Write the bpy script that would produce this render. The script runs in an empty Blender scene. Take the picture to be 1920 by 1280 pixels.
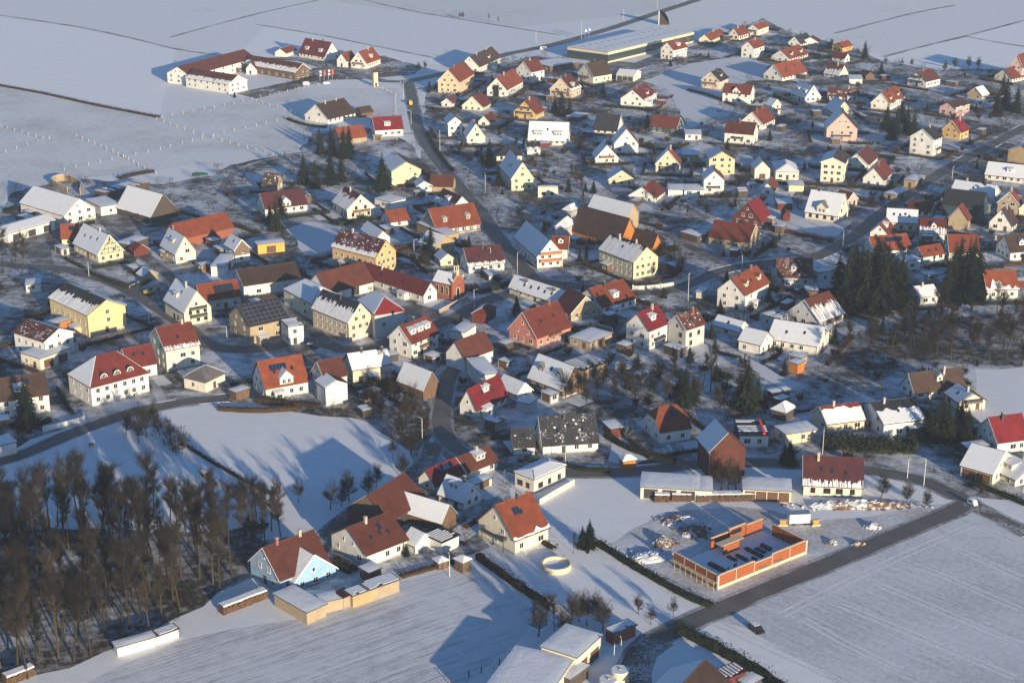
import bpy, math, random
from mathutils import Vector, Matrix, noise

S = bpy.context.scene
C = S.collection
R = random.Random(5)

# ------------------------------------------------------------------ camera, sky, sun, exposure
CAM = (0.0, 0.0, 180.0)
cd = bpy.data.cameras.new('camera'); cd.sensor_width = 36.0; cd.lens = 57.19
cd.clip_start = 1.0; cd.clip_end = 8000.0
cam = bpy.data.objects.new('camera', cd); C.objects.link(cam)
cam.location = CAM; cam.rotation_euler = (math.radians(90 - 19.9), 0, 0)
S.camera = cam
SUN_EL = math.radians(10.5); SUN_AZ = math.radians(152.0)      # azimuth from +Y towards +X
SUN = Vector((math.sin(SUN_AZ) * math.cos(SUN_EL), math.cos(SUN_AZ) * math.cos(SUN_EL), math.sin(SUN_EL)))
wd = bpy.data.worlds.new('World'); S.world = wd; wd.use_nodes = True
nt = wd.node_tree
sky = nt.nodes.new('ShaderNodeTexSky'); sky.sky_type = 'NISHITA'; sky.sun_disc = False
sky.sun_elevation = SUN_EL; sky.sun_rotation = SUN_AZ
sky.air_density = 1.0; sky.dust_density = 0.3; sky.ozone_density = 5.0
nt.links.new(sky.outputs[0], nt.nodes['Background'].inputs[0])
nt.nodes['Background'].inputs[1].default_value = 0.12
sl = bpy.data.lights.new('sun', 'SUN'); sl.energy = 5.0; sl.angle = math.radians(0.5); sl.color = (1.0, 0.835, 0.585)
so = bpy.data.objects.new('sun', sl); C.objects.link(so)
so.rotation_euler = SUN.to_track_quat('Z', 'Y').to_euler(); so.location = (200, -200, 300)
S.view_settings.view_transform = 'Standard'; S.view_settings.look = 'None'
S.view_settings.exposure = 0.76; S.view_settings.gamma = 1.0; S.view_settings.use_curve_mapping = False
S.cycles.max_bounces = 4; S.cycles.diffuse_bounces = 2; S.cycles.glossy_bounces = 2

# ------------------------------------------------------------------ tables (metres; the camera's foot point is the origin)
ROADS = [
('highway',7,[(163.02,1308.35),(110.27,1212.28),(70.48,1138.02),(35.31,1080.31),(13.77,1051.47),(-1.69,1033.69),(-14.95,1012.71),(-29.1,983.58),(-44.29,961.05),(-60.49,941.09)]),
('hill_road',6,[(-62.35,946.01),(-58.43,921.9),(-54.73,884.17),(-51.3,849.22),(-46.97,810.53),(-41.61,778.41),(-35.08,747.5),(-26.83,711.91),(-19.33,681.09),(-12.63,653.45),(-6.35,621.66),(0,592.56),(4.92,573.61),(8.31,562)]),
('inn_road',6,[(-60.49,941.09),(-74.57,942.72),(-88.44,959.35),(-102.42,973.06),(-116.2,981.81),(-124.62,971.32)]),
('main_street',6.2,[(8.31,562),(2.85,550.19),(-2.82,545.35),(-8.4,540),(-13.78,530.71),(-18.13,522.81),(-22.45,517.29),(-28.46,511.88),(-34.99,502.38),(-41.42,494.71),(-47.9,489.71),(-54.74,489.71),(-62.42,497.24),(-69.35,497.24),(-78.9,491.2),(-90.66,489.71),(-100.56,497.24),(-112.23,517.29),(-123.79,534.16),(-134.29,548.37),(-145.83,561.37),(-156.58,569.7),(-168.25,576.92),(-180.69,578.91),(-196.22,584.3)]),
('farm_lane',4.5,[(-142.29,596.06),(-133.73,582.27),(-124.89,565.82),(-125.21,550.19),(-123.79,534.16)]),
('guesthouse_lane',5,[(-79.22,532.43),(-71.96,518.39),(-65.22,506.57),(-60.41,494.71)]),
('east_street',6,[(8.31,562),(17.3,558.22),(28.6,553.26),(41.57,547.76),(55.02,550.19),(65.47,559.48),(76.8,573.61),(91.91,582.95),(104.55,587.03),(115.46,591.86),(126.09,605.34),(136.57,621.66),(152.51,651.79),(170.45,681.99),(193.59,719.76),(221.74,761.57),(263.87,821.79)]),
('garden_lane',4.5,[(60.04,625.48),(68.36,606.79),(76.65,589.09),(84.13,576.92)]),
('south_road',5.2,[(-9.54,497.24),(-13.56,484.79),(-17.91,472.88),(-20.01,458.36),(-20.33,442.11),(-20.07,428.01),(-17.48,415.41),(-11.61,405.58),(-4.3,399.59),(5.69,396.14),(17,394.43),(34.11,395.79),(51.73,400.98),(66.16,401.33),(77.43,399.94),(91.29,397.51),(101.79,393.41),(109.06,388.39),(114.66,380.25),(116.49,376.77),(111.81,371.79),(100.33,363.05),(87.71,353.24),(72.75,341.73),(58.64,331.08),(46.48,321.46),(38.71,315.3),(30.48,307.98)]),
('workshop_lane',6,[(31.35,308.66),(27.22,302.68),(25.2,295),(25.01,284.45)]),
('field_road',4.5,[(116.33,377.71),(120.56,369.34),(126.83,358.96)]),
('barn_lane',5,[(-21.45,414.67),(-23.39,400.28),(-27.37,390.05),(-35.5,377.71),(-40.19,369.34),(-44.46,358.96),(-46.48,349.05)]),
('lower_street',5.5,[(-139.9,400.28),(-131.61,409.17),(-125.42,419.16),(-118.5,427.62),(-111.15,435.57),(-103.05,441.28),(-93.03,446.29),(-83.91,448.4)]),
('upper_lane',5,[(46.97,887.08),(59.91,906.45),(74.82,946.01),(86.28,971.32)])
]
YARDS = [
('yard_asphalt',[(-170.44,643.61),(-161.66,655.12),(-148.49,630.9),(-152.96,612.66)]),
('junction_asphalt',[(-22.41,426.06),(-18.48,426.06),(-12.82,407.37),(-8.66,403.09),(-15.81,400.98),(-21.69,410.26)]),
('chapel_forecourt',[(-39.61,532.43),(-31.41,534.16),(-23.72,526.73),(-25.26,511.88),(-35.32,507.62)]),
('station_forecourt',[(50.02,1016.46),(75.64,1001.6),(99.3,1045.48),(88.49,997.94),(56.57,954.31),(43.5,980.05)]),
('vehicle_yard',[(-196.83,610.45),(-181.99,629.34),(-175.53,612.66),(-177.27,599.6),(-172.55,585.66),(-187.62,582.27)])
]
VILLAGE = [
(-48.69,921.9),
(-28.9,976.54),
(13.43,1024.05),
(36.55,1012.71),
(69.72,962.75),
(118.54,1065.71),
(180.27,1179),
(189.94,1119.65),
(221.11,1055.5),
(228.1,1007.12),
(256.92,976.54),
(312,983.58),
(160.07,472.88),
(144.51,470.56),
(135.93,450.54),
(133.17,435.97),
(134.78,426.06),
(140.58,407.37),
(131.57,377.08),
(115.76,381.86),
(102.17,395.11),
(49.08,403.09),
(14.24,396.82),
(0,390.05),
(0,358.96),
(-7.69,350.44),
(-13.91,344.95),
(-26.04,336.98),
(-39.04,330.58),
(-53.58,329.82),
(-61.55,342.26),
(-62.33,356.08),
(-44.46,358.96),
(-24.39,400.28),
(-28.77,426.06),
(-49.72,438.82),
(-76.82,443.36),
(-96.8,441.28),
(-111.87,438.82),
(-129.01,421.44),
(-140.96,403.8),
(-211.12,637.2),
(-216.03,688.33),
(-198.84,711.91),
(-156.16,702.3),
(-135,716.8),
(-131.07,737),
(-102.22,763.77),
(-99.89,810.53),
(-73.41,816.75),
(-52.73,790.03),
(-42.59,747.5),
(-46.89,829.46)
]
INN_GROUND = [(-155.76,906.45),(-124.69,946.01),(-116.39,983.58),(-132.23,1007.12),(-163.39,1016.46),(-114.37,1025.96),(-80.73,1025.96),(-55.24,988.92),(-57.04,962.75),(-84.44,949.31),(-105.99,946.01),(-121.72,921.9),(-141.56,891.48)]
MEADOW = [(-304.65,933),(-266.34,911.03),(-184.15,839.89),(-152.19,884.17),(-121.72,921.9),(-65.42,921.9),(-56.38,849.22),(-59.81,816.75),(-100.01,835.95),(-102.22,763.77),(-130.73,734.94),(-148.38,737),(-183.21,716.8),(-212.94,702.3),(-219.33,653.45)]
FIELD_SOUTH = [(-96.03,280.95),(-72.47,307.98),(-42.7,319.54),(-25.83,333.88),(-10.06,342.8),(4.77,321.94),(2.89,310.24),(-11.94,286.83),(-17.07,280.95)]
FIELD_EAST = [(43.61,317.17),(58.3,328.82),(87.18,350.72),(114.93,372.41),(125.97,356.08),(106.7,280.95),(74.69,280.95),(58.93,302.46),(51.39,313.68)]
LAWNS = [
('snowy_paddock',[(76.13,942.72),(111.82,1001.6),(148.01,1025.96),(156.78,994.31),(149.63,946.01),(136.72,942.72),(115.02,891.48),(105.11,832.05),(89.72,816.75),(89.27,862.89),(88.43,917.21)]),
('snowy_lawn',[(107.33,660.17),(117.24,666.15),(124.83,645.23),(139.84,643.61),(128.45,617.88),(115.36,627.79),(103.93,637.2)]),
('snowy_plot',[(28.5,421.44),(36.87,403.8),(31.52,399.59),(25.3,403.8)]),
('snowy_garden',[(-89.93,629.34),(-83.84,641.19),(-68.9,633.25),(-69.68,599.6),(-79.08,592.56)]),
('snowy_orchard',[(71.53,487.24),(79.62,472.88),(87.3,459.25),(81.76,454.86),(72.98,472.88)])
]
FOREST = [(-127.27,356.08),(-113.61,363.35),(-73.22,358.96),(-61.19,366.32),(-60.75,336.98),(-66.89,329.32),(-74.03,316),(-86.13,302.46),(-99.24,292.51),(-106.35,286.83)]
GROVE = [(99.52,472.88),(117.41,511.88),(142.12,518.39),(177,526.73),(160.9,472.88),(124.69,481.4)]
SCRUB = [(-76.94,444.19),(-49.84,440.05),(-42.03,459.25),(-27.96,468.26),(-21.02,459.25),(-20.61,429.98),(-26.02,403.8),(-32.54,414.67),(-41.21,429.98),(-61.8,435.97)]
TRACKS = [[(84.89,332.48),(109.37,306.31)],[(97.02,340.93),(113.79,321.34)],[(106.38,351.84),(118.21,336.33)],[(115.16,362.98),(123.29,353.59)],[(73.44,323.76),(89.73,307.98),(104.05,292.92)],[(64.04,317.76),(72.15,306.31),(81.29,296.05)],[(59.8,318.95),(85.13,340.93),(114.47,364.09)],[(39.83,314.83),(43.48,316),(52.76,306.87),(66.24,292.92),(73.37,284.85)],[(-11.85,361.87),(-7.19,358.96),(0,342.26)]]
HEDGES = [
('g',2.2,1.8,'dark leafless hedge between the basin meadow and the construction plot',[(20.64,353.24),(29.95,339.6),(39.88,326.83),(44.84,322.67)]),
('b',2.4,2,'brown hedge strip beside the basin meadow and the ploughed field',[(-7.99,346.04),(0,333.88),(8.93,321.22)]),
('g',3,2.6,'dark evergreen hedge at the crossroads by the parked car',[(36.05,312.06),(43.27,304.21),(51.02,294.58),(55.73,285.84)]),
('g',1.6,1.5,'trimmed dark hedge around the half-timbered farm garden',[(-156.08,571.65),(-136.7,553.26),(-130.07,564.54)]),
('b',2.2,1.1,'low brown hedge from the garden sheds to the tan shed row',[(-25.75,336.46),(-19.99,340.13),(-12.37,344.41)]),
('g',2,2,'dark hedge around the lawn with the orange hut',[(26.13,419.16),(32.9,409.17),(43.83,400.98)]),
('g',2,1.6,'dark hedge below the black-roofed house along the street',[(14.59,398.89),(19.91,396.14),(26.29,395.79)]),
('g',5,4.2,'tall conifer hedge dusted with snow below the bungalows',[(86.01,411.72),(93.8,410.26),(100.82,408.81),(109.88,408.81)]),
('g',2.2,1.6,'dark hedge along the field road by the cream garage house',[(120.26,387.39),(125.41,381.86),(131.31,373.95)]),
('b',3,2,'row of brown shrubs below the orange solar house',[(-75.56,445.45),(-65.79,442.94),(-56.21,441.28)]),
('b',2.5,1.2,'dry brown grass strip across the upper meadow',[(-301.57,933),(-265.09,906.45),(-225.52,872.7),(-184.98,841.21)]),
('g',2.2,1.6,'dark hedge below the hillside house with brown roof',[(-116.68,835.95),(-105.27,821.79),(-94.62,816.75)]),
('g',1.6,1.4,'dark hedge along the upper side of the hill road',[(-42.89,804.4),(-34.27,758.28),(-26.79,724.76)]),
('b',2,1.5,'brown hedge beside the snowy lawn on the village street',[(102.54,627.79),(114.21,620.9),(124.97,610.45)]),
('g',2,1.8,'dark hedge beside the inn courtyard fence',[(-126.78,933),(-119.63,942.72),(-116.1,952.64)]),
('b',2.4,1.8,'brown bramble bank behind the white meadow',[(-85.45,438.82),(-74.34,437.19),(-62.15,438.82)]),
('g',2,1.8,'dark hedge in front of the street bend house',[(-142.35,426.06),(-136.29,426.06),(-132.04,429.98)]),
('b',1.8,1.2,'brown hedge along the orchard path',[(0,357.51),(5.19,356.08),(10.25,350.44)]),
('g',2,1.6,'dark hedge in front of the teal timber house',[(60.87,774.99),(74.41,767.11),(85.82,778.41)]),
('b',3,1.6,'brown earth and brush bank behind the dark timber barn',[(-176.58,710.94),(-168.91,719.76),(-163.44,723.75)]),
('b',1.1,0.8,'thin dark ditch line of dry brush across the white meadow',[(-89.39,411.72),(-80.48,400.98),(-71.73,391.05),(-63.39,381.86)]),
('b',2,1.4,'brown hedge around the paddock at the peach house',[(99.63,914.11),(109.97,898.91),(121.07,869.87)])
]
WALLS = [
(0.35,1.1,'c','curved cream garden wall with pillars in front of the stately yellow house',1,[(43.19,552.03),(48.57,552.64),(55.45,555.11),(61.68,560.11),(64.06,564.54)]),
(0.4,1.3,'w','white rendered wall beside the lower street',0,[(-132.43,422.97),(-127.31,426.45),(-122.62,430.77),(-123.56,433.96)]),
(0.4,1.2,'t','low pale wall along the chapel forecourt',0,[(-25.11,525.04),(-20.3,533.58),(-15.52,541.18)]),
(0.4,1.4,'c','long cream retaining wall beside the cream hall with greenhouse',0,[(7.06,375.51),(11,380.89),(16.18,387.39)]),
(0.35,1.2,'t','tan yard wall at the salmon pink house',0,[(26.73,512.95),(33.14,506.57),(32.83,501.35)]),
(0.4,3,'t','tan concrete silage walls behind the weathered white barn',0,[(-192.8,685.6),(-203.68,700.41),(-199.99,708.04),(-190,696.65),(-186.57,682.89)]),
(0.35,0.9,'t','pale kerb wall around the walled farm garden',0,[(-136.56,552.64),(-133.7,558.85),(-129.81,563.27)])
]
FENCES = [
('wire fence with pale posts at the edge of the upper meadow',[(-245.59,756.1),(-228.85,790.03)]),
('wire fence with pale posts crossing the middle of the meadow',[(-216.36,795.96),(-182.35,750.7)]),
('short post fence leading down to the farm track',[(-183.35,751.78),(-161.44,718.77)]),
('long post fence dividing the upper meadow in two',[(-205.08,726.77),(-183.35,751.78),(-169.57,768.22),(-148.87,797.16),(-130.88,819.27),(-116.85,837.26)]),
('post fence running to the curved track by the spruces',[(-147.64,790.03),(-122.99,765.99),(-103.97,747.5)]),
('post fence below the long white farm inn',[(-183.04,839.89),(-150.8,875.54),(-118.68,921.9)]),
('short post fence near the hillside house hedge',[(-140.27,882.72),(-112.59,847.88)]),
('post fence at the far meadow corner by the grass strip',[(-265.62,823.06),(-232.01,790.03)]),
('post fence joining the dry grass strip and the long fence',[(-184.74,835.95),(-166.03,810.53),(-148.05,792.39)]),
('post fence around the paddock below the transformer tower',[(-121.14,917.21),(-96.64,946.01),(-87.29,946.01),(-64.79,898.91),(-61.45,849.22)]),
('dark post fence along the shaded edge of the ploughed field',[(-12.59,289.85),(-8.84,293.33),(-6.1,294.58),(-2.8,298.16),(-0.23,300.94)])
]
FURROW_SOUTH = 0.613
FURROW_EAST = -0.798
CARS = [
((53.26,312.06),'k','dark car with snowy bonnet parked on the snow by the crossroads',-1.113),
((-55.1,875.54),'y','yellow van driving up the hill road',-1.452),
((117.16,375.2),'w','small white cart at the junction of the field road',-1.027),
((20.58,1047.47),'w','white van parked in front of the glass-fronted hall',0),
((45.77,535.9),'k','dark car parked in front of the narrow white house',-0.827),
((-64.32,491.2),'k','dark car parked on the main street by the pale yellow row house',-0.223),
((37.09,486.75),'k','black car in the yard of the narrow white house',-0.897),
((22.7,501.35),'w','white car in the yard of the salmon pink house',-0.742),
((-107.09,933),'w','white car parked at the inn courtyard fence',0.439),
((-118.4,929.8),'w','white trailer parked below the inn wing',0.647),
((145.37,917.21),'k','dark car beside the peach paddock house',-1.008),
((101.18,547.16),'k','dark car by the patchy-roofed grey house',-0.621),
((-26,761.57),'k','dark car parked on the garden drive beside the hill road',-0.487)
]
LAMPS = [
((-24.91,415.79),6.9,(205,2)),
((-13.03,530.13),6.95,(126,2)),
((-44.67,500.83),4.99,(120,1)),
((-154.57,567.11),3.47,(82,1)),
((1.96,571),7.57,(124,0)),
((73.73,565.82),5.9,(148,2)),
((85.14,575.59),5.15,(177,0)),
((84.65,406.65),7.42,(227,1)),
((107.55,386.74),7.61,(230,0)),
((104.3,391.39),3.39,(232,0)),
((14.35,400.28),5.31,(212,1)),
((-59.41,884.17),10.3,(16,0)),
((-51.9,825.61),7.22,(10,2)),
((127.47,601.74),6.83,(181,2)),
((157.31,605.34),5.37,(168,1)),
((-92.42,496.23),4.59,(99,0)),
((-120.97,511.88),6.01,(96,0)),
((15.86,1078.2),8.06,(259,0)),
((79.69,1171.57),7.93,(259,2)),
((108.68,1230.94),8.29,(30,2)),
((46.16,1086.68),12.34,(259,2)),
((21.31,296.68),5.98,(252,0)),
((22.89,298.8),4.1,(252,0)),
((61.39,538.23),10.33,(148,1)),
((-34.41,761.57),11.39,(20,1)),
((-11.59,686.51),8.55,(49,1)),
((-7.9,575.59),8.23,(124,0)),
((197.39,710.94),5.39,(77,0)),
((-36.34,578.91),10.33,(113,0)),
((-14.51,336.98),2.78,(250,1))
]
TREES = [
('conifer',-91.63,760.47,14,3,5.44,1,11),
('conifer',-85.58,756.1,15,3,2.84,1,11),
('conifer',-79.23,750.7,16,1,1.16,1,11),
('conifer',-77.94,763.77,14,3,3.96,1,11),
('conifer',-92.27,702.3,15,1,0.59,0,102),
('conifer',-80.25,700.41,17,2,0.89,0,102),
('conifer',-86.32,695.72,13,0,3.74,0,102),
('conifer',-76.18,707.07,13,3,6.06,0,12),
('conifer',-56.42,691.09,18,1,3.91,1,12),
('conifer',-10.36,734.94,14,0,0.37,1,21),
('conifer',-5.89,699.47,9,1,5.52,0,49),
('conifer',26.18,847.88,14,0,4.89,2,48),
('conifer',22.65,853.28,11,2,2.77,0,36),
('conifer',30.49,850.57,10,1,3.26,2,48),
('conifer',220.41,1016.46,12,2,3.14,0,56),
('conifer',219.29,962.75,9,0,2.87,2,59),
('conifer',192.48,801.97,16,2,2.55,0,68),
('conifer',198.94,806.85,15,0,4.45,0,68),
('conifer',201.92,832.05,15,2,4.76,0,65),
('conifer',190.32,814.26,14,2,0.19,0,66),
('conifer',187.72,790.03,13,0,2.51,0,66),
('conifer',200.19,798.36,13,2,2.43,0,68),
('conifer',264.65,862.89,18,0,5.32,0,69),
('conifer',267.57,853.28,16,0,1.34,0,69),
('conifer',254.84,845.2,14,0,2.95,0,69),
('conifer',273.44,898.91,14,3,2.64,0,70),
('conifer',116.4,534.16,22,1,4.89,2,178),
('conifer',120.78,528.43,23,2,2.12,0,178),
('conifer',125.67,525.6,24,2,2.09,0,176),
('conifer',131.47,531.28,21,3,4.76,0,176),
('conifer',121.41,550.19,20,0,0.85,1,184),
('conifer',128.11,545.95,22,0,0.07,0,176),
('conifer',114.03,541.18,17,3,5.01,1,177),
('conifer',136.08,541.18,18,1,4.28,0,176),
('conifer',121.88,541.18,22,1,2.81,0,176),
('conifer',130.85,541.18,21,1,6.19,0,176),
('conifer',112.6,523.92,15,1,2.63,0,178),
('conifer',154.52,542.37,21,3,0.73,0,176),
('conifer',158.58,540,23,3,6.22,0,175),
('conifer',164.29,545.95,19,0,1.69,0,175),
('conifer',158.88,552.03,20,2,6.27,0,175),
('conifer',165.16,556.35,19,0,1.32,2,175),
('conifer',151.61,538.23,15,3,6.25,0,176),
('conifer',50.83,442.11,13,0,0.26,2,214),
('conifer',68.42,439.23,17,1,1.34,0,233),
('conifer',66.19,440.05,12,2,0.06,0,233),
('conifer',71.82,441.28,10,2,5.21,0,235),
('conifer',-137.18,424.9,17,3,0.46,1,189),
('conifer',-30.76,591.17,13,0,1.31,1,112),
('conifer',-33.12,593.95,8,1,0.1,0,112),
('conifer',-94.42,627.79,14,2,2.33,0,85),
('conifer',-98.09,637.2,9,3,0.8,1,103),
('conifer',18.62,351.28,8,3,5.23,0,243),
('conifer',16.97,351.84,6,1,5.44,0,243),
('conifer',115.74,416.16,11,1,3.94,1,228),
('conifer',118.48,417.66,12,2,5.7,0,228),
('conifer',120.93,416.16,12,1,4.56,0,229),
('conifer',124.32,419.54,11,1,4.64,0,229),
('conifer',126.42,416.16,11,1,4.31,0,229),
('conifer',120.95,422.2,12,3,5.54,0,228),
('conifer',126.71,424.12,10,0,2.65,2,229),
('conifer',74.5,399.59,8,0,0.68,2,232),
('conifer',73.4,401.68,6,2,1.5,1,220),
('conifer',-110,455.73,7,3,1.61,0,190),
('conifer',-116.18,449.68,6,3,1.84,0,190),
('conifer',-113.07,451.39,7,1,5.84,0,190),
('conifer',-111.43,452.69,5,0,0.79,0,190),
('conifer',-119.04,446.29,5,3,3.51,1,190),
('conifer',-25.17,347.13,4,0,1.76,1,241),
('conifer',-15.38,350.44,3,1,4.7,1,242),
('conifer',-153.83,894.44,4,0,1.69,1,1),
('conifer',39.37,917.21,8,3,1.56,2,32),
('conifer',50.53,898.91,9,0,1.11,0,32),
('conifer',-93.59,657.63,7,2,3.33,0,103),
('conifer',-95.48,651.79,9,1,0.58,1,103),
('conifer',53.52,445.45,9,1,5.6,1,222),
('conifer',49.87,448.4,10,2,4.13,1,222),
('bare',-186.9,571,19,5,3.28,2,92),
('bare',-179.12,567.75,19,3,3.7,2,92),
('bare',-183.14,573.61,14,3,2.98,2,92),
('bare',-45.87,372.41,9,1,4.4,0,207),
('bare',-41.58,377.08,10,0,0.13,0,207),
('bare',-37.08,380.25,9,2,0.47,2,207),
('bare',-35.4,385.1,8,0,4.59,2,207),
('bare',-54.46,376.45,8,1,0.86,0,207),
('bare',-59.01,374.89,9,0,0.47,0,207),
('bare',-43.38,374.57,7,2,2.31,0,207),
('bare',-103.55,414.67,10,0,5.65,0,193),
('bare',-98.62,419.54,9,2,4.63,1,194),
('bare',-89.89,406.65,7,0,4.98,1,194),
('bare',-101.77,426.06,9,1,2.21,1,190),
('bare',-108.21,420.3,8,2,2.97,1,190),
('bare',-102.28,419.16,11,0,5.47,1,190),
('bare',-94.67,414.67,8,1,5.93,1,194),
('bare',-40.33,438,10,0,5.42,0,197),
('bare',-37.55,431.96,10,2,0.09,1,200),
('bare',-34.41,442.11,10,2,2.4,1,200),
('bare',-42.22,442.11,9,2,0.08,0,197),
('bare',-30.22,429.98,9,0,0.5,1,200),
('bare',-27.64,406.65,9,2,0.73,0,205),
('bare',-32.19,403.09,8,1,5.53,2,204),
('bare',-29.36,392.73,8,2,2.07,0,204),
('bare',-37.21,448.4,9,2,4.36,0,200),
('bare',-29.35,435.97,11,1,2.77,1,200),
('bare',-25.74,426.06,8,3,3.4,0,201),
('bare',-30.56,418.41,9,2,4.71,0,201),
('bare',59.39,452.69,18,3,1.95,0,234),
('bare',57.78,458.36,12,3,3.02,0,222),
('bare',55.93,382.82,11,0,6.01,0,218),
('bare',54.3,384.12,9,0,3.12,0,218),
('bare',58.17,384.12,9,2,4.15,0,219),
('bare',-33.48,573.61,10,1,1.61,1,113),
('bare',-36.73,578.91,8,0,2.31,0,114),
('bare',-31.28,569.05,9,0,4.26,2,117),
('bare',27.81,686.51,14,3,3.26,0,50),
('bare',30.31,673.98,13,4,4.14,0,50),
('bare',25.8,695.72,12,4,3.13,0,49),
('bare',100.39,374.89,8,0,2.05,0,232),
('bare',94.89,379.61,8,2,1.57,0,232),
('bare',104.77,373.33,6,2,2.71,0,232),
('bare',14.67,348.5,6,3,4.74,0,243),
('bare',28.11,319.54,5.5,0,5.53,2,251),
('bare',35.66,317.88,6,1,1.38,0,251),
('bare',30.46,314.83,5,1,1.32,0,251),
('bare',5.78,309.79,9,0,3.12,2,252),
('bare',9.3,312.06,10,3,5.62,2,252),
('bare',12.83,313.21,10,0,4.47,0,251),
('bare',16.38,314.37,9,1,5.16,0,251),
('bare',19.77,312.06,9,0,2.83,0,251),
('bare',11.52,308.66,9,1,5.81,2,252),
('bare',4.68,314.37,7,3,2.6,2,252),
('bare',18.84,316.7,8,2,3.27,2,251),
('bare',14.69,316,9,2,1.98,0,251),
('bare',7.61,314.83,8,3,5.29,2,252),
('bare',15.83,448.4,9,2,2.84,1,210),
('bare',20.67,450.54,9,0,5.2,0,210),
('bare',25.33,448.4,8,1,5.48,0,210),
('bare',29.96,446.29,9,0,4.26,0,210),
('bare',34.18,450.54,10,1,3.58,1,222),
('bare',38.32,452.69,10,1,4.08,1,222),
('bare',41.96,448.4,9,2,0.12,1,222),
('bare',45.73,446.29,9,0,2.54,1,222),
('bare',49.7,454.86,12,3,0.16,0,222),
('bare',53.35,459.25,12,4,1.49,0,222),
('bare',54.17,444.19,10,0,5,1,222),
('bare',27.48,459.25,8,2,0.72,1,211),
('bare',33.28,461.47,9,0,3.96,0,222),
('bare',38.48,465.98,9,2,4.02,2,222),
('bare',45.46,461.47,10,1,6.02,0,222),
('bare',23.74,465.98,7,2,1.24,1,211),
('bare',49.33,468.26,10,3,2.98,0,222),
('bare',60.21,442.11,8,0,4.49,0,234),
('bare',35.97,442.11,8,3,2.97,2,214),
('bare',39.56,438,8,2,0.23,2,214),
('bare',21.89,442.11,8,0,1.71,1,210),
('bare',77.99,657.63,8,1,3.39,0,138),
('bare',80.4,649.32,7,2,3.14,0,138),
('bare',72.27,645.23,7,3,1,0,138),
('bare',59.75,666.15,7,3,4.97,1,128),
('bare',63.51,657.63,6,0,0.55,1,128),
('bare',60.3,565.82,8,2,2.44,0,132),
('bare',58.58,578.91,8,1,2.85,0,132),
('bare',63.21,575.59,8,2,5.57,0,132),
('bare',54.19,562.63,7,0,2.37,1,132),
('bare',61.84,592.56,7,2,4.1,1,131),
('bare',-13.51,731.85,8,2,5,1,21),
('bare',-19.78,737,8,1,2.91,0,21),
('bare',-16.28,747.5,7,2,6.17,0,21),
('bare',24.34,921.9,7,0,4.53,2,32),
('bare',30.73,884.17,8,3,5.01,1,32),
('bare',258.83,971.32,8,2,0.78,0,72),
('bare',267.45,980.05,8,0,5.65,0,71),
('bare',275.5,980.05,9,0,6.14,2,71),
('bare',282.9,983.58,8,2,6.13,2,71),
('bare',237.22,988.92,6,1,1.64,0,56),
('bare',243.72,988.92,6,2,5.37,0,56),
('bare',228.64,994.31,6,1,3.17,0,56),
('bare',-56.11,974.8,6,0,2.77,0,14),
('bare',-52.52,980.05,6,2,2.65,0,14),
('bare',-37.51,1176.51,6,1,3.06,2,259),
('bare',-35.22,1176.51,6,0,1.37,2,259),
('bare',-15.89,1161.79,7,3,0.4,2,259),
('bare',-9.38,1152.17,6,3,0.22,2,259),
('bare',-91.81,341.41,23.08,4,0.93,2,237),
('bare',-92.91,344.35,22.24,5,2.76,0,239),
('bare',-68.74,332.85,20.58,3,2.76,0,239),
('bare',-90.1,352.9,19.18,3,3.28,0,239),
('bare',-106.54,317.13,22.3,5,1.31,0,236),
('bare',-92.4,332.38,15.21,5,0.72,2,236),
('bare',-66.02,350.45,17.45,3,2.97,0,239),
('bare',-73.01,358.42,18.24,4,0.68,0,239),
('bare',-109.96,342.64,23.75,3,1.22,2,236),
('bare',-93.31,306.75,15.18,5,5.52,0,236),
('bare',-72.38,335.78,18.92,5,3.35,0,239),
('bare',-118.19,359.55,19.91,4,5.67,1,193),
('bare',-106.26,311.87,23.15,3,4.89,0,236),
('bare',-98.35,361.65,18.98,5,0.79,0,239),
('bare',-100.48,341.3,13.2,3,3.58,2,236),
('bare',-103.48,352.09,16.97,5,3.18,0,239),
('bare',-76.84,326.8,20.54,3,5.04,2,237),
('bare',-76.58,335.59,22.96,4,0.92,0,239),
('bare',-96.53,347.62,16.6,4,2.68,0,239),
('bare',-103.68,303.53,17.1,5,4.4,0,236),
('bare',-100.31,302.34,14.82,5,4.98,0,236),
('bare',-105.74,293.57,22.26,5,5.9,0,236),
('bare',-89.37,302.01,19.43,4,5.05,0,236),
('bare',-110.09,359.27,21.19,3,5.12,1,193),
('bare',-100.29,358.1,22.68,5,2.32,0,239),
('bare',-120.56,357.42,23.9,5,0.31,1,193),
('bare',-107.39,304,17.47,3,3.35,0,236),
('bare',-84.55,342.57,21.38,5,0.14,0,239),
('bare',-86.33,345.56,15.82,4,3.17,0,239),
('bare',-108.93,313.92,18.95,4,6.07,0,236),
('bare',-84.83,351.18,13.84,5,4.2,0,239),
('bare',-62.74,354.85,18.96,5,0.37,2,239),
('bare',-102.95,309.54,20.21,5,5.84,0,236),
('bare',-83.13,346.27,13.3,3,3.68,0,239),
('bare',-85.16,319.33,20.53,3,5.64,2,236),
('bare',-61.5,361.9,13.81,3,2.7,2,239),
('bare',-111.06,328.43,23.31,5,5.71,0,236),
('bare',-103.54,299.13,17,3,4.19,0,236),
('bare',-96.97,307.67,19.4,4,2.29,0,236),
('bare',-77.79,351.62,14.51,4,4.61,0,239),
('bare',-85.7,315.38,15.99,5,4.55,2,236),
('bare',-81.83,336.78,13.1,4,2.67,0,239),
('bare',-121.52,340.59,19.06,5,6.16,0,236),
('bare',-95.07,314.98,16.72,4,4.68,0,236),
('bare',-119.3,351.15,19.86,3,2.79,2,236),
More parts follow.
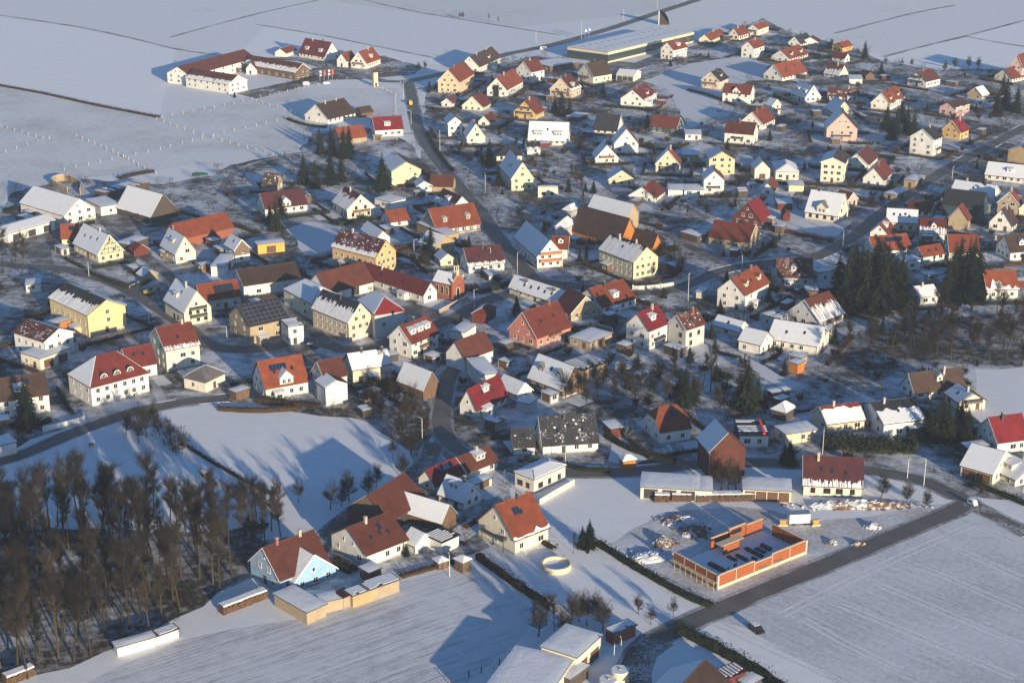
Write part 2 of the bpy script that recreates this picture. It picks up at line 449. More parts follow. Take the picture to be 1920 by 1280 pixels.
('bare',-77.56,317.84,14.66,3,4.1,2,237),
('bare',-102.71,294.54,22.63,3,3.41,0,236),
('bare',-98.53,331.98,21.97,4,1.88,2,236),
('bare',-113.08,339.46,13.9,4,3.11,2,236),
('bare',-83.55,312.83,22.97,4,4.45,2,236),
('bare',-89.4,359.85,23.34,4,2.75,0,239),
('bare',-65.1,357.95,15.73,4,5.2,2,239),
('bare',-88.37,350.11,21.13,4,5.01,0,239),
('bare',-76.78,356.85,16.1,3,1.39,0,239),
('bare',-88.56,311.11,19,4,0.51,0,236),
('bare',-117.7,346.11,20.14,3,4.47,2,236),
('bare',-94.74,358.99,16.72,4,2.48,0,239),
('bare',-82.54,326.07,18.91,5,0.46,2,237),
('bare',-96.36,329.86,13.27,4,4.46,2,236),
('bare',-73.9,320.34,17.63,3,1.54,2,237),
('bare',-116.48,337.32,20.52,4,1.28,0,236),
('bare',-99,310.04,23.67,3,2.96,0,236),
('bare',-78.66,310.96,14.71,3,5.73,0,237),
('bare',-95.27,350.45,16.44,3,1.16,0,239),
('bare',-79.56,334.11,15.46,3,5.62,0,239),
('bare',-64.92,336.65,23.36,5,3.01,0,239),
('bare',-92.17,327.83,16.02,3,4.13,2,236),
('bare',-74.27,343.53,19.67,3,2.61,0,239),
('bare',-86.06,327.84,13.58,5,4.84,2,237),
('bare',-70.98,352.18,13.91,4,3.86,0,239),
('bare',-77.47,330.03,18.57,3,4.96,2,237),
('bare',-92.3,299.35,22.15,4,1.99,0,236),
('bare',-97.65,355.48,20.83,4,1.49,0,239),
('bare',-89.75,323.24,13.12,5,1.3,2,236),
('bare',-102.26,329.74,16.28,4,4.74,2,236),
('bare',-114.72,316.76,14.21,4,5.93,0,236),
('bare',-89.83,344.36,16.65,4,0.58,0,239),
('bare',-100.21,292.61,23.13,4,5.82,0,236),
('bare',-117.43,341.78,18.31,4,3.91,2,236),
('bare',-106.14,349.53,15.7,5,3.33,2,236),
('bare',-109.93,301.83,16.37,4,0.67,0,236),
('bare',-74.82,352.42,19.73,3,1.59,0,239),
('bare',-111.71,335.48,18.65,5,4.48,0,236),
('bare',-114.15,361.94,19.9,3,4.88,1,193),
('bare',-99.5,313.35,14.01,4,1.67,0,236),
('bare',-89.4,330.24,13.7,4,1.06,2,237),
('bare',-81.7,315.74,21.34,4,5.22,2,237),
('bare',-114.93,330.38,13.84,3,2.53,0,236),
('bare',-123.71,349.15,20.94,3,2.53,1,193),
('bare',-104.29,358.11,23.04,5,4.76,0,239),
('bare',-92.35,321.19,22.95,4,5.7,2,236),
('bare',-107.58,335.81,17.77,4,3.75,2,236),
('bare',-93.83,318.37,13.57,5,0.66,2,236),
('bare',-66.74,330.15,20.23,3,5.52,0,239),
('bare',-99.23,296.58,13.79,5,4.98,0,236),
('bare',-119.04,329.56,23.46,3,1.86,0,236),
('bare',-115.83,321.87,17.95,5,2.49,0,236),
('bare',-103.56,333.37,13.5,3,2.86,2,236),
('bare',-113.79,355.11,20.62,3,1.23,1,193),
('bare',-95.84,300.49,22.68,5,1.27,0,236),
('bare',-69.43,343.52,14.48,5,6.01,0,239),
('bare',-93.92,310.32,16.01,5,3.29,0,236),
('bare',-105.93,325.26,13.35,4,3.18,0,236),
('bare',-115.7,348.8,14.82,5,2.74,2,236),
('bare',-82.81,330.38,15.82,5,4.97,2,237),
('bare',-89.18,356.22,14.98,3,3.82,0,239),
('bare',-84.71,332.89,20.94,5,0.92,2,237),
('bare',-106.58,290.19,16.46,5,4.64,0,236),
('bare',-75.34,347.66,18.48,5,5.15,0,239),
('bare',-111.98,306.96,19.07,3,2.63,0,236),
('bare',-106.73,362.06,23.15,3,0.25,1,193),
('bare',-81.06,355.54,19.5,3,2.91,0,239),
('bare',-100.1,366.8,14.29,3,1.35,0,239),
('bare',-113.13,354.88,12.44,5,1.74,2,236),
('bare',-61.68,361.05,15.11,5,1.65,2,239),
('bare',-74.33,363.7,17.44,3,6.27,2,239),
('bare',-69.27,356.61,17.13,4,2.04,2,239),
('bare',-73.98,358.41,12.33,4,3.82,0,239),
('bare',-94.18,362.94,15.1,5,1.64,0,239),
('bare',-117.09,350.26,13.68,5,2.82,2,236),
('bare',-117.82,358.35,14.13,3,1.83,1,193),
('bare',-83.68,359.62,16.85,5,1.87,0,239),
('bare',-112.32,362.81,16,4,1.47,1,193),
('bare',-123.11,354.89,13.97,4,4.42,1,193),
('bare',-111.95,368.94,13.21,3,2.2,1,193),
('bare',-78.02,358.44,16.46,4,5.05,0,239),
('bare',-64.04,368.34,12.72,3,5.73,0,207),
('bare',-108.46,354.73,17.08,4,2.94,0,239),
('bare',-65.61,359.61,13.57,5,5.57,2,239),
('bare',-123.97,359.02,15.68,3,1.73,1,193),
('bare',-124.63,348.47,15.04,4,3.11,0,236),
('bare',-89.45,366.96,16.59,3,3.92,0,239),
('bare',-105.6,363.51,16.17,5,0.98,1,193),
('bare',-118.59,364.14,13.61,3,0.79,1,193),
('bare',-101.21,362.3,13.39,3,6.12,0,239),
('bare',-107.72,367.41,14.65,3,3.49,1,193),
('bare',-89.14,359.44,12.91,3,5.61,0,239),
('bare',-120.3,369.58,14.41,5,2.57,1,193),
('bare',169.18,506.47,10.05,0,1.43,1,175),
('bare',129.61,492.77,13.28,4,3.94,0,179),
('bare',134.37,489.69,10.33,2,2.02,2,224),
('bare',156.98,484.26,13.72,5,1.91,2,224),
('bare',115.48,491.59,10.78,1,2.2,0,179),
('bare',138.46,494.6,11.61,5,5.27,0,178),
('bare',158.52,474,10.87,0,4.74,0,224),
('bare',120.7,509.35,14.74,4,5.54,0,178),
('bare',159.77,501.16,10.05,2,3.99,1,176),
('bare',128.82,507.55,11.06,5,2.16,0,178),
('bare',133.57,511.36,12.12,5,5.81,1,176),
('bare',157.18,496.37,12.34,4,3.15,1,176),
('bare',128.61,502.02,10.21,0,3.32,0,178),
('bare',103.1,475.82,11.62,5,2.94,1,179),
('bare',163.77,515.83,12.56,4,0.41,1,175),
('bare',166.94,511.2,11.25,4,2.85,1,175),
('bare',149.39,476.84,12.77,4,5.51,2,224),
('bare',172.48,516.59,10.89,1,0.23,1,175),
('bare',151.31,496.08,10.08,1,4.4,1,176),
('bare',164.96,523.82,13.29,3,4.36,1,175),
('bare',113.52,479.77,13.47,4,0.26,0,179),
('bare',121.08,486.81,11.72,5,2.25,0,179),
('bare',153.11,512.53,11.8,4,4.83,1,176),
('bare',146.99,487.92,10.67,0,5.91,2,224),
('bare',117.73,504.07,11.42,4,5.98,0,178),
('bare',117,498.59,10.99,1,3.78,1,178),
('bare',131.41,480,14.48,4,2.44,2,224),
('bare',134.63,484.15,13.95,3,2.35,2,224),
('bare',105.99,481.86,13.24,5,4.94,0,179),
('bare',126.85,486.12,12.95,4,0.34,2,224),
('bare',142.76,497.62,14.25,3,5.08,1,176),
('bare',138.55,480.63,12.82,3,2.55,2,224),
('bare',146.95,519.4,14.82,4,5.16,1,176),
('bare',141.61,513.94,13.88,4,2.61,1,176),
('bare',132.87,497.16,10.25,3,3.34,0,178),
('bare',158.29,491.44,14.28,3,1.58,2,224),
('bare',-59.93,354.31,12.72,3,2.49,2,239),
('bare',-57.71,363.52,10.85,2,0.04,0,207),
('bare',-56.48,357.38,12.72,3,1.08,2,239),
('bare',-63.07,355.2,10.56,0,0.97,2,239),
('bare',-59.11,360.42,13.42,5,2.04,2,239),
('bare',218.67,882.97,5.32,3,3.27,0,61),
('bare',92.25,737.83,7.43,1,0.57,1,46),
('bare',32.12,765.73,4.75,2,0.41,1,37),
('bare',2.45,780.75,5.35,0,1.45,0,37),
('bare',-11.05,723.63,6.97,0,6.24,2,49),
('bare',145.46,521.32,5.2,0,4.8,1,176),
('bare',137.91,462.78,6.41,1,0.68,0,224),
('bare',-8.48,692.42,4.6,1,4.19,0,49),
('bare',80.09,552.83,4.27,0,1.79,2,147),
('bare',81.37,522.6,5.87,2,4.41,1,147),
('bare',134.99,723.7,5.49,3,2.28,0,155),
('bare',188.12,615.22,5.98,1,5.56,1,171),
('shrub',74.34,817.97,3.05,0,1.9,2,41),
('shrub',285.18,894.33,1.48,3,3.59,0,70),
('shrub',102.62,482.92,2.77,0,2.74,1,179),
('shrub',-142.36,493.63,2.59,0,3.5,0,94),
('shrub',132.16,849.24,1.8,2,1.38,0,64),
('shrub',2.95,653.93,2.79,3,5,0,135),
('shrub',-137.29,488.09,2.41,0,0,0,94),
('shrub',70.48,705.74,1.89,0,5.64,2,151),
('shrub',99.42,696,2.5,3,1.1,0,150),
('shrub',27.26,607.28,1.71,0,1.16,0,130),
('shrub',77.09,848.68,2.78,1,2.12,1,33),
('shrub',65.46,736.12,2.39,0,2.99,2,44),
('shrub',208.88,701.92,3.06,1,5.05,0,77),
('shrub',17.87,484.82,2.97,3,2.31,1,149),
('shrub',243.94,839.55,2.94,1,4.56,1,69),
('shrub',30.44,607.64,2.83,3,4.79,1,130),
('shrub',267.17,896.91,1.65,0,5.79,0,70),
('shrub',36.38,442.8,2.18,0,1.2,1,222),
('shrub',75.99,552.48,2.13,1,2.15,2,147),
('shrub',93.86,547.54,3.1,3,1.47,1,177),
('shrub',132.42,474.91,1.53,2,4.81,2,224),
('shrub',38.77,592.83,2.01,2,1.78,1,130),
('shrub',64.64,463.17,2.23,3,4.31,2,234),
('shrub',121.48,382.25,1.49,0,1.76,1,230),
('shrub',221.74,1007.42,1.71,0,2.68,0,56),
('shrub',190.73,622.71,2.16,2,1.98,1,171),
('shrub',65.56,462.1,2.49,3,5.05,2,234),
('shrub',161.84,540.22,2.79,2,5.08,0,175),
('shrub',54.22,621.21,2.78,3,5.86,0,130),
('shrub',-16.56,546.95,1.42,2,5.47,0,258),
('shrub',183.03,564.28,1.45,0,2.74,2,175),
('shrub',-7.73,968.27,1.21,2,5.92,1,14),
('shrub',89.49,677.32,1.91,0,5.55,1,150),
('shrub',-7.81,833.89,2.06,3,1.71,2,18),
('shrub',126.05,912.6,3.08,2,2.06,1,34),
('shrub',-158.41,514.52,3.18,0,0.22,0,93),
('shrub',94.36,630.89,2.69,1,1.81,1,138),
('shrub',54.71,650.59,2,2,0.33,0,129),
('shrub',68.47,665.06,1.67,3,5.76,1,128),
('shrub',10.67,734.02,2.03,2,3.68,1,21),
('shrub',222.55,748.63,2.79,0,4.43,0,76),
('shrub',12.33,420.32,2.15,2,5.58,2,212),
('shrub',-178.52,558.61,2.59,3,5.45,0,92),
('shrub',87.89,891.83,2.33,1,0.34,0,33),
('shrub',31.38,419.5,3.11,3,6.2,0,214),
('shrub',168.6,558.24,1.87,0,1.39,2,175),
('shrub',92.02,663.08,2,1,1.62,0,159),
('shrub',14.64,714.52,1.83,0,2.58,0,49),
('shrub',54.52,545.45,2.68,2,1.44,0,148),
('shrub',107.23,673.5,2.88,2,4.81,2,159),
('shrub',177.14,673.55,2.38,2,4.69,0,186),
('shrub',70.79,445.51,1.47,2,5.09,0,234),
('shrub',154.02,620.52,2.17,3,4.25,0,162),
('shrub',72.24,472.64,1.93,1,2.39,0,223),
('shrub',-26.77,786.11,1.25,2,2.5,0,20),
('shrub',138.68,792.19,1.25,0,4,0,66),
('shrub',-41.44,860.28,1.92,2,2.12,1,16),
('shrub',18.14,630.45,1.83,3,5.76,2,136),
('shrub',226.31,815.95,1.56,1,2.97,2,68),
('shrub',40.79,510.27,1.84,1,3.01,2,144),
('shrub',44.26,897.77,2.9,0,4.81,0,32),
('shrub',280.8,953.66,1.85,2,4.78,0,72),
('shrub',65.56,658.08,2.79,3,0.13,1,128),
('shrub',9.39,745.61,2.53,2,0.34,0,21),
('shrub',27.62,957.78,1.7,0,1.56,0,23),
('shrub',230.7,728.15,2.22,2,3.42,2,77),
('shrub',163.08,537.17,2.83,2,3.17,1,175),
('shrub',63.25,782.47,2.78,1,1.79,2,39),
('shrub',-9.23,880.01,1.28,3,1.79,2,17),
('shrub',-6.19,799.31,2.96,1,0.47,2,20),
('shrub',31.48,480.9,2.23,0,3.34,2,221),
('shrub',167.03,577.14,2.29,0,3.66,1,169),
('shrub',18.1,643.94,2.29,2,6.22,1,135),
('shrub',171.97,571.96,1.69,2,2.1,1,169),
('shrub',135.54,878.65,2.47,2,1.18,0,35),
('shrub',24.85,823.98,1.89,1,4.97,1,48),
('shrub',111.12,473.59,2.49,2,5.06,2,224),
('shrub',30.11,475.81,2.51,3,4.49,2,221),
('shrub',-23.19,807.49,1.67,2,5.88,0,19),
('shrub',-4.91,560,2.5,3,5.87,1,124),
('shrub',-5.93,758.66,1.43,2,6.17,2,21),
('shrub',-41.77,455.78,2.38,1,1.28,1,198),
('shrub',131.5,876.89,2.45,3,1.19,0,35),
('shrub',198.29,925.8,2.85,1,1.74,1,58),
('shrub',216.45,766.93,2.49,1,0.54,0,67),
('shrub',230.88,840.67,3.03,0,3.72,1,69),
('shrub',-121.01,712.21,2.07,0,4.02,2,102),
('shrub',58.87,630.27,1.28,0,1.21,0,129),
('shrub',57.14,598.63,3.08,1,1.01,0,131),
('shrub',134.59,462.6,1.42,0,1.66,2,224),
('shrub',171.29,875.73,2.46,2,4.81,1,62),
('shrub',169.05,583.24,2.98,1,5.27,1,169),
('shrub',256.01,841.81,2.01,0,0.83,0,69),
('shrub',-17.48,561.93,1.76,2,6,1,124),
('shrub',106.03,598.44,1.73,3,3.5,0,139),
('shrub',-42.72,563.52,3.18,0,0.41,2,117),
('shrub',21.41,626.74,2.65,3,5.87,2,136),
('shrub',175.59,722.97,2.57,1,5.75,1,74),
('shrub',259.74,857.13,2.4,0,2.65,0,69),
('shrub',120.42,801.11,2.55,2,6.08,2,42),
('shrub',219.32,910.47,2.3,2,5.91,1,60),
('shrub',126.19,734.06,1.4,1,5.36,2,155),
('shrub',131.16,464.31,1.95,2,5.55,2,224),
('shrub',82.76,480.57,2.55,2,1.8,1,180),
('shrub',24.58,759.28,2.81,3,6.03,0,22),
('shrub',164.71,541.31,2.91,0,6.28,0,175),
('shrub',2.43,837.32,2.05,1,4.8,1,36),
('shrub',-60.21,642.2,2.98,1,4.58,1,104),
('shrub',131.31,832.68,1.87,1,3.8,2,43),
('shrub',128.24,729,3,1,5.2,2,155),
('shrub',8.43,620.37,1.81,3,1.31,0,136),
('shrub',50.14,448.65,2.29,2,1.56,1,222),
('shrub',53.46,821.65,2.69,1,2.11,2,38),
('shrub',220.32,751.27,2.49,2,1.25,0,76),
('shrub',158.23,651.5,1.67,2,5.72,0,164),
('shrub',-5.57,760.82,2.13,2,5.02,2,21),
('shrub',179.44,676.44,2.49,2,2.41,0,186),
('shrub',193.37,603.54,2.46,2,4.88,2,174),
('shrub',180.78,724.3,2.16,1,4.01,0,74),
('shrub',54.97,803.61,1.44,0,0.52,0,38),
('shrub',118.08,766.47,2.13,3,2.01,1,42),
('shrub',6.27,630.08,3.14,2,3.91,0,136),
('shrub',172.69,859.07,1.88,0,1.11,2,65),
('shrub',109.54,813.51,2.43,2,6.23,0,43),
('shrub',162.75,830.05,2.26,3,5.06,1,65),
('shrub',165.15,570.31,2.84,3,0.58,0,183),
('shrub',41.05,648.03,2.13,2,3.95,2,129),
('shrub',-10.47,706.47,2.04,3,3.44,0,49),
('shrub',189.9,831.57,2.53,3,2.06,0,65),
('shrub',29.93,795.04,2.39,3,0.02,0,37),
('shrub',178.17,679.93,1.52,3,1.12,0,186),
('shrub',122.2,459.05,1.62,0,2.3,2,224),
('shrub',36.68,452.73,1.25,2,4.99,1,222),
('shrub',172.12,833.26,2.25,2,5.83,1,65),
('shrub',158.82,546.41,1.65,2,0.19,0,175),
('shrub',-21.35,594.02,1.47,3,2.11,0,112),
('shrub',-35.86,706.92,2.73,1,4.55,0,12),
('shrub',-17.87,805.58,1.83,0,4.63,0,19),
('shrub',22.59,631.36,2.14,2,5.87,2,136),
('shrub',-9.01,483.87,1.86,1,0.76,2,122),
('shrub',11.27,470.26,2.93,0,0.32,0,211),
('shrub',-61.61,685.45,3.09,3,0.45,2,106),
('shrub',72.43,669.4,2.33,2,2.32,0,128),
('shrub',-10.89,564.41,1.22,2,0.99,1,124),
('shrub',4.92,658.42,2,3,0.61,0,135),
('shrub',-73.65,661.36,3.14,1,4.23,2,104),
('shrub',65.62,821.53,2.25,0,5.23,2,41),
('shrub',89.33,591.18,2.98,3,0.83,1,139),
('shrub',118.65,1025.82,2.06,2,1.41,0,259),
('shrub',-14.91,459.72,2.26,0,2.78,0,123),
('shrub',28.2,1014.81,1.45,0,1.14,0,259),
('shrub',55.92,775.45,1.47,2,5.9,2,39),
('shrub',-29.16,770.13,1.68,0,5.64,1,20),
('shrub',61.26,892.2,1.85,1,0.92,2,33),
('shrub',207.6,643.95,2.55,2,4.36,1,172),
('shrub',121.65,387.41,3,3,2.9,1,230),
('shrub',22.21,907.75,2.3,0,0.98,2,32),
('shrub',171.71,817.59,1.81,1,2.22,2,66),
('shrub',143.6,1103.49,2.54,3,5.07,2,29),
('shrub',117.91,444.72,2.12,0,3.78,0,224),
('shrub',5.18,488.56,1.93,0,0.03,1,143),
('shrub',85.04,445.97,2.39,0,4.85,0,234),
('shrub',59.08,470.45,1.99,0,3.48,0,222),
('shrub',-18.5,586.34,1.83,0,4.34,0,113),
('shrub',99.73,688.99,2.8,2,3.9,0,153),
('shrub',37.12,483.09,2.42,2,0.41,1,144),
('shrub',123.47,575.73,2.93,3,0.35,2,184),
('shrub',178.88,1043.06,3.18,1,5.19,2,54),
('shrub',15.4,723.44,1.97,2,3.21,2,49),
('shrub',137.29,550.35,1.64,2,2.85,2,176),
('shrub',13.38,518.55,2.63,2,0.56,0,142),
('shrub',-21.98,880.6,3.1,1,1.41,2,17),
('shrub',-122.92,681.8,2.64,1,2.6,0,102),
('shrub',36.74,736.06,2.98,2,0.54,1,40),
('shrub',82.9,631.16,3.01,2,3.91,0,138),
('shrub',44.32,772.76,1.64,1,5.32,0,39),
('shrub',90.68,681.26,2.3,2,1.92,1,150),
('shrub',11.26,723.31,1.91,0,1.53,2,49),
('shrub',16.47,730.71,2.21,3,5.75,2,49),
('shrub',136.3,926.09,1.94,1,0.42,0,34),
('shrub',-172.59,632.25,1.61,3,1.5,1,78),
('shrub',21.59,691.69,1.8,1,2.77,2,50),
('shrub',76.53,785.48,2.63,1,4.36,0,47),
('shrub',76.11,405.92,2.59,3,5.4,1,227),
('shrub',-19.75,560.98,2.13,3,6.17,0,117),
('shrub',244.84,766.42,2.14,2,5.05,2,76),
('shrub',-1.88,850.3,2.39,1,3.68,0,36),
('shrub',-4.92,772.69,2.47,1,4.28,1,20),
('shrub',63.38,466.14,2.87,1,1.99,2,234),
('shrub',19.03,719.31,2.08,1,1.82,0,49),
('shrub',134.85,462.85,1.74,0,6.2,2,224),
('shrub',93.04,565.54,2.31,0,2.3,0,177),
('shrub',146.62,627.51,1.62,0,5.36,2,162),
('shrub',107.55,664.43,1.49,3,4.53,0,159),
('shrub',52.57,885.25,1.42,0,5.2,0,33),
('shrub',-110.55,696.25,2.89,1,3.71,0,102),
('shrub',226,833.5,1.23,2,1.55,1,69),
('shrub',154.84,518.01,1.76,2,1.65,1,176),
('shrub',-22.79,501.35,1.27,0,4.84,0,125),
('shrub',35.35,910.96,1.58,1,5.63,2,32),
('shrub',90.57,536.14,1.66,2,0.63,0,147),
('shrub',24.83,444.8,1.99,1,4.52,0,210),
('shrub',-201.39,641.41,2.07,2,3.25,0,78),
('shrub',118.3,770.85,1.45,3,1.96,1,42),
('shrub',97.43,536.95,2.56,1,0.05,0,147),
('shrub',7.44,528.8,2.37,3,2.96,1,140),
('shrub',51.52,775.66,2.25,2,4.61,2,39),
('shrub',181.55,566.94,2.3,1,1.81,2,175),
('shrub',61.9,443.29,2.44,3,2.76,0,234),
('shrub',17.31,511.44,3.19,3,3.79,2,143),
('shrub',85.71,547,2.32,0,5.4,2,147),
('shrub',153.36,673.34,2.44,2,1.04,0,186),
('shrub',7.07,530.29,1.54,1,6.26,1,140),
('shrub',126.09,743.86,1.78,1,2.78,2,155),
('shrub',-94.15,627.09,2.98,3,3.89,0,85),
('shrub',145.01,547.17,2.92,2,2.4,2,176),
('shrub',62.48,656.53,1.49,3,3.52,1,128),
('shrub',197.21,886.81,3.18,0,3.31,2,61),
('shrub',254.45,875.05,2.12,1,2.05,1,70),
('shrub',59.67,630.49,2.84,1,3.71,0,129),
('shrub',152.59,768.02,1.94,3,4.53,1,66),
('shrub',9.79,520.22,1.52,3,1.72,1,140),
('shrub',-14.74,767.03,1.57,3,4.32,1,20),
('shrub',147.66,827.47,2.7,0,2.09,0,43),
('shrub',14.98,751.89,2.73,3,2.06,1,22),
('shrub',239.68,800.65,1.66,1,4.41,0,68),
('shrub',183.63,762.24,2.76,0,5.39,0,67),
('shrub',123.91,542.65,1.72,0,3.09,0,176),
('shrub',0.86,523.22,1.71,3,0.11,0,126),
('shrub',58.93,936.61,2.28,2,3.46,0,25),
('shrub',2.84,561.6,1.44,1,5.31,2,140),
('shrub',168.39,979.34,2.19,1,0.29,2,55),
('shrub',-21.81,772.9,2.76,1,2.93,1,20),
('shrub',84.81,487.12,2.24,1,0.43,0,179),
('shrub',60.89,835.94,2.12,3,2.58,0,48),
('shrub',72.54,475.39,3.17,1,3.68,1,180),
('shrub',14.44,629.76,3,1,1.91,2,136),
('shrub',200.36,715.96,1.83,3,0.42,0,77),
('shrub',266.99,957.01,2.31,3,2.82,0,72),
('shrub',127.95,596.36,2.86,3,1.46,2,181),
('shrub',79.57,740.01,2.82,3,3.38,1,46),
('shrub',-11.88,442.98,1.35,2,4.99,0,201),
('shrub',2.17,457.27,1.89,1,5.66,2,202),
('shrub',178.54,778.58,1.87,2,4.17,0,66),
('shrub',61.55,511.24,3.17,3,3.01,0,146),
('shrub',76.2,517.33,1.33,2,4.27,2,146),
('shrub',186.47,863.28,2.91,2,1.6,0,61),
('shrub',30.14,628.69,2.36,1,4.7,0,129),
('shrub',-10.65,873.24,2.11,3,5.15,0,17),
('shrub',-18.1,607.31,2.56,2,4.67,1,111),
('shrub',13.01,651.11,2,0,4.59,0,135),
('shrub',-24.97,466.21,2,0,1.82,2,200),
('shrub',36.75,815.22,3.05,1,5.52,0,38),
('shrub',127.97,465.72,3.06,3,1.06,2,224),
('shrub',-30.09,897.56,3.07,2,1.48,1,13),
('shrub',48.49,453.9,2.1,2,3.31,0,222),
('shrub',50.97,713.09,1.32,0,5.17,2,127),
('shrub',122.85,493.14,2.63,0,3.91,0,179),
('shrub',67.63,772.86,2.04,0,2.34,0,39),
('shrub',111.91,464.32,2.55,3,0.5,0,224),
('shrub',68.91,461.16,1.35,2,6.28,2,234),
('shrub',130.01,573.06,2.16,1,5.89,0,182),
('shrub',-45.68,533.64,1.83,2,2.13,1,117),
('shrub',85.18,501.76,2.46,0,4.1,2,179),
('shrub',129.74,506.49,2.18,3,1.46,0,178),
('shrub',113.43,520.1,2.45,3,6.09,0,178),
('shrub',155.33,679.5,2.71,3,0.16,0,186),
('shrub',-72.68,802.59,2.67,0,3.18,0,10),
('shrub',-13.52,549.84,3.06,3,1.81,0,258),
('shrub',63.85,453.71,2.89,3,4.09,0,234),
('shrub',97.33,823.74,1.73,1,5.47,0,41),
('shrub',169.63,896.86,3.06,1,5.82,2,62),
('shrub',65.04,518.06,2.68,2,6.01,2,146),
('shrub',-119.12,582.3,1.27,1,4,1,84),
('shrub',-23.32,952.2,1.42,0,2.4,1,14),
('shrub',146.66,923.91,1.72,3,4.4,1,55),
('shrub',41.78,901.85,2.91,2,5.71,0,32),
('shrub',137.66,513.79,2.21,0,2.9,1,176),
('shrub',223.62,746.34,2.99,2,4.85,0,76),
('shrub',185.32,605.74,1.64,3,6.01,2,174),
('shrub',95.27,460.59,1.48,0,4.07,1,223),
('shrub',69.98,444.72,2.18,3,3.28,0,234),
('shrub',-98.22,462.16,2.17,2,3.01,0,192),
('shrub',93.61,681.81,2.46,2,4.98,1,150),
('shrub',44.6,463.47,2.81,3,2.14,0,222),
('shrub',47.03,508.65,2.11,0,1.87,2,144),
('shrub',-10.34,566.44,2.46,0,2.92,1,124),
('shrub',101.11,579.51,1.99,3,1.81,2,177),
('shrub',-18.8,513.87,1.44,0,2.97,0,126),
('shrub',284.76,966.56,2.16,0,0.53,0,71),
('shrub',-12.04,452.49,2.67,2,0.44,1,123),
('shrub',52.38,786.68,1.63,2,2.47,2,39),
('shrub',173.81,558.62,1.56,1,3.04,2,175),
('shrub',24.1,561.44,2.35,0,3.79,0,132),
('shrub',90.85,403.12,2.95,2,0.92,2,232),
('shrub',172.57,973.75,1.97,2,1.13,2,55),
('shrub',166.03,627.35,1.21,3,2,0,161),
('shrub',96.77,797.2,3.19,3,2.22,0,47),
('conifer',166.87,695.94,5.83,2,5.07,1,75),
('conifer',78.38,732.85,2.64,3,3.12,0,44),
('conifer',83.71,467.09,5.77,3,4.65,0,223),
('conifer',171.73,575.87,5.47,3,3.35,1,169),
('conifer',53.13,542.13,4.61,0,5.85,0,148),
('conifer',24.75,537.81,6.66,2,5.11,0,141),
('conifer',116.14,442.65,2.82,1,0.23,0,224),
('conifer',96.59,990.59,5.17,1,4.54,1,259),
('conifer',136.82,462.83,2.91,0,1.83,0,224),
('conifer',167.91,731.75,3.88,1,4.97,1,74),
('conifer',56.07,837.77,2.89,3,5.12,0,48),
('conifer',47.48,621.81,6.73,0,3.19,0,130),
('conifer',-46.71,913.67,6.45,0,1.97,0,13),
('conifer',246.94,856.1,5.27,2,1.18,0,69),
('conifer',141.96,524.02,3.45,1,0.09,1,176),
('conifer',125.79,658.28,5.09,0,1.69,2,157),
('conifer',-17.02,509.49,5.72,0,6.24,2,125),
('conifer',103.6,768.2,6.04,0,1.33,1,42),
('conifer',213.59,730.18,5.12,2,5.21,2,77),
('conifer',-34.44,655.2,3.48,2,4.27,0,107),
('conifer',2.15,463.61,2.55,0,1.18,0,123),
('conifer',-31.01,438.38,6.43,1,2.58,1,200),
('conifer',104.95,614.84,3.85,2,1.38,0,139),
('conifer',28.91,928.72,4.95,3,1.75,0,25),
('conifer',116.27,774.76,2.68,0,3.85,1,42),
('conifer',126.72,548.94,2.6,2,1.98,0,176),
('conifer',117.29,890.28,6.59,0,2.48,2,35),
('conifer',-191.17,670.27,2.51,3,5.13,2,78),
('conifer',-183.48,553.23,5.98,2,5.61,0,92),
('conifer',55.81,478.67,5.61,0,5,1,145),
('conifer',12.7,625.91,5.51,2,3.12,0,136),
('conifer',-51.54,460.85,2.89,2,4.9,0,198),
('conifer',46.76,648.42,6.16,0,0.76,2,129),
('conifer',46.76,448.04,2.73,3,4.39,1,222),
('conifer',126.89,787.37,6.84,2,4.61,0,42),
('conifer',34.88,456,5.35,3,5.74,1,222),
('conifer',203.13,1016.43,2.88,2,3.18,2,56),
('conifer',27,824.06,4.22,3,4.07,1,48),
('conifer',72.39,445.98,6.93,0,0.47,0,234),
('conifer',63.46,500.56,3.32,2,0.93,0,145),
('conifer',24.61,688.22,6.86,0,0.18,0,50),
('conifer',-70.9,577.13,3.52,2,0.55,0,114),
('conifer',34.91,515.17,2.85,0,0.05,0,142),
('conifer',281.65,897.33,5.02,2,5.65,0,70),
('conifer',121.84,504.65,5.66,3,4.73,0,178),
('conifer',35.41,686.17,6.49,0,2.77,1,127),
('conifer',121.91,505.1,5.33,1,5,0,178),
('conifer',247,867.41,3.79,3,3.46,2,69),
('conifer',65.13,500.26,6.2,0,5.36,0,146),
('conifer',202.22,805.12,6.33,2,1.03,0,68),
('conifer',131.33,858.89,3.22,1,3.11,2,64),
('conifer',-30.54,654.25,4.9,3,5.75,0,107),
('conifer',1.56,527.81,6.31,2,3.88,1,140),
('conifer',153.47,818.8,4.34,3,4.14,0,43),
('conifer',32.01,689.41,4.57,3,4.34,0,50),
('conifer',170.35,535.11,4.16,3,3.15,1,175),
('conifer',77.27,558.9,5.58,1,5.4,2,147),
('conifer',69.72,824.99,6.53,2,0.17,2,41),
('conifer',231.67,753.42,3.82,1,5.39,0,76),
('conifer',-4.17,684.29,2.88,3,0.17,1,49),
('conifer',68.65,705.15,2.91,2,1.12,2,151),
('conifer',93.86,663.52,4.72,3,3.17,0,159),
('conifer',221.15,856.58,5.81,2,3.19,0,69),
('conifer',92.36,554.68,6.38,0,1.78,0,177),
('conifer',73.88,441.05,6.64,3,5.9,0,235),
('conifer',101.57,733.74,3.24,3,2.06,2,45),
('conifer',38.5,585.85,4.06,1,4.85,2,132),
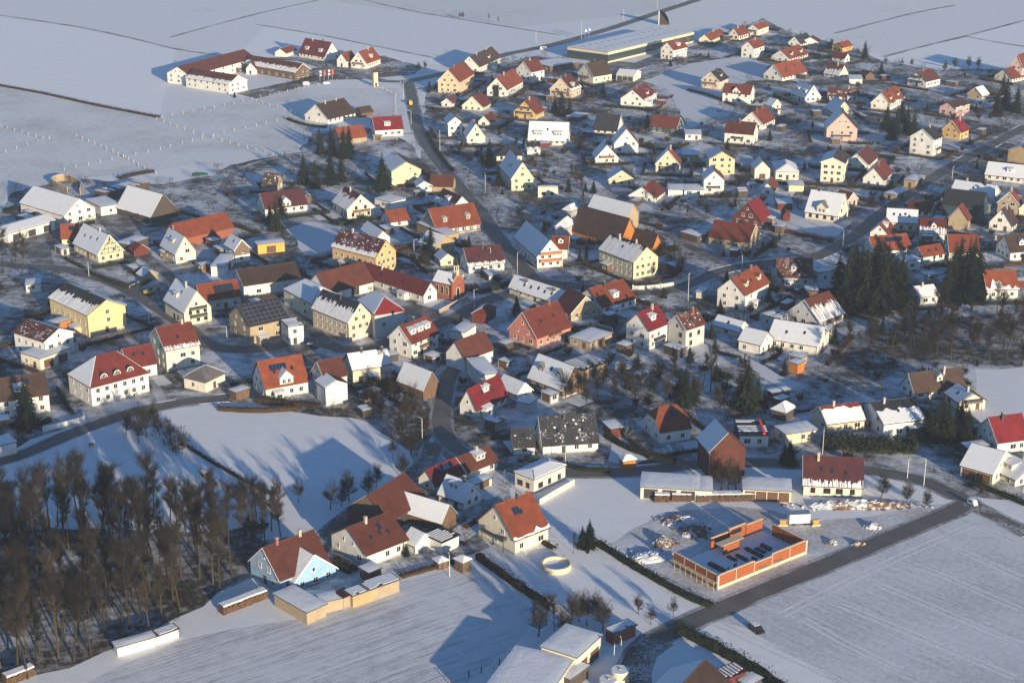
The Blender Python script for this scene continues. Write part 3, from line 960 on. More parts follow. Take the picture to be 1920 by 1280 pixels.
('conifer',80.21,592.04,3.63,3,4.36,1,139),
('conifer',-11.57,936.96,5.5,0,3.34,0,13),
('conifer',204.35,838.61,4.54,2,4.03,1,61),
('conifer',157.87,673.78,4.43,0,1.3,0,186),
('conifer',145.21,475.27,2.79,1,4.39,2,224),
('conifer',81.61,733.43,2.86,2,3.37,0,44),
('conifer',93.73,507.74,5.74,3,1.9,0,187),
('conifer',71.72,447.06,4.76,1,0.97,0,234),
('conifer',89.47,538.08,6.71,0,4.47,0,147),
('conifer',-25.14,763.79,3.54,3,3.99,1,20),
('conifer',166.9,623.72,4.25,1,0.24,2,168),
('conifer',-24.49,777.72,4.22,2,0.08,1,20),
('conifer',62.13,462.48,6.24,3,0.18,0,234),
('conifer',93.52,714.05,3.85,3,0.42,1,45),
('conifer',151.72,1041.12,4.73,2,4.77,2,31),
('conifer',158.09,768.28,3.01,3,5.3,1,66),
('conifer',18.26,507.9,2.67,3,5.9,0,143),
('conifer',192.67,655.94,2.96,1,4.13,2,165),
('conifer',-159.59,533.94,5.82,0,2.22,2,93),
('conifer',5.86,776.15,5.07,2,4.96,0,37),
('conifer',260.1,866.4,5.6,1,2.98,0,69),
('conifer',232.84,870.29,3.74,2,6.24,2,69),
('conifer',224.87,784.62,3.78,3,1.59,1,68),
('conifer',71.02,525.5,5.85,2,4.83,1,147),
('conifer',-16.69,608.24,4.42,3,1.78,0,111),
('conifer',65.28,491.25,3.67,2,2.73,0,145),
('conifer',96.69,601.92,4.14,3,0.11,0,139),
('conifer',17.6,496.59,3.33,1,1.65,0,143),
('conifer',51,614,3.74,2,4.07,0,130),
('conifer',25.49,586.3,5.05,0,3.02,0,133),
('conifer',100.85,603.63,6,3,3.25,0,139),
('conifer',30.62,681.01,2.54,1,5.17,0,50),
('conifer',-26.1,604.12,3.35,2,3.37,2,112),
('conifer',152.52,528.2,2.51,2,1.24,1,176),
('conifer',104.57,495.61,6.09,2,2.57,0,179),
('conifer',134.01,727.88,4.63,1,1.27,0,155),
('conifer',152.55,609.78,6.43,2,2.66,1,162),
('conifer',250.3,840.99,4.35,3,6.18,0,69),
('conifer',122.93,1018.48,4.54,0,2.25,0,259),
('conifer',106.4,632.02,2.57,1,5.45,0,138),
('conifer',172.63,879.4,4.56,3,2.15,0,63),
('conifer',34.07,662.42,6.61,2,1.28,2,135),
('conifer',167.35,569.34,6.54,2,2.61,0,183)
]
FIELD_PATHS = [
[(-382.8,1201.85),(-310.28,1147.42),(-262.64,1101.84),(-216.88,1051.47),(-174,1020.24)],
[(-148.5,1272.83),(-181.16,1212.28),(-209.34,1147.42),(-229.39,1097.47)],
[(232.97,1022.14),(271.94,1065.71),(305.81,1101.84),(371.31,1176.51)],
[(305.09,1101.84),(317.82,1080.31),(335.73,1057.53)],
[(219.73,1112.91),(287.87,1196.7),(335.15,1244.61)],
[(-180.14,1152.17),(-130.01,1106.24),(-82.92,1055.5),(-50.19,1020.24)],
[(-125.1,1287.4),(-70.89,1212.28),(0,1138.02),(32.5,1106.24)],
[(-121.44,657.63),(-126.53,683.79),(-126.97,711.91),(-123.33,734.94),(-110.96,752.85),(-101.95,761.57)],
[(114.4,839.89),(120.17,862.89),(128.77,884.17),(143.11,901.91)]
]
BASIN = (10.4,341.19)
SHELL = [(35.26,340.4),(46.97,330.58),(70.4,348.5)]
BALES = [(-116.12,412.82),(-117.86,404.51),(-81.45,392.73)]
TOWER = (-78.43,926.63)
ARCH = (103.38,1149.79)
SILOS = [(19.62,288.44),(22.15,290.46)]
LOGS = [[(36.45,377.71),(40.28,377.71)],[(40.85,378.03),(45.77,378.03)],[(47.1,377.71),(62.62,378.34)],[(-64.64,319.54),(-56.02,327.32)],[(-104.15,290.46),(-99.59,294.58)]]
HEAPS = [((87.85,374.57),26,4.5,1.8),((44.52,359.54),7,6,1.6),((36.81,353.81),5,4.5,1.8),((32.35,346.31),9,6,1.2),((88.99,362.46),3,2.5,1.1),((77.5,353.81),2.5,2,0.9),((83.46,353.24),2.5,2,0.9),((41.9,366.32),9,5,0.9)]
TRAILER = [(68.69,363.35),(74.61,363.94)]
BANNERS = [(48.56,1084.55),(51.23,1088.83),(-111.86,942.72),(-109.55,944.36),(-107.24,946.01),(-105.23,947.66)]
PLOT = [(24.7,352.12),(37.59,370.26),(49.91,372.41),(63.4,372.41),(75.82,366.32),(90.77,367.83),(110.43,377.08),(109.04,371.48),(88.31,356.08),(73.23,344.41),(46.89,324.86),(41.3,328.82),(30.11,341.73)]
BRAMBLES = [(-112.82,434.76),(-102.55,438.82),(-89.89,412.82),(-86.35,405.58),(-92.36,406.65),(-100.04,419.16),(-107.17,417.66)]
FAR_FIELDS = [
('far_snow_white',[(-387.45,1191.59),(-309.07,1142.7),(-216.88,1051.47),(-186.05,849.22),(-267.18,914.11),(-307.72,933)]),
('far_snow_grey',[(-139.65,1267.09),(0,1138.02),(110.27,1212.28),(143.34,1302.3),(59.55,1314.45),(-136.1,1314.45)]),
('far_snow_white',[(189.91,1142.7),(235.06,1024.05),(271.94,1065.71),(367.93,1171.57),(327.74,997.94),(257.78,980.05),(225.96,1012.71),(207.29,1055.5)]),
('far_snow_white',[(-173.4,1016.46),(-171.96,1147.42),(-82.92,1055.5),(-36.05,997.94),(-58.79,994.31),(-108.6,1035.64),(-135.75,1035.64)])
]
TARP = (-141.38,718.77)
EXCAV = (-128.11,545.95)
CONTAINER = (51.8,491.2)
HOUSES = [
('G',-177.72,962.04,-2.038,64.36,16.16,5.86,10.18,'w','n','-','long white farm inn with a bare brown roof at the snowfield edge',{'ch':'1'}),
('G',-168.2,920.51,-0.624,34.4,14.4,5.6,9.44,'w','n','Nt.35','white inn wing with snow along its lower roof edge',{'ch':'0'}),
('G',-139.8,964.18,-0.681,43.91,12.51,4.79,8.78,'b','n','Nt.45','low inn wing with brown timber gable and melting snow',{'sky':'4','ch':'0'}),
('G',-154.43,971.71,-1.621,17.26,5.93,3.67,7.14,'w','r','a','tiny white gabled porch house inside the inn courtyard',{'win':'1','ch':'0'}),
('G',-143.05,1030.26,-1.955,13.73,8.03,2.51,5.03,'w','r','-','small white red-roofed outbuilding behind the farm inn',{'win':'n','ch':'0'}),
('G',-120.79,1019.1,-0.729,24.1,12.15,3.26,11.08,'w','d','-','broad white house with dark red roof and two snow-capped dormers',{'dorm':'2s','ch':'2'}),
('G',-100.91,991.85,-2.03,10.82,7.11,4.28,8.51,'w','o','-','white double garage with orange roof and two brown doors',{'gar':'2','win':'1','ch':'0'}),
('G',-89.21,991.23,-1.962,18.73,10.48,3.79,10.08,'w','o','-','orange-roofed house with timber balcony behind the transformer tower',{'dorm':'1s','bal':'1'}),
('G',-94.69,837.41,-2.222,20.9,16.23,3.15,9.54,'w','b','-','white house with brown roof alone on the snowy slope',{'sky':'3','ch':'2'}),
('G',-78.01,846.57,-2.451,7.37,6,2.6,5,'b','b','-','brown-roofed garage annex beside the hillside house',{'win':'n','ch':'0','w':'6','e':'2.6','h':'5'}),
('G',-62.59,802.31,-2.883,14.17,11,4,9,'w','x','-','white house with bright crimson roof and wide flat dormer',{'dorm':'1s','ch':'1','w':'11','e':'4','h':'9'}),
('G',-80.12,786.51,0.526,14.37,10,3,7.5,'t','o','-','long orange-roofed barn behind the dark spruces',{'win':'n','ch':'0','w':'10','e':'3','h':'7.5'}),
('G',-49.89,710.61,-1.249,20.79,13.34,6.86,10.62,'y','b','L1','pale yellow gabled house with snowy roof beside the hill road',{'ch':'1'}),
('G',-31.69,920.45,-1.855,28.46,12.26,6.84,13.14,'e','o','-','tall peach house with orange roof at the road junction',{'bal':'s','ch':'1'}),
('G',-18.87,986.5,-1.929,36.7,12,4,9.6,'w','b','-','white semi-detached house with grey-brown roof and twin chimneys',{'ch':'2','dorm':'1g','w':'12','e':'4','h':'9.6'}),
('G',-3.87,910.17,-1.909,27.15,11.77,4.55,10.8,'w','o','-','white house with tall brown glazed porch in its gable',{'porch':'1','ch':'1'}),
('G',-33.69,871.73,-1.962,7.12,6.33,2.51,4.72,'w','r','-','tiny white garage with steep red roof below the peach house',{'win':'1','ch':'0'}),
('G',-18.94,865.77,-1.929,12.83,11.5,2.47,7.55,'c','r','-','cream house with red tiles between two small white garages',{'ch':'1'}),
('G',-12.5,826.41,-1.924,9.81,6.48,2.26,5.54,'w','n','-','white cottage with brown-red roof and open ground floor porch',{'ch':'1'}),
('G',-29.28,801.72,-1.382,12.24,7.06,7.26,10.08,'w','r','L1','white house with half snow half red roof near the hill road',{'ch':'0'}),
('G',-18.48,786.85,-1.417,11.71,8.86,3.77,9.92,'c','n','L1','cream gabled house with deep snow slope above the dark spruce',{'ch':'1'}),
('G',-1.75,749.8,-3.053,11.87,11,3.2,7,'c','k','-','cream bungalow with wide hipped charcoal roof',{'hip':'1','ch':'0','w':'11','e':'3.2','h':'7'}),
('G',9.8,761.92,0.163,6.27,8,3,5.5,'w','k','Nt.3','low dark-roofed bungalow behind the hipped bungalow',{'w':'8','e':'3','h':'5.5','ch':'1'}),
('G',10.7,946.71,-2.281,11.97,11.3,6.3,11.5,'w','r','-','white house with brown-red roof near the snowy carport',{'ch':'1'}),
('F',25.72,985.41,-2.463,22.73,18.68,3.5,3.5,'b','s','1','long brown carport with snow roof near the highway',{'gar':'3'}),
('G',48.3,944.86,-2.437,14.69,13,4.36,10.86,'c','b','-','wide cream house with plain brown roof and dark balcony',{'bal':'1','ch':'1'}),
('G',68.3,948.13,-0.389,10.53,13.58,3.6,5.86,'c','b','N1','cream triple garage with snowy roof beside the bare gardens',{'gar':'3','win':'1','ch':'0'}),
('G',101.52,1020.37,-2.241,15.28,9.65,6.49,10.78,'w','r','-','white house with crimson-red roof in front of the glass hall',{'dorm':'1s','ch':'1'}),
('G',133.1,1085.83,-2.057,27.23,8.12,2.55,5.68,'c','o','-','orange-roofed house half hidden by dark bushes beyond the glass hall',{'ch':'1'}),
('G',151.52,1092.3,-2.198,13.17,7.64,3.64,7.94,'c','o','-','cream house with orange roof on the top row of houses',{'ch':'2'}),
('G',167.72,1113.52,-2.115,17.61,7.53,4.46,7.17,'c','o','-','last orange-roofed cream house at the far snowfield edge',{'ch':'1','bal':'1'}),
('G',151.59,1025.13,-2.162,14.49,8.78,6.6,10.41,'w','o','-','white orange-roofed house standing behind the snow-covered paddock',{'ch':'1'}),
('G',29.82,899.67,-2.009,13.3,13,4.63,11.13,'e','n','R.15','peach house with snow-capped roof window and dark conifer in front',{'bal':'1','dorm':'1s','ch':'1'}),
('G',69.06,878.56,-1.985,19.82,13.64,4.39,9.43,'w','r','R.1','white house with red roof and projecting second gable by the paddock',{'dorm':'1g','ch':'1'}),
('G',116.13,926.16,-2.07,13.48,10.87,4.81,9.52,'e','k','-','peach house with dark roof standing at the paddock fence',{'bal':'1','dorm':'1g','ch':'1'}),
('G',123.81,882.17,-0.434,15.55,8,5.88,9.88,'w','r','-','white house with red roof and big snow-topped centre gable',{'dorm':'1G','ch':'0'}),
('G',8.9,844.23,-2.002,10.3,12.85,3.35,9.5,'o','r','-','ochre chalet with bright red roof and long wooden balcony',{'bal':'2','ch':'1'}),
('G',18.21,783.39,-0.156,19,11.48,2.94,10.66,'w','k','N1','white house with snow roof and two huge boxy dormers',{'dorm':'2B','ch':'0','bal':'s'}),
('G',48.78,809.39,-0.309,11.98,13.09,2.14,8.72,'w','k','-','white-gabled house with broad charcoal roof among dark bushes',{'ch':'1'}),
('G',54.29,766.93,-1.539,11.13,11.57,5.03,11.96,'w','o','L1','white house with blue-shaded snow slope and orange slope',{'ch':'0'}),
('G',43.78,746.71,-1.491,10.95,10.62,2.61,8.55,'w','n','L1','white gabled house with dark balcony below the orange-snow house',{'bal':'1','ch':'1'}),
('G',77.91,808.28,-0.447,14.07,9,3.6,8,'q','r','-','dark teal timber house with plain red roof and white windows',{'ch':'0','w':'9','e':'3.6','h':'8'}),
('G',112.68,786.14,2.757,14.01,11,5.5,10,'w','n','-','large white house with L-shaped brown-red roof',{'ch':'1','bal':'s','w':'11','e':'5.5','h':'10'}),
('G',125.93,821.06,-2.112,16.63,11.63,3.5,8.91,'w','r','-','white house with dark shutters and brown-red roof behind the L-shaped one',{'ch':'2'}),
('G',71.28,725.82,-1.717,10.03,10.61,4.75,10.81,'y','o','L1','yellow house with brown balcony and narrow orange slope',{'bal':'1','ch':'1'}),
('G',94.75,723.24,-1.564,11.19,11.45,7.84,11.26,'e','b','L1','tall peach gabled house with blank wall and snowy slope',{'ch':'0'}),
('F',83.98,749.88,-1.692,13.71,7.67,3.5,3.5,'t','s','1','tan flat-roofed annex under snow beside the yellow house',{'win':'1'}),
('F',89.77,794.52,-1.639,10.6,7.79,3,3,'w','s','1','white flat garage with snow near the teal timber house',{'gar':'1'}),
('F',34.11,837.12,-2.086,11.39,7.28,2.6,2.6,'k','s','1','dark garden hut with snow near the ochre chalet',{'win':'n'}),
('G',1.96,702.78,-1.362,25.08,9.61,5.86,12.62,'y','b','L1','yellow gabled house with deep snowy dormer slope by the spruce',{'ch':'1','dorm':'1s'}),
('F',15.45,680.5,0,8.47,2.75,5,5,'c','s','1','cream flat annex with snow and dark solar sheet',{'sol':'1'}),
('G',189.12,1070.37,-2.188,17.05,9.03,2.11,6.32,'w','k','-','white house with slate-dark solar roof on the far row',{'ch':'1','sol':'4'}),
('G',196.4,1070.5,-1.871,9.34,10.82,2.43,5.21,'w','r','-','small red-roofed house behind the slate solar house',{'ch':'0'}),
('G',211.93,1045.65,-2.28,12.79,7.35,3.27,5.95,'o','o','-','vivid orange house with orange roof at the far edge',{'ch':'1'}),
('G',173.53,1016.88,-2.219,23.79,13,2.51,7.02,'w','o','-','large white house with orange roof and white gabled dormers',{'dorm':'2g','ch':'1'}),
('G',161.2,955.44,-2.33,25.29,13,2.64,8.98,'w','o','-','white twin house with long orange roof and roof windows',{'sky':'2','ch':'1'}),
('G',203.99,1008.39,-0.803,9.23,5.5,2.64,5.36,'w','d','-','white-gabled house with dark red roof below the vivid orange house',{'ch':'0'}),
('G',191.41,956.59,-0.869,10.74,8.81,2.32,7.7,'c','r','Nt.5','cream house with patchy snow on its red roof',{'ch':'1'}),
('F',199.17,940.02,-1.702,12.5,7.4,3,3,'w','s','1','white flat garage with snow on the upper lane',{'gar':'1'}),
('G',208.24,951.29,-1.279,8.18,5.5,2.52,4.5,'b','r','-','brown shed with small red roof near a pointed spruce',{'win':'n','ch':'0'}),
('G',236.93,931.04,-2.379,14.38,12.42,4.01,8.43,'w','n','-','wide white house with brown balcony and brown-red roof beside the meadow',{'bal':'2','ch':'1'}),
('G',203.3,871.69,-2.106,23.8,10.66,3.48,9.21,'w','o','R.1','white house with orange roof and two snowy slanted dormers',{'dorm':'2g','ch':'1'}),
('G',161.75,888.03,-1.218,15.23,9.71,3.15,9.39,'w','k','L1','grey-white house with snow roof and two box dormers',{'dorm':'2s','ch':'0'}),
('G',182.57,888.61,-0.22,16.59,9,3,6.5,'w','n','Np','long brown-red roofed row with streaks of snow',{'ch':'1','w':'9','e':'3','h':'6.5'}),
('G',137.98,850.18,-1.044,5.4,5.72,5.45,8.52,'c','n','L1','small cream house with brown balcony and snow slope',{'bal':'1','ch':'0'}),
('G',172.16,847.1,-1.427,15.2,9.4,3.2,8.8,'y','r','L1','pale yellow house with large blue-shaded snow slope above the pink house',{'ch':'0'}),
('G',162.54,792.21,-1.669,13.68,14.76,6.95,14.59,'p','b','L1','pink house with brown trim bands in its tall gable',{'bal':'1','ch':'0'}),
('G',197.27,761.3,-2.202,10.17,11.67,8.51,12.68,'w','k','-','tall off-white house with charcoal roof beside the village street',{'ch':'1','bal':'s'}),
('G',220.18,794.81,-2.275,9.53,9.44,4.42,9.36,'o','x','-','ochre house with bright red roof beside the charcoal-roofed one',{'ch':'1'}),
('G',234.84,853.7,-2.296,15.76,9.25,4.21,7.1,'p','b','R.1','low pink bungalow with brown roof and red awning',{'ch':'0'}),
('G',258.51,894.73,-2.3,8.02,8.59,2.38,6.31,'t','n','R1','tan cottage with snowy roof in front of dark trees',{'ch':'0'}),
('G',300.76,954.12,-2.267,20.44,7.27,8.14,14.65,'p','r','-','salmon house with red roof on the upper far corner',{'ch':'1'}),
('G',291.86,947.26,-2.431,15.7,11.78,2.57,7.39,'c','r','-','cream house with dark red roof below the salmon corner house',{'ch':'0'}),
('G',144.73,712.96,-1.871,17.63,10.04,9.26,11.39,'c','b','L1','tall cream block house with blank gable and snow slope',{'ch':'0'}),
('G',162.16,737.94,-2.012,19.51,10.33,3.04,7.25,'w','n','L1','white house with brown-red roof behind the tall cream block house',{'ch':'0'}),
('G',162.48,705.12,-1.981,17.78,9.1,4.07,8.9,'w','r','-','white cottage with steep red roof next to the tall cream block house',{'ch':'1'}),
('G',240.05,745.31,-2.214,10.3,12.51,5.59,8.23,'t','b','-','pale tan house with a blank gable at the street bend',{'ch':'0','win':'n'}),
('G',221.63,710.31,-0.476,16.81,11,3,7.5,'w','d','N1','white house with snow roof and one big dark roof recess',{'dorm':'1x','ch':'0','w':'11','e':'3','h':'7.5'}),
('G',-187.37,649.44,-0.712,30.68,15.01,4.81,10.35,'w','s','N1','big weathered white barn with smooth snow roof',{'win':'3','ch':'0'}),
('F',-170.8,658,-0.922,15.5,8.55,4,4,'w','s','1','white stable annex with snow roof beside the weathered barn',{'win':'1'}),
('G',-150.75,650.4,-0.708,22.67,13.42,3.17,11.07,'k','n','N1','dark timber barn with speckled snow roof in the farmyard',{'win':'n','ch':'0'}),
('G',-194.15,622.36,0.957,23.18,11,4.2,5.6,'w','s','N1','open vehicle shed with white posts and snow roof',{'gar':'3','win':'n','ch':'0','w':'11','e':'4.2','h':'5.6'}),
('G',-157.39,593.92,-0.883,20.67,10.17,3.75,10.42,'y','b','N1','pale yellow farmhouse with black half-timbered gable and snow roof',{'tim':'1','sky':'3','ch':'1'}),
('G',-172.35,611.12,0.239,6.54,8,3.2,7.5,'y','o','-','yellow bay-windowed house with orange roof and solar square',{'sol':'2','ch':'0','w':'8','e':'3.2','h':'7.5'}),
('G',-126.23,590.32,-0.996,14.44,8.01,4.29,10.4,'c','r','L1,R1','cream house with brown window frames and snow dormer roof',{'dorm':'1s','ch':'1'}),
('G',-122.91,615.84,0.764,24.57,11,4,8.5,'r','o','-','long barn with orange-red roof behind the cream house',{'win':'n','ch':'0','w':'11','e':'4','h':'8.5'}),
('G',-103.47,588.17,-1.005,9.28,6.02,5.66,9.1,'w','b','L1','small barn with brown boarded gable and white base',{'win':'1','ch':'0','board':'1'}),
('F',-106.82,574.61,-1.652,15.14,4.92,4,4,'w','s','1','white lean-to with sagging snow roof beside the boarded-gable barn',{'gar':'1'}),
('F',-92.85,598.76,-2.752,10.41,4.43,4,4,'o','s','1','ochre flat garage with snow on its roof',{'gar':'1'}),
('F',-146.75,604.4,-2.09,10.9,6.26,3,3,'k','s','1','dark open carport with snow roof in the farm lane',{'win':'n'}),
('G',-142.37,595.18,-0.929,5.08,5.5,2.52,4.5,'m','r','-','tiny dark red garden cabin beside the farm lane',{'win':'n','ch':'0'}),
('G',-132.31,563.48,-0.923,5.4,5.5,2.49,4.29,'t','b','L1','small tan garden house with snow slope by the hedge corner',{'win':'n','ch':'0'}),
('F',-170.57,552.06,-1.325,6.74,4.89,3,3,'c','s','1','small cream garden hut with snow roof among bare shrubs',{'win':'1'}),
('G',-141.8,514.92,-0.81,24.91,14.02,8.04,11.59,'a','k','Lt.55','tall yellow apartment house with dark roof and lower snow band',{'win':'c','ch':'1'}),
('G',-148.94,487.17,-0.645,15.27,11.04,7.1,9.62,'w','n','Lp','white house with red roof and patchy snow above the carport',{'ch':'0'}),
('F',-149.69,506.86,-2.251,6.86,4.19,4,4,'z','s','1','bright orange shed with snow roof behind the tall yellow house',{'win':'n'}),
('G',-109.62,521.24,-0.967,16.16,9.68,5.41,11.97,'c','r','L1','cream house with timber gable balconies and snowy wide dormer',{'dorm':'1s','bal':'2','ch':'1'}),
('G',-101.85,534.05,0.464,13.73,10,4.5,8.5,'g','o','-','grey house with orange roof and large solar thermal panel',{'sol':'P','ch':'0','w':'10','e':'4.5','h':'8.5'}),
('G',-87.6,552.88,0.478,21.17,13.04,4.74,8.43,'w','b','-','long farm barn with plain dark brown roof and white wall',{'win':'2','ch':'0'}),
('G',-83.18,504.43,-2.5,14,14,6.5,11.5,'t','k','-','tan workshop with a roof full of dark solar panels',{'sol':'A','ch':'0','win':'2','w':'14','e':'6.5','h':'11.5'}),
('F',-71.25,497.92,-1.12,7.32,5.08,6.5,6.5,'w','s','.6','white flat-roofed block beside the solar workshop',{}),
('G',-105.65,478.71,-2.597,10.95,14,7.3,12.37,'c','r','Nt.15','cream town house with red roof and tall side windows',{'ch':'1'}),
('G',-105.01,694.29,-0.166,6.57,9,3,7,'t','b','Np','brown-roofed cottage half hidden behind tall dark conifers',{'w':'9','e':'3','h':'7','ch':'0'}),
('G',-96.02,657.82,-2.687,18.26,11,3.5,8.5,'w','m','-','white house with maroon roof and white centre gable',{'dorm':'1G','ch':'0','w':'11','e':'3.5','h':'8.5'}),
('G',-65.74,653.32,-1.076,15.38,11.92,4.37,9.88,'c','d','Lt.65','cream gable house with balcony and half-melted snow slope',{'bal':'1','sky':'2','ch':'1'}),
('G',-47.42,638.25,-2.674,8.38,9.74,2.59,5.87,'w','o','-','small white house with plain orange roof',{'win':'1','ch':'0'}),
('F',-51.38,665.37,-0.734,9.69,8.71,3.4,3.4,'w','s','1','white flat garage row under snow behind the small orange-roofed house',{'win':'1'}),
('G',-24.72,657.26,-1.044,15.7,9,3.5,8,'w','m','Lt.4','white-gabled house with maroon roof and diagonal snow streaks',{'dorm':'1s','ch':'0','w':'9','e':'3.5','h':'8'}),
('G',-30.28,692.7,-0.113,9.9,10,3,6.5,'t','n','-','brown-roofed barn standing at the bend of the hill road',{'win':'n','ch':'0','w':'10','e':'3','h':'6.5'}),
('G',-38.83,691.32,-1.347,7.77,6.22,3.16,5.06,'w','k','L1','bluish white house in shade beside the pale yellow house',{'ch':'0'}),
('G',-24.35,628.67,-2.633,19.73,13,3.6,10,'h','o','-','long half-timbered house with orange roof and two snow dormers',{'dorm':'2g','ch':'0','timw':'1','w':'13','e':'3.6','h':'10'}),
('F',-29.58,620.61,-0.971,22.02,5.67,3.4,3.4,'t','s','1','snow-roofed lean-to barn at the half-timbered house end',{'win':'n'}),
('G',-28.55,595.94,-0.758,9.14,9.78,5.05,8.32,'t','n','L1','tan barn with snow roof between bare trees',{'win':'n','ch':'0'}),
('G',-25.19,583.64,-1.226,7.58,5.5,2.55,4.67,'y','n','L1','small yellow cottage with snow roof behind the chapel',{'ch':'0'}),
('G',-54.94,579.01,-0.702,22.61,10.59,7.41,12.5,'o','m','Nt.22,Np','huge ochre house with dark maroon roof and snow strip',{'ch':'1','win':'c2'}),
('G',-53.51,613.95,-1.094,15.4,5.5,3.16,5.91,'w','s','N1','white barn with smooth snow roof behind the huge ochre house',{'win':'n','ch':'0'}),
('G',-60.67,547.81,0.741,19.89,12,4,9.5,'w','n','-','long farm wing with orange-red roof in the walled yard',{'win':'n','ch':'0','w':'12','e':'4','h':'9.5'}),
('G',-40.79,549.92,-0.779,34.65,6.18,3.69,7.17,'w','d','-','long white farm house with brown-red roof beside the chapel',{'ch':'1'}),
('F',-68.07,529.58,-0.957,20.85,11.85,5.8,9.8,'c','s','1','white guesthouse with snowy pyramid roof',{'hip':'4','win':'2s'}),
('G',-56.11,507.21,-0.839,19.9,9.21,7.08,12.26,'e','k','Nt.6','peach town house with dark roof and streaky melting snow',{'win':'c2','ch':'1'}),
('F',-43.49,509.73,-1.137,16.6,10.21,8.2,12.2,'g','x','.5','blue-grey house with crimson hipped roof and speckled snow side',{'hip':'4','win':'2s'}),
('G',-31.34,488.76,-2.238,13.11,9.13,5.71,10.22,'w','r','-','white three-storey house with red roof and three snowy dormers',{'dorm':'3x','ch':'1','bal':'s'}),
('G',-13.24,476.87,-2.314,12.68,8.11,4.67,9.16,'w','n','L1','large white barn house with snow slope and brown-red slope',{'win':'n','ch':'0'}),
('F',-9.06,462.22,-1.244,14.81,5.28,5,5,'w','s','1','white sloping annex under snow beside the large white barn',{'win':'n'}),
('G',-11.06,577.11,-2.803,13.84,10,3.5,8.5,'w','m','Nt.15','white house with brown-red roof and snow ledge behind the chapel',{'w':'10','e':'3.5','h':'8.5','ch':'1'}),
('F',-15.95,502.85,-2.014,8.71,4.92,3,3,'w','s','1','low snow-roofed carport beside the church street',{'win':'n'}),
('F',-9.45,519.32,-1.938,9.68,4.9,3.2,4.7,'m','r','.4','dark red garden roof with snow across from the chapel',{'hip':'1.5','win':'n'}),
('G',48.33,702.28,-1.577,9.61,11.22,3.44,7.34,'e','k','L1','peach house with snow slope above the white barn roof',{'ch':'0'}),
('G',58.18,678.68,-1.968,14.73,11.34,2.5,6.31,'w','r','-','white house with red roof and two long snowy roof windows',{'sky':'2','ch':'1'}),
('G',41.09,637.16,-0.799,21.13,6.7,6.29,10.5,'t','s','N1','tall tan barn with smooth snow roof behind the brown barn',{'win':'n','ch':'0'}),
('G',36.14,613.87,-0.815,26.21,9.72,3.2,11.59,'z','b','-','huge brown barn with orange boarded gable',{'win':'n','ch':'0','board':'1'}),
('G',51.17,603.35,-0.785,12.44,4.93,2.71,6.91,'z','b','-','dark-roofed barn wing with small orange boarded gable',{'win':'n','ch':'0','board':'1'}),
('G',42.92,574.34,-0.96,20.09,11.42,7.05,11.75,'y','k','Nt.85','stately yellow house with rows of windows and streaky snow roof',{'win':'c2','ch':'2'}),
('G',9.96,590.91,-1.265,27.94,9.92,4.91,10.81,'w','b','L1','white chalet with two long orange-wood balconies',{'bal':'3','ch':'0'}),
('G',18.42,592.49,-0.083,5.87,8,4.5,8,'w','o','-','orange-roofed cross wing of the balcony chalet',{'dorm':'1g','ch':'0','w':'8','e':'4.5','h':'8'}),
('F',24.4,650.63,-2.149,7.46,4.15,2.8,4.8,'g','s','1','small snow-capped hut near the huge brown barn',{'hip':'2','win':'n'}),
('F',21.12,620.38,-1.989,8.43,5.05,4.5,7.5,'g','s','1','grey hipped outbuilding with snow beside the huge brown barn',{'hip':'3','win':'n'}),
('F',71.16,614.44,-0.843,8.79,5.17,3,3,'k','s','1','dark double garage with snow roof along the lane',{'gar':'2'}),
('G',97.61,638.93,-2.131,10.4,12.44,3.02,9.84,'m','x','-','crimson-roofed house with maroon clad gable',{'ch':'1'}),
('G',86.37,607.92,2.638,16.25,12,4,9,'t','r','-','red-roofed barn house with tan brick wall behind shrubs',{'w':'12','e':'4','h':'9','ch':'0'}),
('G',10.24,539.25,-0.806,26.16,5.74,2.9,6.56,'c','s','N1','long low house with snow roof and row of roof windows',{'sky':'5','dorm':'2g','ch':'0'}),
('G',32.37,532.66,-2.445,15.58,13.37,3.53,8.31,'w','o','-','white house with orange-red roof and one big snow dormer',{'dorm':'1x','ch':'1'}),
('G',22.12,524.51,-1.041,10.3,11.14,3.11,8.07,'t','n','-','tan-gabled house behind the salmon house',{'ch':'0'}),
('G',9.16,500.66,-2.355,16.12,12.34,4.11,10.94,'s','r','-','salmon pink house with long red roof',{'bal':'s','sky':'2','ch':'1'}),
('G',43.62,495.08,-2.294,10.32,9,7.4,12,'w','x','-','narrow white house with crimson roof and snow dormer',{'dorm':'1x','bal':'s','ch':'1'}),
('G',56.32,495.38,-2.423,8.99,7.41,7.25,10.9,'g','n','Np','grey-white house with brown-red roof and patch of snow',{'ch':'1'}),
('G',72.16,506.08,-0.756,10.07,5.5,2.61,5.09,'w','s','N1','small white house with smooth snow roof',{'win':'1','ch':'0'}),
('G',80.26,537.02,-2.196,17.68,10.5,6.55,11.3,'w','o','-','tall white house with orange-red roof and bay dormer',{'dorm':'2g','ch':'2','win':'2'}),
('F',66.87,544.2,-1.971,5.73,2.59,2.5,2.5,'g','s','1','tiny snow-topped kiosk by the street corner',{'win':'n'}),
('F',25.52,495.46,-2.26,11.52,8.45,3,3,'t','s','1','tan flat garage in the walled yard of the salmon house',{'gar':'1'}),
('G',87.49,690.35,-1.581,10.16,8.67,6.52,10.37,'w','r','L1','white house with balcony above the snowy garages',{'bal':'1','ch':'0'}),
('F',70.9,686.03,-1.657,9.7,6.28,3,3,'w','s','1','first snowy flat garage beside the lane',{'gar':'1'}),
('F',78.01,685.62,-1.481,10.18,8.46,3,3,'w','s','1','wider snowy flat garage beside the lane',{'gar':'2'}),
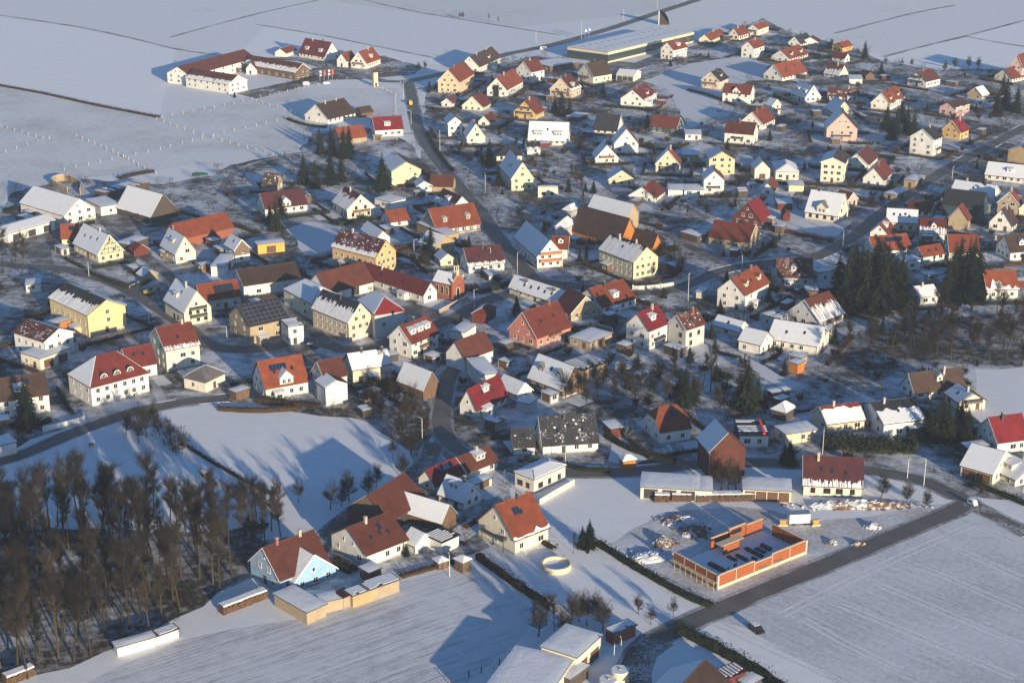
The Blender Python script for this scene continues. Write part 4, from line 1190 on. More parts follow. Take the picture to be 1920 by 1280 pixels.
('G',112.13,688.99,-1.846,11.99,5.5,2.7,5.45,'w','o','L1','small white house with brown window and steep orange slope',{'ch':'0'}),
('G',112.15,716.05,-1.551,9.53,6.83,4.88,8.32,'c','k','L1','cream garage house with dark door and snow roof',{'gar':'g','win':'n','ch':'0'}),
('F',123.58,718.27,-1.623,17.11,10.24,3.8,6.3,'c','s','1','cream bungalow with flat snow-dusted roof',{'hip':'2.5'}),
('F',124.07,692.78,-1.626,7.75,6.42,3,3,'y','s','1','yellow flat garage with snow beside the lane',{'win':'n'}),
('G',129.44,646.97,-0.541,13.93,12.24,3.53,11.13,'c','s','N1','large cream house with snow roof and red-lined porch gable',{'dorm':'1G','sky':'1','ch':'1'}),
('G',141.16,667.13,-0.884,6.65,7,3,6,'p','r','-','pink-walled annex with red roof behind the large cream house',{'w':'7','e':'3','h':'6','ch':'0'}),
('F',114.26,662.66,-1.603,8.65,6.14,3,3,'m','s','1','dark red garden shed with snow roof on the lawn',{'win':'n'}),
('F',112.2,645.03,-1.617,7.19,2.76,2.2,3.7,'m','r','0','tiny red-roofed play hut on the snowy lawn',{'hip':'1.5','win':'n'}),
('G',156.69,631.44,-0.231,11.71,10,4,8,'c','s','N1','cream house with snow roof and row of small skylights',{'w':'10','e':'4','h':'8','ch':'0','sky':'4'}),
('G',146.58,619.94,-2.023,10.11,7.3,2.64,6.25,'w','r','-','white cottage with steep red roof above the orange solar roof',{'dorm':'1x','ch':'0'}),
('G',142.41,593.77,0.304,15.67,10,4,8,'w','o','-','house with orange roof carrying a row of blue solar panels',{'sol':'7','ch':'0','w':'10','e':'4','h':'8'}),
('G',169.35,651.63,-0.484,9.81,8,3,6,'w','n','-','white house with low brown-red roof beside the black barn',{'w':'8','e':'3','h':'6','ch':'0'}),
('G',186.6,648.98,-0.483,15.6,14,6,11,'q','k','-','huge black-roofed barn with dark teal end wall',{'win':'n','ch':'0','w':'14','e':'6','h':'11'}),
('G',197.55,673.97,-0.597,17.58,11,4,8,'w','s','N1','long white house with bumpy snow roof behind the black barn',{'w':'11','e':'4','h':'8','ch':'2'}),
('G',179.95,631.64,-2.005,6.51,7.57,4.79,9.66,'t','r','-','tan gabled barn with narrow red slope',{'win':'n','ch':'0'}),
('G',165.32,616.56,-0.192,9.48,10,3.8,8,'w','d','Nt.4','white house with brown-red roof and clumpy snow on its eaves',{'w':'10','e':'3.8','h':'8','dorm':'1g','ch':'0'}),
('G',170.21,591.03,-0.078,10.93,11,4,9,'w','o','-','large orange-roofed house behind the second spruce clump',{'w':'11','e':'4','h':'9','ch':'0'}),
('G',156.98,588.53,0.457,10.09,7,3,5.5,'w','o','-','low orange-roofed wing beside the spruces',{'w':'7','e':'3','h':'5.5','ch':'0'}),
('G',197.14,630,-2.127,7.68,9,3.45,9.36,'w','b','L1','white house with brown slope half in blue shade',{'ch':'1'}),
('G',206.55,654.87,-1.991,6.95,8.27,5.12,9.66,'t','o','L1','tan house with orange slope near the end of the village street',{'ch':'1'}),
('G',214.51,656.22,-1.933,14.05,5.16,3.18,6.13,'c','n','L1','cream house cut by the picture edge beside the tan house',{'ch':'0'}),
('G',190.75,591.93,-2.885,10.02,10,4,9,'w','b','-','dark brown-roofed house with white gabled dormer',{'dorm':'1g','ch':'0','w':'10','e':'4','h':'9'}),
('G',171.21,546.03,-3.063,11.22,10,4,9,'w','o','R.0','orange-roofed house with a drift of snow on its roof corner',{'w':'10','e':'4','h':'9','ch':'0','drift':'1'}),
('G',143.1,538.78,-2.815,7.29,8.45,3.44,5.86,'w','n','N1','white bungalow with snow roof and dark bare patch',{'ch':'1'}),
('G',101.53,560.21,3.104,12.41,10,4,9,'g','n','Np','grey house with patchy dark roof and gabled dormer',{'w':'10','e':'4','h':'9','dorm':'1g','ch':'0'}),
('G',101.98,517.05,-2.388,13.23,13.12,3.5,9.29,'w','n','Nt.6','grey-white house with brown-red roof and snow-striped tiles',{'bal':'s','ch':'0','sky':'1'}),
('G',92.41,493.61,-0.48,16.19,12.75,3.43,7.8,'w','s','N1','large white house with smooth snow roof beside the street trees',{'ch':'0'}),
('G',78,489.44,-0.661,7.7,8,4,7,'w','s','N1','white side wing with snow roof of the large house',{'ch':'0','w':'8','e':'4','h':'7'}),
('F',131.82,590.46,-2.2,4.76,3.47,3,3,'g','s','1','grey diamond-shaped flat roof under snow beside the street',{'win':'n'}),
('F',146.93,577.3,-2.907,7.23,5.09,4,4,'w','s','1','white outbuilding with snow behind the first spruce clump',{'win':'1'}),
('F',150.96,561.88,-2.984,5.07,3.88,3,3,'w','s','1','low white annex under snow between the two spruce clumps',{'win':'1'}),
('F',112.63,562.18,-2.695,6.31,3.43,4,4,'w','s','1','white flat block with snow beside the patchy-roofed house',{'win':'1'}),
('F',177.99,700.48,-2.183,10.8,5.42,3.5,3.5,'t','s','1','tan garage with corrugated snow roof on the street',{'gar':'1'}),
('F',164.87,678.13,-2.292,10.46,5.47,3,3,'t','s','1','low tan garage in shade below the corrugated one',{'gar':'1'}),
('F',87.38,513.48,-0.879,7.08,5.86,4,4,'g','s','.6','grey flat building behind the large snow-roofed white house',{'win':'1'}),
('F',-146.26,478.54,-2.189,11.77,9.25,4,4,'c','s','1','cream garage block with snow roof below the patchy-roofed house',{'gar':'2'}),
('G',-142.83,439.35,0.447,14.17,11,6,10.5,'w','b','-','white house with brown roof and orange balcony at the street bend',{'bal':'s','dorm':'1s','sol':'2','ch':'0','w':'11','e':'6','h':'10.5'}),
('F',-120.44,452.83,-2.424,18.65,14.38,6,12.5,'w','d','0','white villa with red hipped roof and three arched dormers',{'hip':'6.5','dorm':'3a','snowhip':'1'}),
('G',-115.11,468.45,0.553,8.75,9,4.5,9,'w','d','-','red-roofed rear wing of the villa',{'w':'9','e':'4.5','h':'9','ch':'0','sky':'2'}),
('F',-92.86,458.17,-2.094,8.97,8.33,3.4,6.4,'c','s','.5','small cream bungalow with pyramid roof half in snow',{'hip':'3','win':'1'}),
('F',-139.43,408.31,-0.951,6.35,6.01,3.6,3.6,'w','s','1','white flat building with snow at the street bottom',{'win':'n'}),
('F',-80.76,448.25,-2.336,4.89,3.27,3,3,'b','s','1','brown garden shed with snow beside the orange solar house',{'win':'n'}),
('G',-69.34,453.83,-2.654,13.35,10.89,4.37,10.61,'w','o','-','white house with vivid orange roof and many solar panels',{'sol':'5','dorm':'1G','sky':'3','ch':'0'}),
('G',-54.37,452.8,-2.558,7.51,8,6.61,10.61,'g','n','-','old grey house with brown-red roof behind bare shrubs',{'ch':'0'}),
('G',-53.08,446.27,-1.038,6.55,6.91,6.04,7.65,'w','n','L1','weathered white gable barn overgrown with shrubs',{'win':'n','ch':'0'}),
('G',-45.84,465.08,-2.754,8.75,9,5,8.5,'y','n','N1','pale yellow house with snow roof in a tight row',{'ch':'1','w':'9','e':'5','h':'8.5'}),
('G',-41.31,470.61,-2.565,5.84,4.62,3.28,6.58,'w','k','N1','white house with snow-speckled dark roof and three small dormers',{'dorm':'3x','ch':'1'}),
('G',-27.89,452.35,-0.804,11.72,6.12,3.78,8.47,'b','s','N1','brown timber barn with smooth snow roof above the bare scrub',{'win':'n','ch':'0'}),
('G',-8.29,439.41,-2.226,14.32,6.04,3.42,8.59,'w','x','-','white house with crimson roof and one snow-covered dormer',{'dorm':'1x','ch':'1'}),
('G',0.77,449.16,-0.867,9.04,5.5,3.16,5.91,'w','b','N1','small brown-gabled house with snow roof beside the crimson-roofed one',{'ch':'0','win':'1'}),
('F',4.34,439.41,-2.092,4.77,4.29,3,3,'g','s','1','grey garden shed with snow below the brown-gabled house',{'win':'n'}),
('G',-18.72,388.35,-2.299,10.19,5.96,2.49,5.61,'w','x','-','white house with bright red roof and five solar panels',{'sol':'5','ch':'0'}),
('G',-10.5,396.65,-2.376,11.08,7.87,2.72,5.47,'w','n','-','long brown-red roofed house joined to the five-panel house',{'dorm':'1s','ch':'1'}),
('G',-13.23,376.78,-0.683,8.26,6.96,2.89,6.69,'w','s','N1','white house in blue shade with snow roof and box dormer',{'dorm':'1s','ch':'1'}),
('G',-31.36,368.57,-2.117,15.56,13,4,9,'b','n','-','brown-tiled barn with long shaded roof by the farm lane',{'win':'n','ch':'0','w':'13','e':'4','h':'9'}),
('G',-22.83,366.96,-0.59,17.61,5.96,3.02,6.46,'b','s','N1','brown timber barn with broad snow roof in front of the tiled barn',{'win':'n','ch':'0'}),
('F',7.39,388.47,-2.332,12.09,6.75,4.2,5,'c','s','1','cream hall with shallow snow roof and steel-framed greenhouse',{'hip':'.8','win':'3'}),
('G',13.32,456.23,-0.826,14.78,8.83,3,9.14,'b','s','N1','dark timber-framed house with snow roof and two brown dormers',{'dorm':'2g','tim':'1','ch':'0'}),
('F',22.37,467.73,-2.409,11.16,8.96,4,4,'t','k','.6','tan shed with black and white striped low roof',{'win':'n'}),
('G',15.08,413.36,-2.981,15.41,11,3.2,9,'w','k','Np','white house with wide black roof and brick chimney',{'sky':'3','ch':'1','w':'11','e':'3.2','h':'9'}),
('G',2.83,410.11,-3.025,5.73,8,3,6.5,'w','k','Np','small white garage house with dark roof beside the black-roofed house',{'w':'8','e':'3','h':'6.5','ch':'0'}),
('G',43.4,420.26,-2.791,9.33,11,4,9,'w','o','-','white house with orange half-hipped roof and dark panels',{'hipA':'1','sol':'2','sky':'2','ch':'0','w':'11','e':'4','h':'9'}),
('F',30.97,398.77,-2.825,3.64,2.77,2.5,3.5,'z','s','1','tiny orange garden hut with snow roof on a white lawn',{'hip':'1','win':'n'}),
('G',55.63,396.57,-1.347,9.63,9.84,8.08,13,'n','n','L1','steep pointed barn with brown tiled gable and snow slope',{'win':'n','ch':'0','concave':'1'}),
('F',40.87,382.47,-0.136,14.77,8.98,3.4,3.4,'c','s','1','long low cream stable with snow roof behind log stacks',{'gar':'3'}),
('F',49.72,381.3,-1.666,8.49,3.31,3.3,3.3,'c','s','1','short snow-roofed link beside the steep pointed barn',{'win':'n'}),
('F',65.49,380.58,-0.119,12.11,7.32,3.4,3.4,'c','s','1','second long cream stable with snow roof beyond the pointed barn',{'gar':'4'}),
('F',66.67,417.25,-1.578,10.65,7.91,3.6,3.6,'w','k','.4','white triple garage with black panels and red vents on its roof',{'gar':'3'}),
('F',35.12,470.12,-0.569,5.38,3.49,2.6,2.6,'w','s','1','white caravan-like hut with snow in the big garden',{'win':'1'}),
('F',39.61,462.49,-2.127,4.39,3.12,2.6,2.6,'g','s','1','low grey hut with snow in the big garden',{'win':'n'}),
('F',87.93,470.2,-2.34,3.57,3.36,3.4,3.4,'z','s','1','orange wooden shed with snow roof in front of the large white house',{'win':'n'}),
('G',125.65,452.02,-2.848,16.97,7.65,2.92,7.31,'w','b','-','long house with dark brown roof facing the snowy field',{'dorm':'1g','ch':'1'}),
('G',132.69,442.27,-1.308,8.14,8.42,3.05,5.51,'c','b','L1','cream gabled house with small window and brick chimney',{'ch':'1','bal':'1'}),
('G',92.6,426.84,-2.854,11.68,9.13,3.48,6.65,'e','d','N.8','peach bungalow with snow roof and a red ridge strip',{'ch':'1'}),
('F',79.11,417.69,-2.782,9.89,6.08,3.4,3.4,'e','s','1','low peach garage with snow roof beside the bungalow',{'win':'1'}),
('G',107.46,426.85,-2.873,12.61,15.35,4.71,7.94,'w','k','N.6','white bungalow with dark ridge and sliding snow',{'ch':'1'}),
('G',135.39,413.12,-2.85,9.96,10,4,9,'w','x','-','white house with vivid red roof near the field corner',{'ch':'1','w':'10','e':'4','h':'9'}),
('G',125.78,393.95,-0.701,8.82,12.43,3.78,7.86,'c','s','N1','cream garage house with wide snow roof and open carport',{'gar':'2','ch':'0'}),
('G',133.88,392.18,-1.034,8.12,11.57,2.45,5.66,'w','s','N1','white house with snow roof and box dormer beside the open carport',{'dorm':'1s','ch':'1'}),
('G',83.07,385.22,-0.12,14.85,11,3.6,9,'c','m','Nt.2','long cream house with maroon roof and snowy eaves',{'w':'11','e':'3.6','h':'9','ch':'1','sky':'3'}),
('F',78.09,433.49,-2.26,5.61,4.53,2.8,4.8,'k','s','1','dark garden pavilion with snowy pyramid roof',{'hip':'2','win':'n'}),
('F',78.87,447.61,-2.706,6.32,2.5,3,3,'k','s','1','dark shed with snow roof above the pavilion',{'win':'n'}),
('F',79.07,442.78,-2.452,3.78,2.5,2.5,2.5,'k','s','1','small dark shed with snow next to the pavilion',{'win':'n'}),
('F',-80.6,304.51,-2.581,8.3,2.5,2.4,2.4,'w','s','1','long white site container with snow at the grove edge',{'win':'n'}),
('F',-75.04,308.67,-2.463,5.39,2.5,2.2,2.2,'w','s','.7','shorter white site container with gappy snow roof',{'win':'n'}),
('G',-48.76,337.23,-0.845,10.3,11.81,2.34,7.61,'u','d','L1','sky-blue gabled front of the house with snow slope',{'ch':'0'}),
('G',-51.64,337.68,-2.42,13.66,12,4,9.5,'u','n','-','orange-brown roofed house behind the sky-blue gable',{'ch':'2','w':'12','e':'4','h':'9.5'}),
('G',-34.2,350.27,-2.411,12.21,13.73,3.82,8.19,'w','n','-','white house with broad red-brown roof and roof hatch',{'sol':'1','sky':'3','ch':'1','bal':'0'}),
('G',-22.55,351.53,-0.81,4.22,5.5,2.56,4.8,'w','s','L1','small white garden house with snow roof beside a striped carport',{'ch':'0','win':'n'}),
('F',-16.83,352.02,-0.765,5.78,5.55,3.3,3.3,'w','k','.6','white carport with black and white striped roof',{'win':'n'}),
('G',0.3,356.41,-2.435,10.81,13.37,4.33,10.8,'c','o','R.06','cream house with orange-red roof and black balcony by the basin',{'bal':'1','sol':'2','sky':'1','ch':'1'}),
('F',-47.2,320.83,-0.792,11.83,5.36,3.2,3.2,'t','s','1','first tan shed with snow at the field corner',{'win':'n'}),
('F',-40.61,322.33,-2.689,4.71,3.58,3,3,'t','s','1','second tan shed segment with snow along the field',{'win':'n'}),
('F',-37.79,323.6,-0.796,3.09,2.5,3.1,3.1,'t','m','0','tan shed segment with bare maroon roof along the field',{'win':'n'}),
('F',-34.43,325.14,-2.469,5.54,3.32,3.2,3.2,'t','s','.8','tan shed segment with patchy snow next to the maroon roof',{'win':'n'}),
('F',-29.66,329.24,-2.482,6.98,3.89,3.2,3.2,'t','s','.85','last tan shed segment with snow near the hedge',{'win':'n'}),
('F',-16.8,341.65,-0.979,2.5,2.5,2,2.8,'b','s','1','tiny brown hen house with snow at the hedge end',{'hip':'.8','win':'n'}),
('F',-11.54,340.07,-0.804,2.78,2.5,3,3.8,'b','s','1','dark brown garden shed with snow at the hedge end',{'hip':'.8','win':'n'}),
('F',23.45,308.88,-2.485,6.21,2.71,3,3,'r','s','.6','dark brick shed with speckled snow by the crossroads',{'win':'n'}),
('F',12.47,299.59,-2.118,10.54,8.4,5,5,'c','s','1','cream workshop hall with folded snow roof',{'win':'n','gar':'2'}),
('F',3.08,286.98,-1.952,20.02,12.66,4.2,4.2,'c','s','1','long low hall under snow at the photo bottom edge',{'win':'n'}),
('F',12.64,291.22,-2.225,6.48,2.85,3,3,'k','s','1','small black shed with snow beside the workshop hall',{'win':'n'}),
('G',36.15,281.6,-2.114,10.3,15,4,8.5,'t','b','L1','brown-roofed barn with blue snow slope at the bottom edge',{'w':'15','e':'4','h':'8.5','win':'n','ch':'0'}),
('F',44.3,288.39,-2.555,5.5,3.65,4.5,4.5,'m','m','.7','dark red shed with melting stripes of snow',{'win':'n'}),
('F',48.31,287.01,-2.389,4.04,2.5,3.5,3.5,'k','s','1','black shed with blue-shaded snow at the hedge',{'win':'n'}),
('G',-22.42,543.74,-0.62,8.13,5.79,6.31,9.06,'r','s','N1','red brick chapel with snow roof and slim bell turret',{'chapel':'1','win':'n','ch':'0'}),
('F',77.33,1048.21,-2.24,98.3,30.88,7,7,'q','s','1','long glass-fronted hall with snow roof and rows of skylights',{'hall':'1','win':'n'}),
('F',-169.17,686.28,-2.213,23.75,8.22,3.2,3.2,'k','m','.5','long dark shed with maroon roof behind the timber barn',{'win':'n'}),
('F',52.95,667.89,-1.968,5.4,3.28,2.34,2.34,'k','s','.7','small dark garden shed in front of the white house with red roof',{'win':'n'}),
('F',-138.77,570.6,-0.923,5.52,2.86,2.88,2.88,'k','s','1','small dark garden shed behind the small tan garden house with snow slope',{'win':'n'}),
('F',-1.85,490.94,-2.355,3.68,2.85,2.36,2.36,'k','s','1','small dark garden shed beside the salmon pink house with long red roof',{'win':'n'}),
('F',-24.17,811.88,-1.382,6.05,3.3,2.64,2.64,'b','s','1','small brown garden shed behind the white house',{'win':'n'}),
('F',-115.65,606.19,-0.807,5.01,3.5,2.75,2.75,'t','k','1','small tan garage in front of the long barn with orange-red roof',{'gar':'1'}),
('F',171.72,627.72,-1.801,4.08,3.08,2.89,2.89,'g','k','1','small grey garage beside the cream house with snow roof',{'gar':'1'}),
('F',11.17,445.79,-0.826,4,3.14,2.84,2.84,'g','k','1','small grey garage in front of the dark timber-framed house with snow roof',{'gar':'1'}),
('F',126.35,407.97,-2.85,6.44,3.42,2.65,2.65,'k','k','1','small dark garden shed beside the white house with vivid red roof',{'win':'n'}),
('F',36.15,488.09,-0.723,3.93,3.84,2.76,2.76,'b','k','1','small brown garden shed beside the narrow white house with crimson roof',{'win':'n'}),
('F',-24.96,479.61,-0.667,3.82,4.04,2.31,2.31,'g','s','1','small grey garage in front of the white three-storey house with red roof',{'gar':'1'}),
('F',-8.29,386.06,-2.299,5.7,2.94,2.37,2.37,'g','k','1','small grey garage beside the white house with bright red roof',{'gar':'1'}),
('F',-198.08,640.53,-0.712,5.93,3.88,2.63,2.63,'b','k','1','small brown garden shed beside the big weathered white barn',{'win':'n'}),
('F',94.8,530.66,-2.196,5.5,2.85,2.58,2.58,'k','s','.7','small dark garden shed beside the tall white house with orange-red roof',{'win':'n'}),
('F',-85.69,801.26,-1.044,5.99,3.3,2.57,2.57,'b','k','1','small brown garden shed behind the long orange-roofed barn behind the dark spruces',{'win':'n'}),
('F',-135.39,527.68,-0.81,6.39,4.14,2.74,2.74,'t','k','1','small tan garage behind the tall yellow apartment house with dark roof',{'gar':'1'}),
('F',107.14,625.19,-2.131,4.32,3.12,2.99,2.99,'b','s','1','small brown garden shed in front of the crimson-roofed house with maroon clad gable',{'win':'n'}),
('F',295.65,962.03,-2.431,4.12,3.28,2.98,2.98,'b','s','1','small brown garden shed behind the cream house with dark red roof',{'win':'n'}),
('F',-39.88,681.61,-2.918,4.49,3.22,2.41,2.41,'k','s','1','small dark garden shed in front of the bluish white house in shade',{'win':'n'}),
('F',158.29,781.18,-0.098,4.19,3.55,2.67,2.67,'b','s','1','small brown garden shed in front of the pink house with brown trim bands',{'win':'n'}),
('F',-88.69,531.47,-1.107,3.55,3.2,2.88,2.88,'b','s','1','small brown garden shed beside the grey house with orange roof',{'win':'n'}),
('F',42.32,650.99,-0.799,4.67,3.18,2.61,2.61,'g','s','1','small grey garage behind the tall tan barn with smooth snow roof',{'gar':'1'}),
('F',124.2,427.92,-2.879,3.59,4.06,2.52,2.52,'b','k','1','small brown garden shed in front of the cream gabled house with small window',{'win':'n'}),
('F',-7.55,564.23,-1.232,6.46,3.79,2.53,2.53,'g','k','1','small grey garage in front of the white house with brown-red roof',{'gar':'1'}),
('F',32.89,518.04,-2.445,3.69,2.86,2.72,2.72,'k','s','1','small dark garden shed in front of the white house with orange-red roof',{'win':'n'}),
('F',142.59,1085,-2.057,3.74,3.94,2.99,2.99,'k','k','1','small dark garden shed beside the orange-roofed house half hidden by dark bushes',{'win':'n'}),
('F',-32.79,336.31,-0.84,3.55,3.52,2.84,2.84,'b','k','1','small brown garden shed in front of the white house with broad red-brown roof',{'win':'n'}),
('F',15.74,853.76,-0.431,5.01,3.45,2.92,2.92,'k','s','1','small dark garden shed behind the ochre chalet with bright red roof',{'win':'n'}),
('F',218.27,948.08,-2.849,5.54,3.67,2.46,2.46,'m','s','1','small dark red garden shed beside the brown shed with small red roof',{'win':'n'}),
('F',170.52,1127.9,-2.115,6.19,3.13,2.72,2.72,'g','s','.7','small grey garage behind the last orange-roofed cream house at the far',{'gar':'1'}),
('F',113.19,439.92,-1.302,4.26,3.2,2.61,2.61,'b','k','.7','small brown garden shed behind the white bungalow with dark ridge and sliding',{'win':'n'}),
('F',-42.51,434.82,-1.038,3.8,3.09,2.45,2.45,'k','s','.7','small dark garden shed in front of the weathered white gable barn overgrown with shrubs',{'win':'n'}),
('F',24.36,609.3,-2.386,3.9,4.16,2.62,2.62,'t','s','1','small tan garage beside the huge brown barn with orange boarded gable',{'gar':'1'}),
('F',-144.58,426.04,-2.694,3.63,3.82,2.89,2.89,'k','s','1','small dark garden shed in front of the white house with brown roof',{'win':'n'}),
('F',234.95,801.67,-2.275,4.86,2.98,2.99,2.99,'k','s','1','small dark garden shed beside the ochre house with bright red roof',{'win':'n'}),
('F',218.56,722.83,-0.476,5.61,3.6,2.79,2.79,'k','s','1','small dark garden shed behind the white house with snow roof',{'win':'n'}),
('F',-88.94,671.57,-2.687,6.19,3.49,2.92,2.92,'b','k','.7','small brown garden shed behind the white house with maroon roof',{'win':'n'}),
('F',-113.54,574.84,-2.576,4.09,3.66,2.65,2.65,'t','s','1','small tan garage in front of the small barn with brown boarded gable',{'gar':'1'}),
('F',102.01,502.12,-2.051,6.23,4.02,2.93,2.93,'t','s','1','small tan garage beside the large white house with smooth snow roof',{'gar':'1'}),
('F',198.18,659.04,-0.362,3.98,3.99,2.42,2.42,'t','s','1','small tan garage beside the cream house cut by the picture edge',{'gar':'1'}),
('F',154.39,746.46,-2.012,5.5,3.67,2.66,2.66,'g','s','1','small grey garage behind the white house with brown-red roof',{'gar':'1'}),
('F',-171.8,595.89,-0.883,5.94,3.12,2.95,2.95,'g','s','1','small grey garage beside the pale yellow farmhouse with black half-timbered gable',{'gar':'1'}),
('F',170.65,948.98,-0.759,4.62,3.22,2.79,2.79,'k','s','1','small dark garden shed beside the white twin house with long orange roof',{'win':'n'}),
('F',269.51,882.5,-2.3,5.48,2.82,2.96,2.96,'k','s','1','small dark garden shed in front of the tan cottage with snowy roof',{'win':'n'}),
('F',15.42,773.76,-2.979,5.12,3.11,2.4,2.4,'m','s','1','small dark red garden shed behind the low dark-roofed bungalow behind the hipped bungalow',{'win':'n'}),
('F',-33.99,704.44,-0.113,3.89,2.86,2.3,2.3,'b','s','1','small brown garden shed behind the brown-roofed barn standing at the bend',{'win':'n'}),
('F',105.95,1005.78,-0.67,3.99,4.07,2.78,2.78,'k','k','1','small dark garden shed in front of the white house with crimson-red roof',{'win':'n'}),
('F',-42.14,447.73,-2.375,6.02,3.26,2.55,2.55,'t','k','1','small tan garage beside the brown timber barn with smooth snow roof',{'gar':'1'}),
('F',-110.88,595.26,-0.996,6.25,3.35,2.76,2.76,'t','s','1','small tan garage beside the cream house with brown window frames',{'gar':'1'}),
('F',-16.03,800.82,-2.988,5.05,4.18,2.69,2.69,'k','k','1','small dark garden shed behind the cream gabled house with deep snow slope',{'win':'n'}),
('F',213.95,669.86,-2.168,4.66,3.3,3,3,'b','s','.7','small brown garden shed beside the long white house with bumpy snow roof',{'win':'n'}),
('F',51.83,485.23,-0.852,6.08,3.93,2.92,2.92,'k','k','1','small dark garden shed in front of the grey-white house with brown-red roof and patch',{'win':'n'}),
('F',-1.95,473.89,-0.743,3.95,2.83,2.43,2.43,'g','k','.7','small grey garage beside the large white barn house with snow slope',{'gar':'1'}),
('F',-49.9,624.85,-1.094,5.95,3.79,2.47,2.47,'k','s','1','small dark garden shed behind the white barn with smooth snow roof',{'win':'n'}),
('F',158.3,1101.36,-2.198,6.44,3.1,2.47,2.47,'g','s','1','small grey garage behind the cream house with orange roof',{'gar':'1'}),
('F',252.96,929.2,-0.808,6.4,3.71,2.46,2.46,'b','s','1','small brown garden shed beside the wide white house with brown balcony',{'win':'n'}),
('F',146.76,1039.54,-2.162,3.76,4.05,2.53,2.53,'k','s','1','small dark garden shed behind the white orange-roofed house standing behind the snow-covered',{'win':'n'}),
('F',-86.45,521,-2.5,4.07,3.99,2.32,2.32,'b','k','1','small brown garden shed behind the tan workshop with a roof full',{'win':'n'}),
('F',105.24,695.1,-1.846,3.72,3.21,2.37,2.37,'g','s','1','small grey garage beside the small white house with brown window',{'gar':'1'}),
('F',105.55,545.32,4.675,5,4.13,2.59,2.59,'b','k','1','small brown garden shed in front of the grey house with patchy dark roof',{'win':'n'}),
('F',23.73,936.71,-0.71,6.41,2.99,2.91,2.91,'m','s','.7','small dark red garden shed beside the white house with brown-red roof',{'win':'n'}),
('F',-66.57,789.42,-2.883,4.14,3.19,2.48,2.48,'t','k','1','small tan garage in front of the white house with bright crimson roof',{'gar':'1'}),
('F',-57.9,462,-0.987,4.4,3.62,2.55,2.55,'g','k','1','small grey garage behind the old grey house with brown-red roof',{'gar':'1'}),
('F',200.89,638.88,-1.991,4.54,3.14,2.43,2.43,'g','k','1','small grey garage in front of the tan house with orange slope',{'gar':'1'}),
('F',89.72,477.61,-0.661,4.32,3.67,2.73,2.73,'t','s','1','small tan garage in front of the white side wing with snow roof',{'gar':'1'}),
('F',38.8,795.79,-0.309,3.52,3.02,2.71,2.71,'k','k','1','small dark garden shed in front of the white-gabled house with broad charcoal roof among',{'win':'n'}),
('F',28.28,421.52,-1.22,5.75,3.5,2.74,2.74,'m','k','1','small dark red garden shed beside the white house with orange half-hipped roof',{'win':'n'}),
('F',-35.27,639.11,-2.633,6.43,4.1,2.86,2.86,'g','k','1','small grey garage beside the long half-timbered house with orange roof',{'gar':'1'}),
('F',84.82,592.75,4.209,4.09,2.81,2.91,2.91,'m','s','1','small dark red garden shed in front of the red-roofed barn house with tan brick wall',{'win':'n'}),
('F',8.84,716.06,-2.933,5.39,3.77,2.7,2.7,'k','k','1','small dark garden shed behind the yellow gabled house with deep snowy dormer',{'win':'n'}),
('F',-69.54,559.93,-0.83,4.99,3.68,2.36,2.36,'b','s','.7','small brown garden shed behind the long farm wing with orange-red roof',{'win':'n'}),
('F',59.67,573.68,-0.96,5.72,2.85,2.72,2.72,'k','s','1','small dark garden shed beside the stately yellow house with rows of windows',{'win':'n'}),
('F',-90.18,567.39,-1.092,4.56,2.81,2.52,2.52,'b','s','1','small brown garden shed behind the long farm barn',{'win':'n'}),
('F',-26.3,878.13,-0.391,3.75,4.11,2.48,2.48,'k','k','1','small dark garden shed beside the tiny white garage with steep red roof',{'win':'n'}),
('F',301.13,969.83,-2.267,5.95,3.96,2.9,2.9,'b','k','.7','small brown garden shed behind the salmon house with red roof',{'win':'n'}),
('F',-147.91,665.3,-2.279,4.17,3.26,2.73,2.73,'k','s','1','small dark garden shed behind the dark timber barn with speckled snow roof',{'win':'n'}),
('F',126.96,461.36,-1.277,4.02,3.61,2.76,2.76,'t','k','1','small tan garage behind the long house with dark brown roof facing',{'gar':'1'}),
('F',99.36,682.28,-1.581,6.34,4.01,2.88,2.88,'k','s','.7','small dark garden shed beside the white house with balcony above the snowy',{'win':'n'}),
('F',136.15,810.57,-2.112,5.56,3.27,2.72,2.72,'k','s','.7','small dark garden shed in front of the white house with dark shutters and brown-red',{'win':'n'}),
('F',-9.9,979.9,-1.929,3.54,3.59,3,3,'g','s','1','small grey garage beside the white semi-detached house with grey-brown roof',{'gar':'1'}),
('F',173.82,638.95,-2.054,3.75,3.86,2.43,2.43,'b','s','1','small brown garden shed beside the huge black-roofed barn with dark teal end',{'win':'n'}),
('F',192.54,613.7,-0.556,5.4,2.89,2.4,2.4,'g','k','1','small grey garage in front of the white house with brown slope',{'gar':'1'}),
('F',21.5,886.18,-0.438,4.16,3.1,2.66,2.66,'t','s','1','small tan garage in front of the peach house with snow-capped roof window',{'gar':'1'}),
('F',160.07,845.83,-1.427,4.67,4.19,2.93,2.93,'k','k','1','small dark garden shed beside the pale yellow house with large blue-shaded',{'win':'n'}),
('F',38.21,958.1,-0.866,5.71,3.83,2.37,2.37,'k','s','1','small dark garden shed behind the wide cream house with plain brown roof',{'win':'n'}),
('F',-30.29,607.49,-0.758,5.29,4.06,2.66,2.66,'m','s','1','small dark red garden shed behind the tan barn with snow roof between bare',{'win':'n'}),
('F',-5.26,425.22,-0.655,5.11,3.21,2.81,2.81,'t','s','.7','small tan garage in front of the white house with crimson roof',{'gar':'1'}),
('F',174.08,899.4,-0.22,4.62,3.85,2.88,2.88,'t','s','1','small tan garage behind the long brown-red roofed row with streaks',{'gar':'1'}),
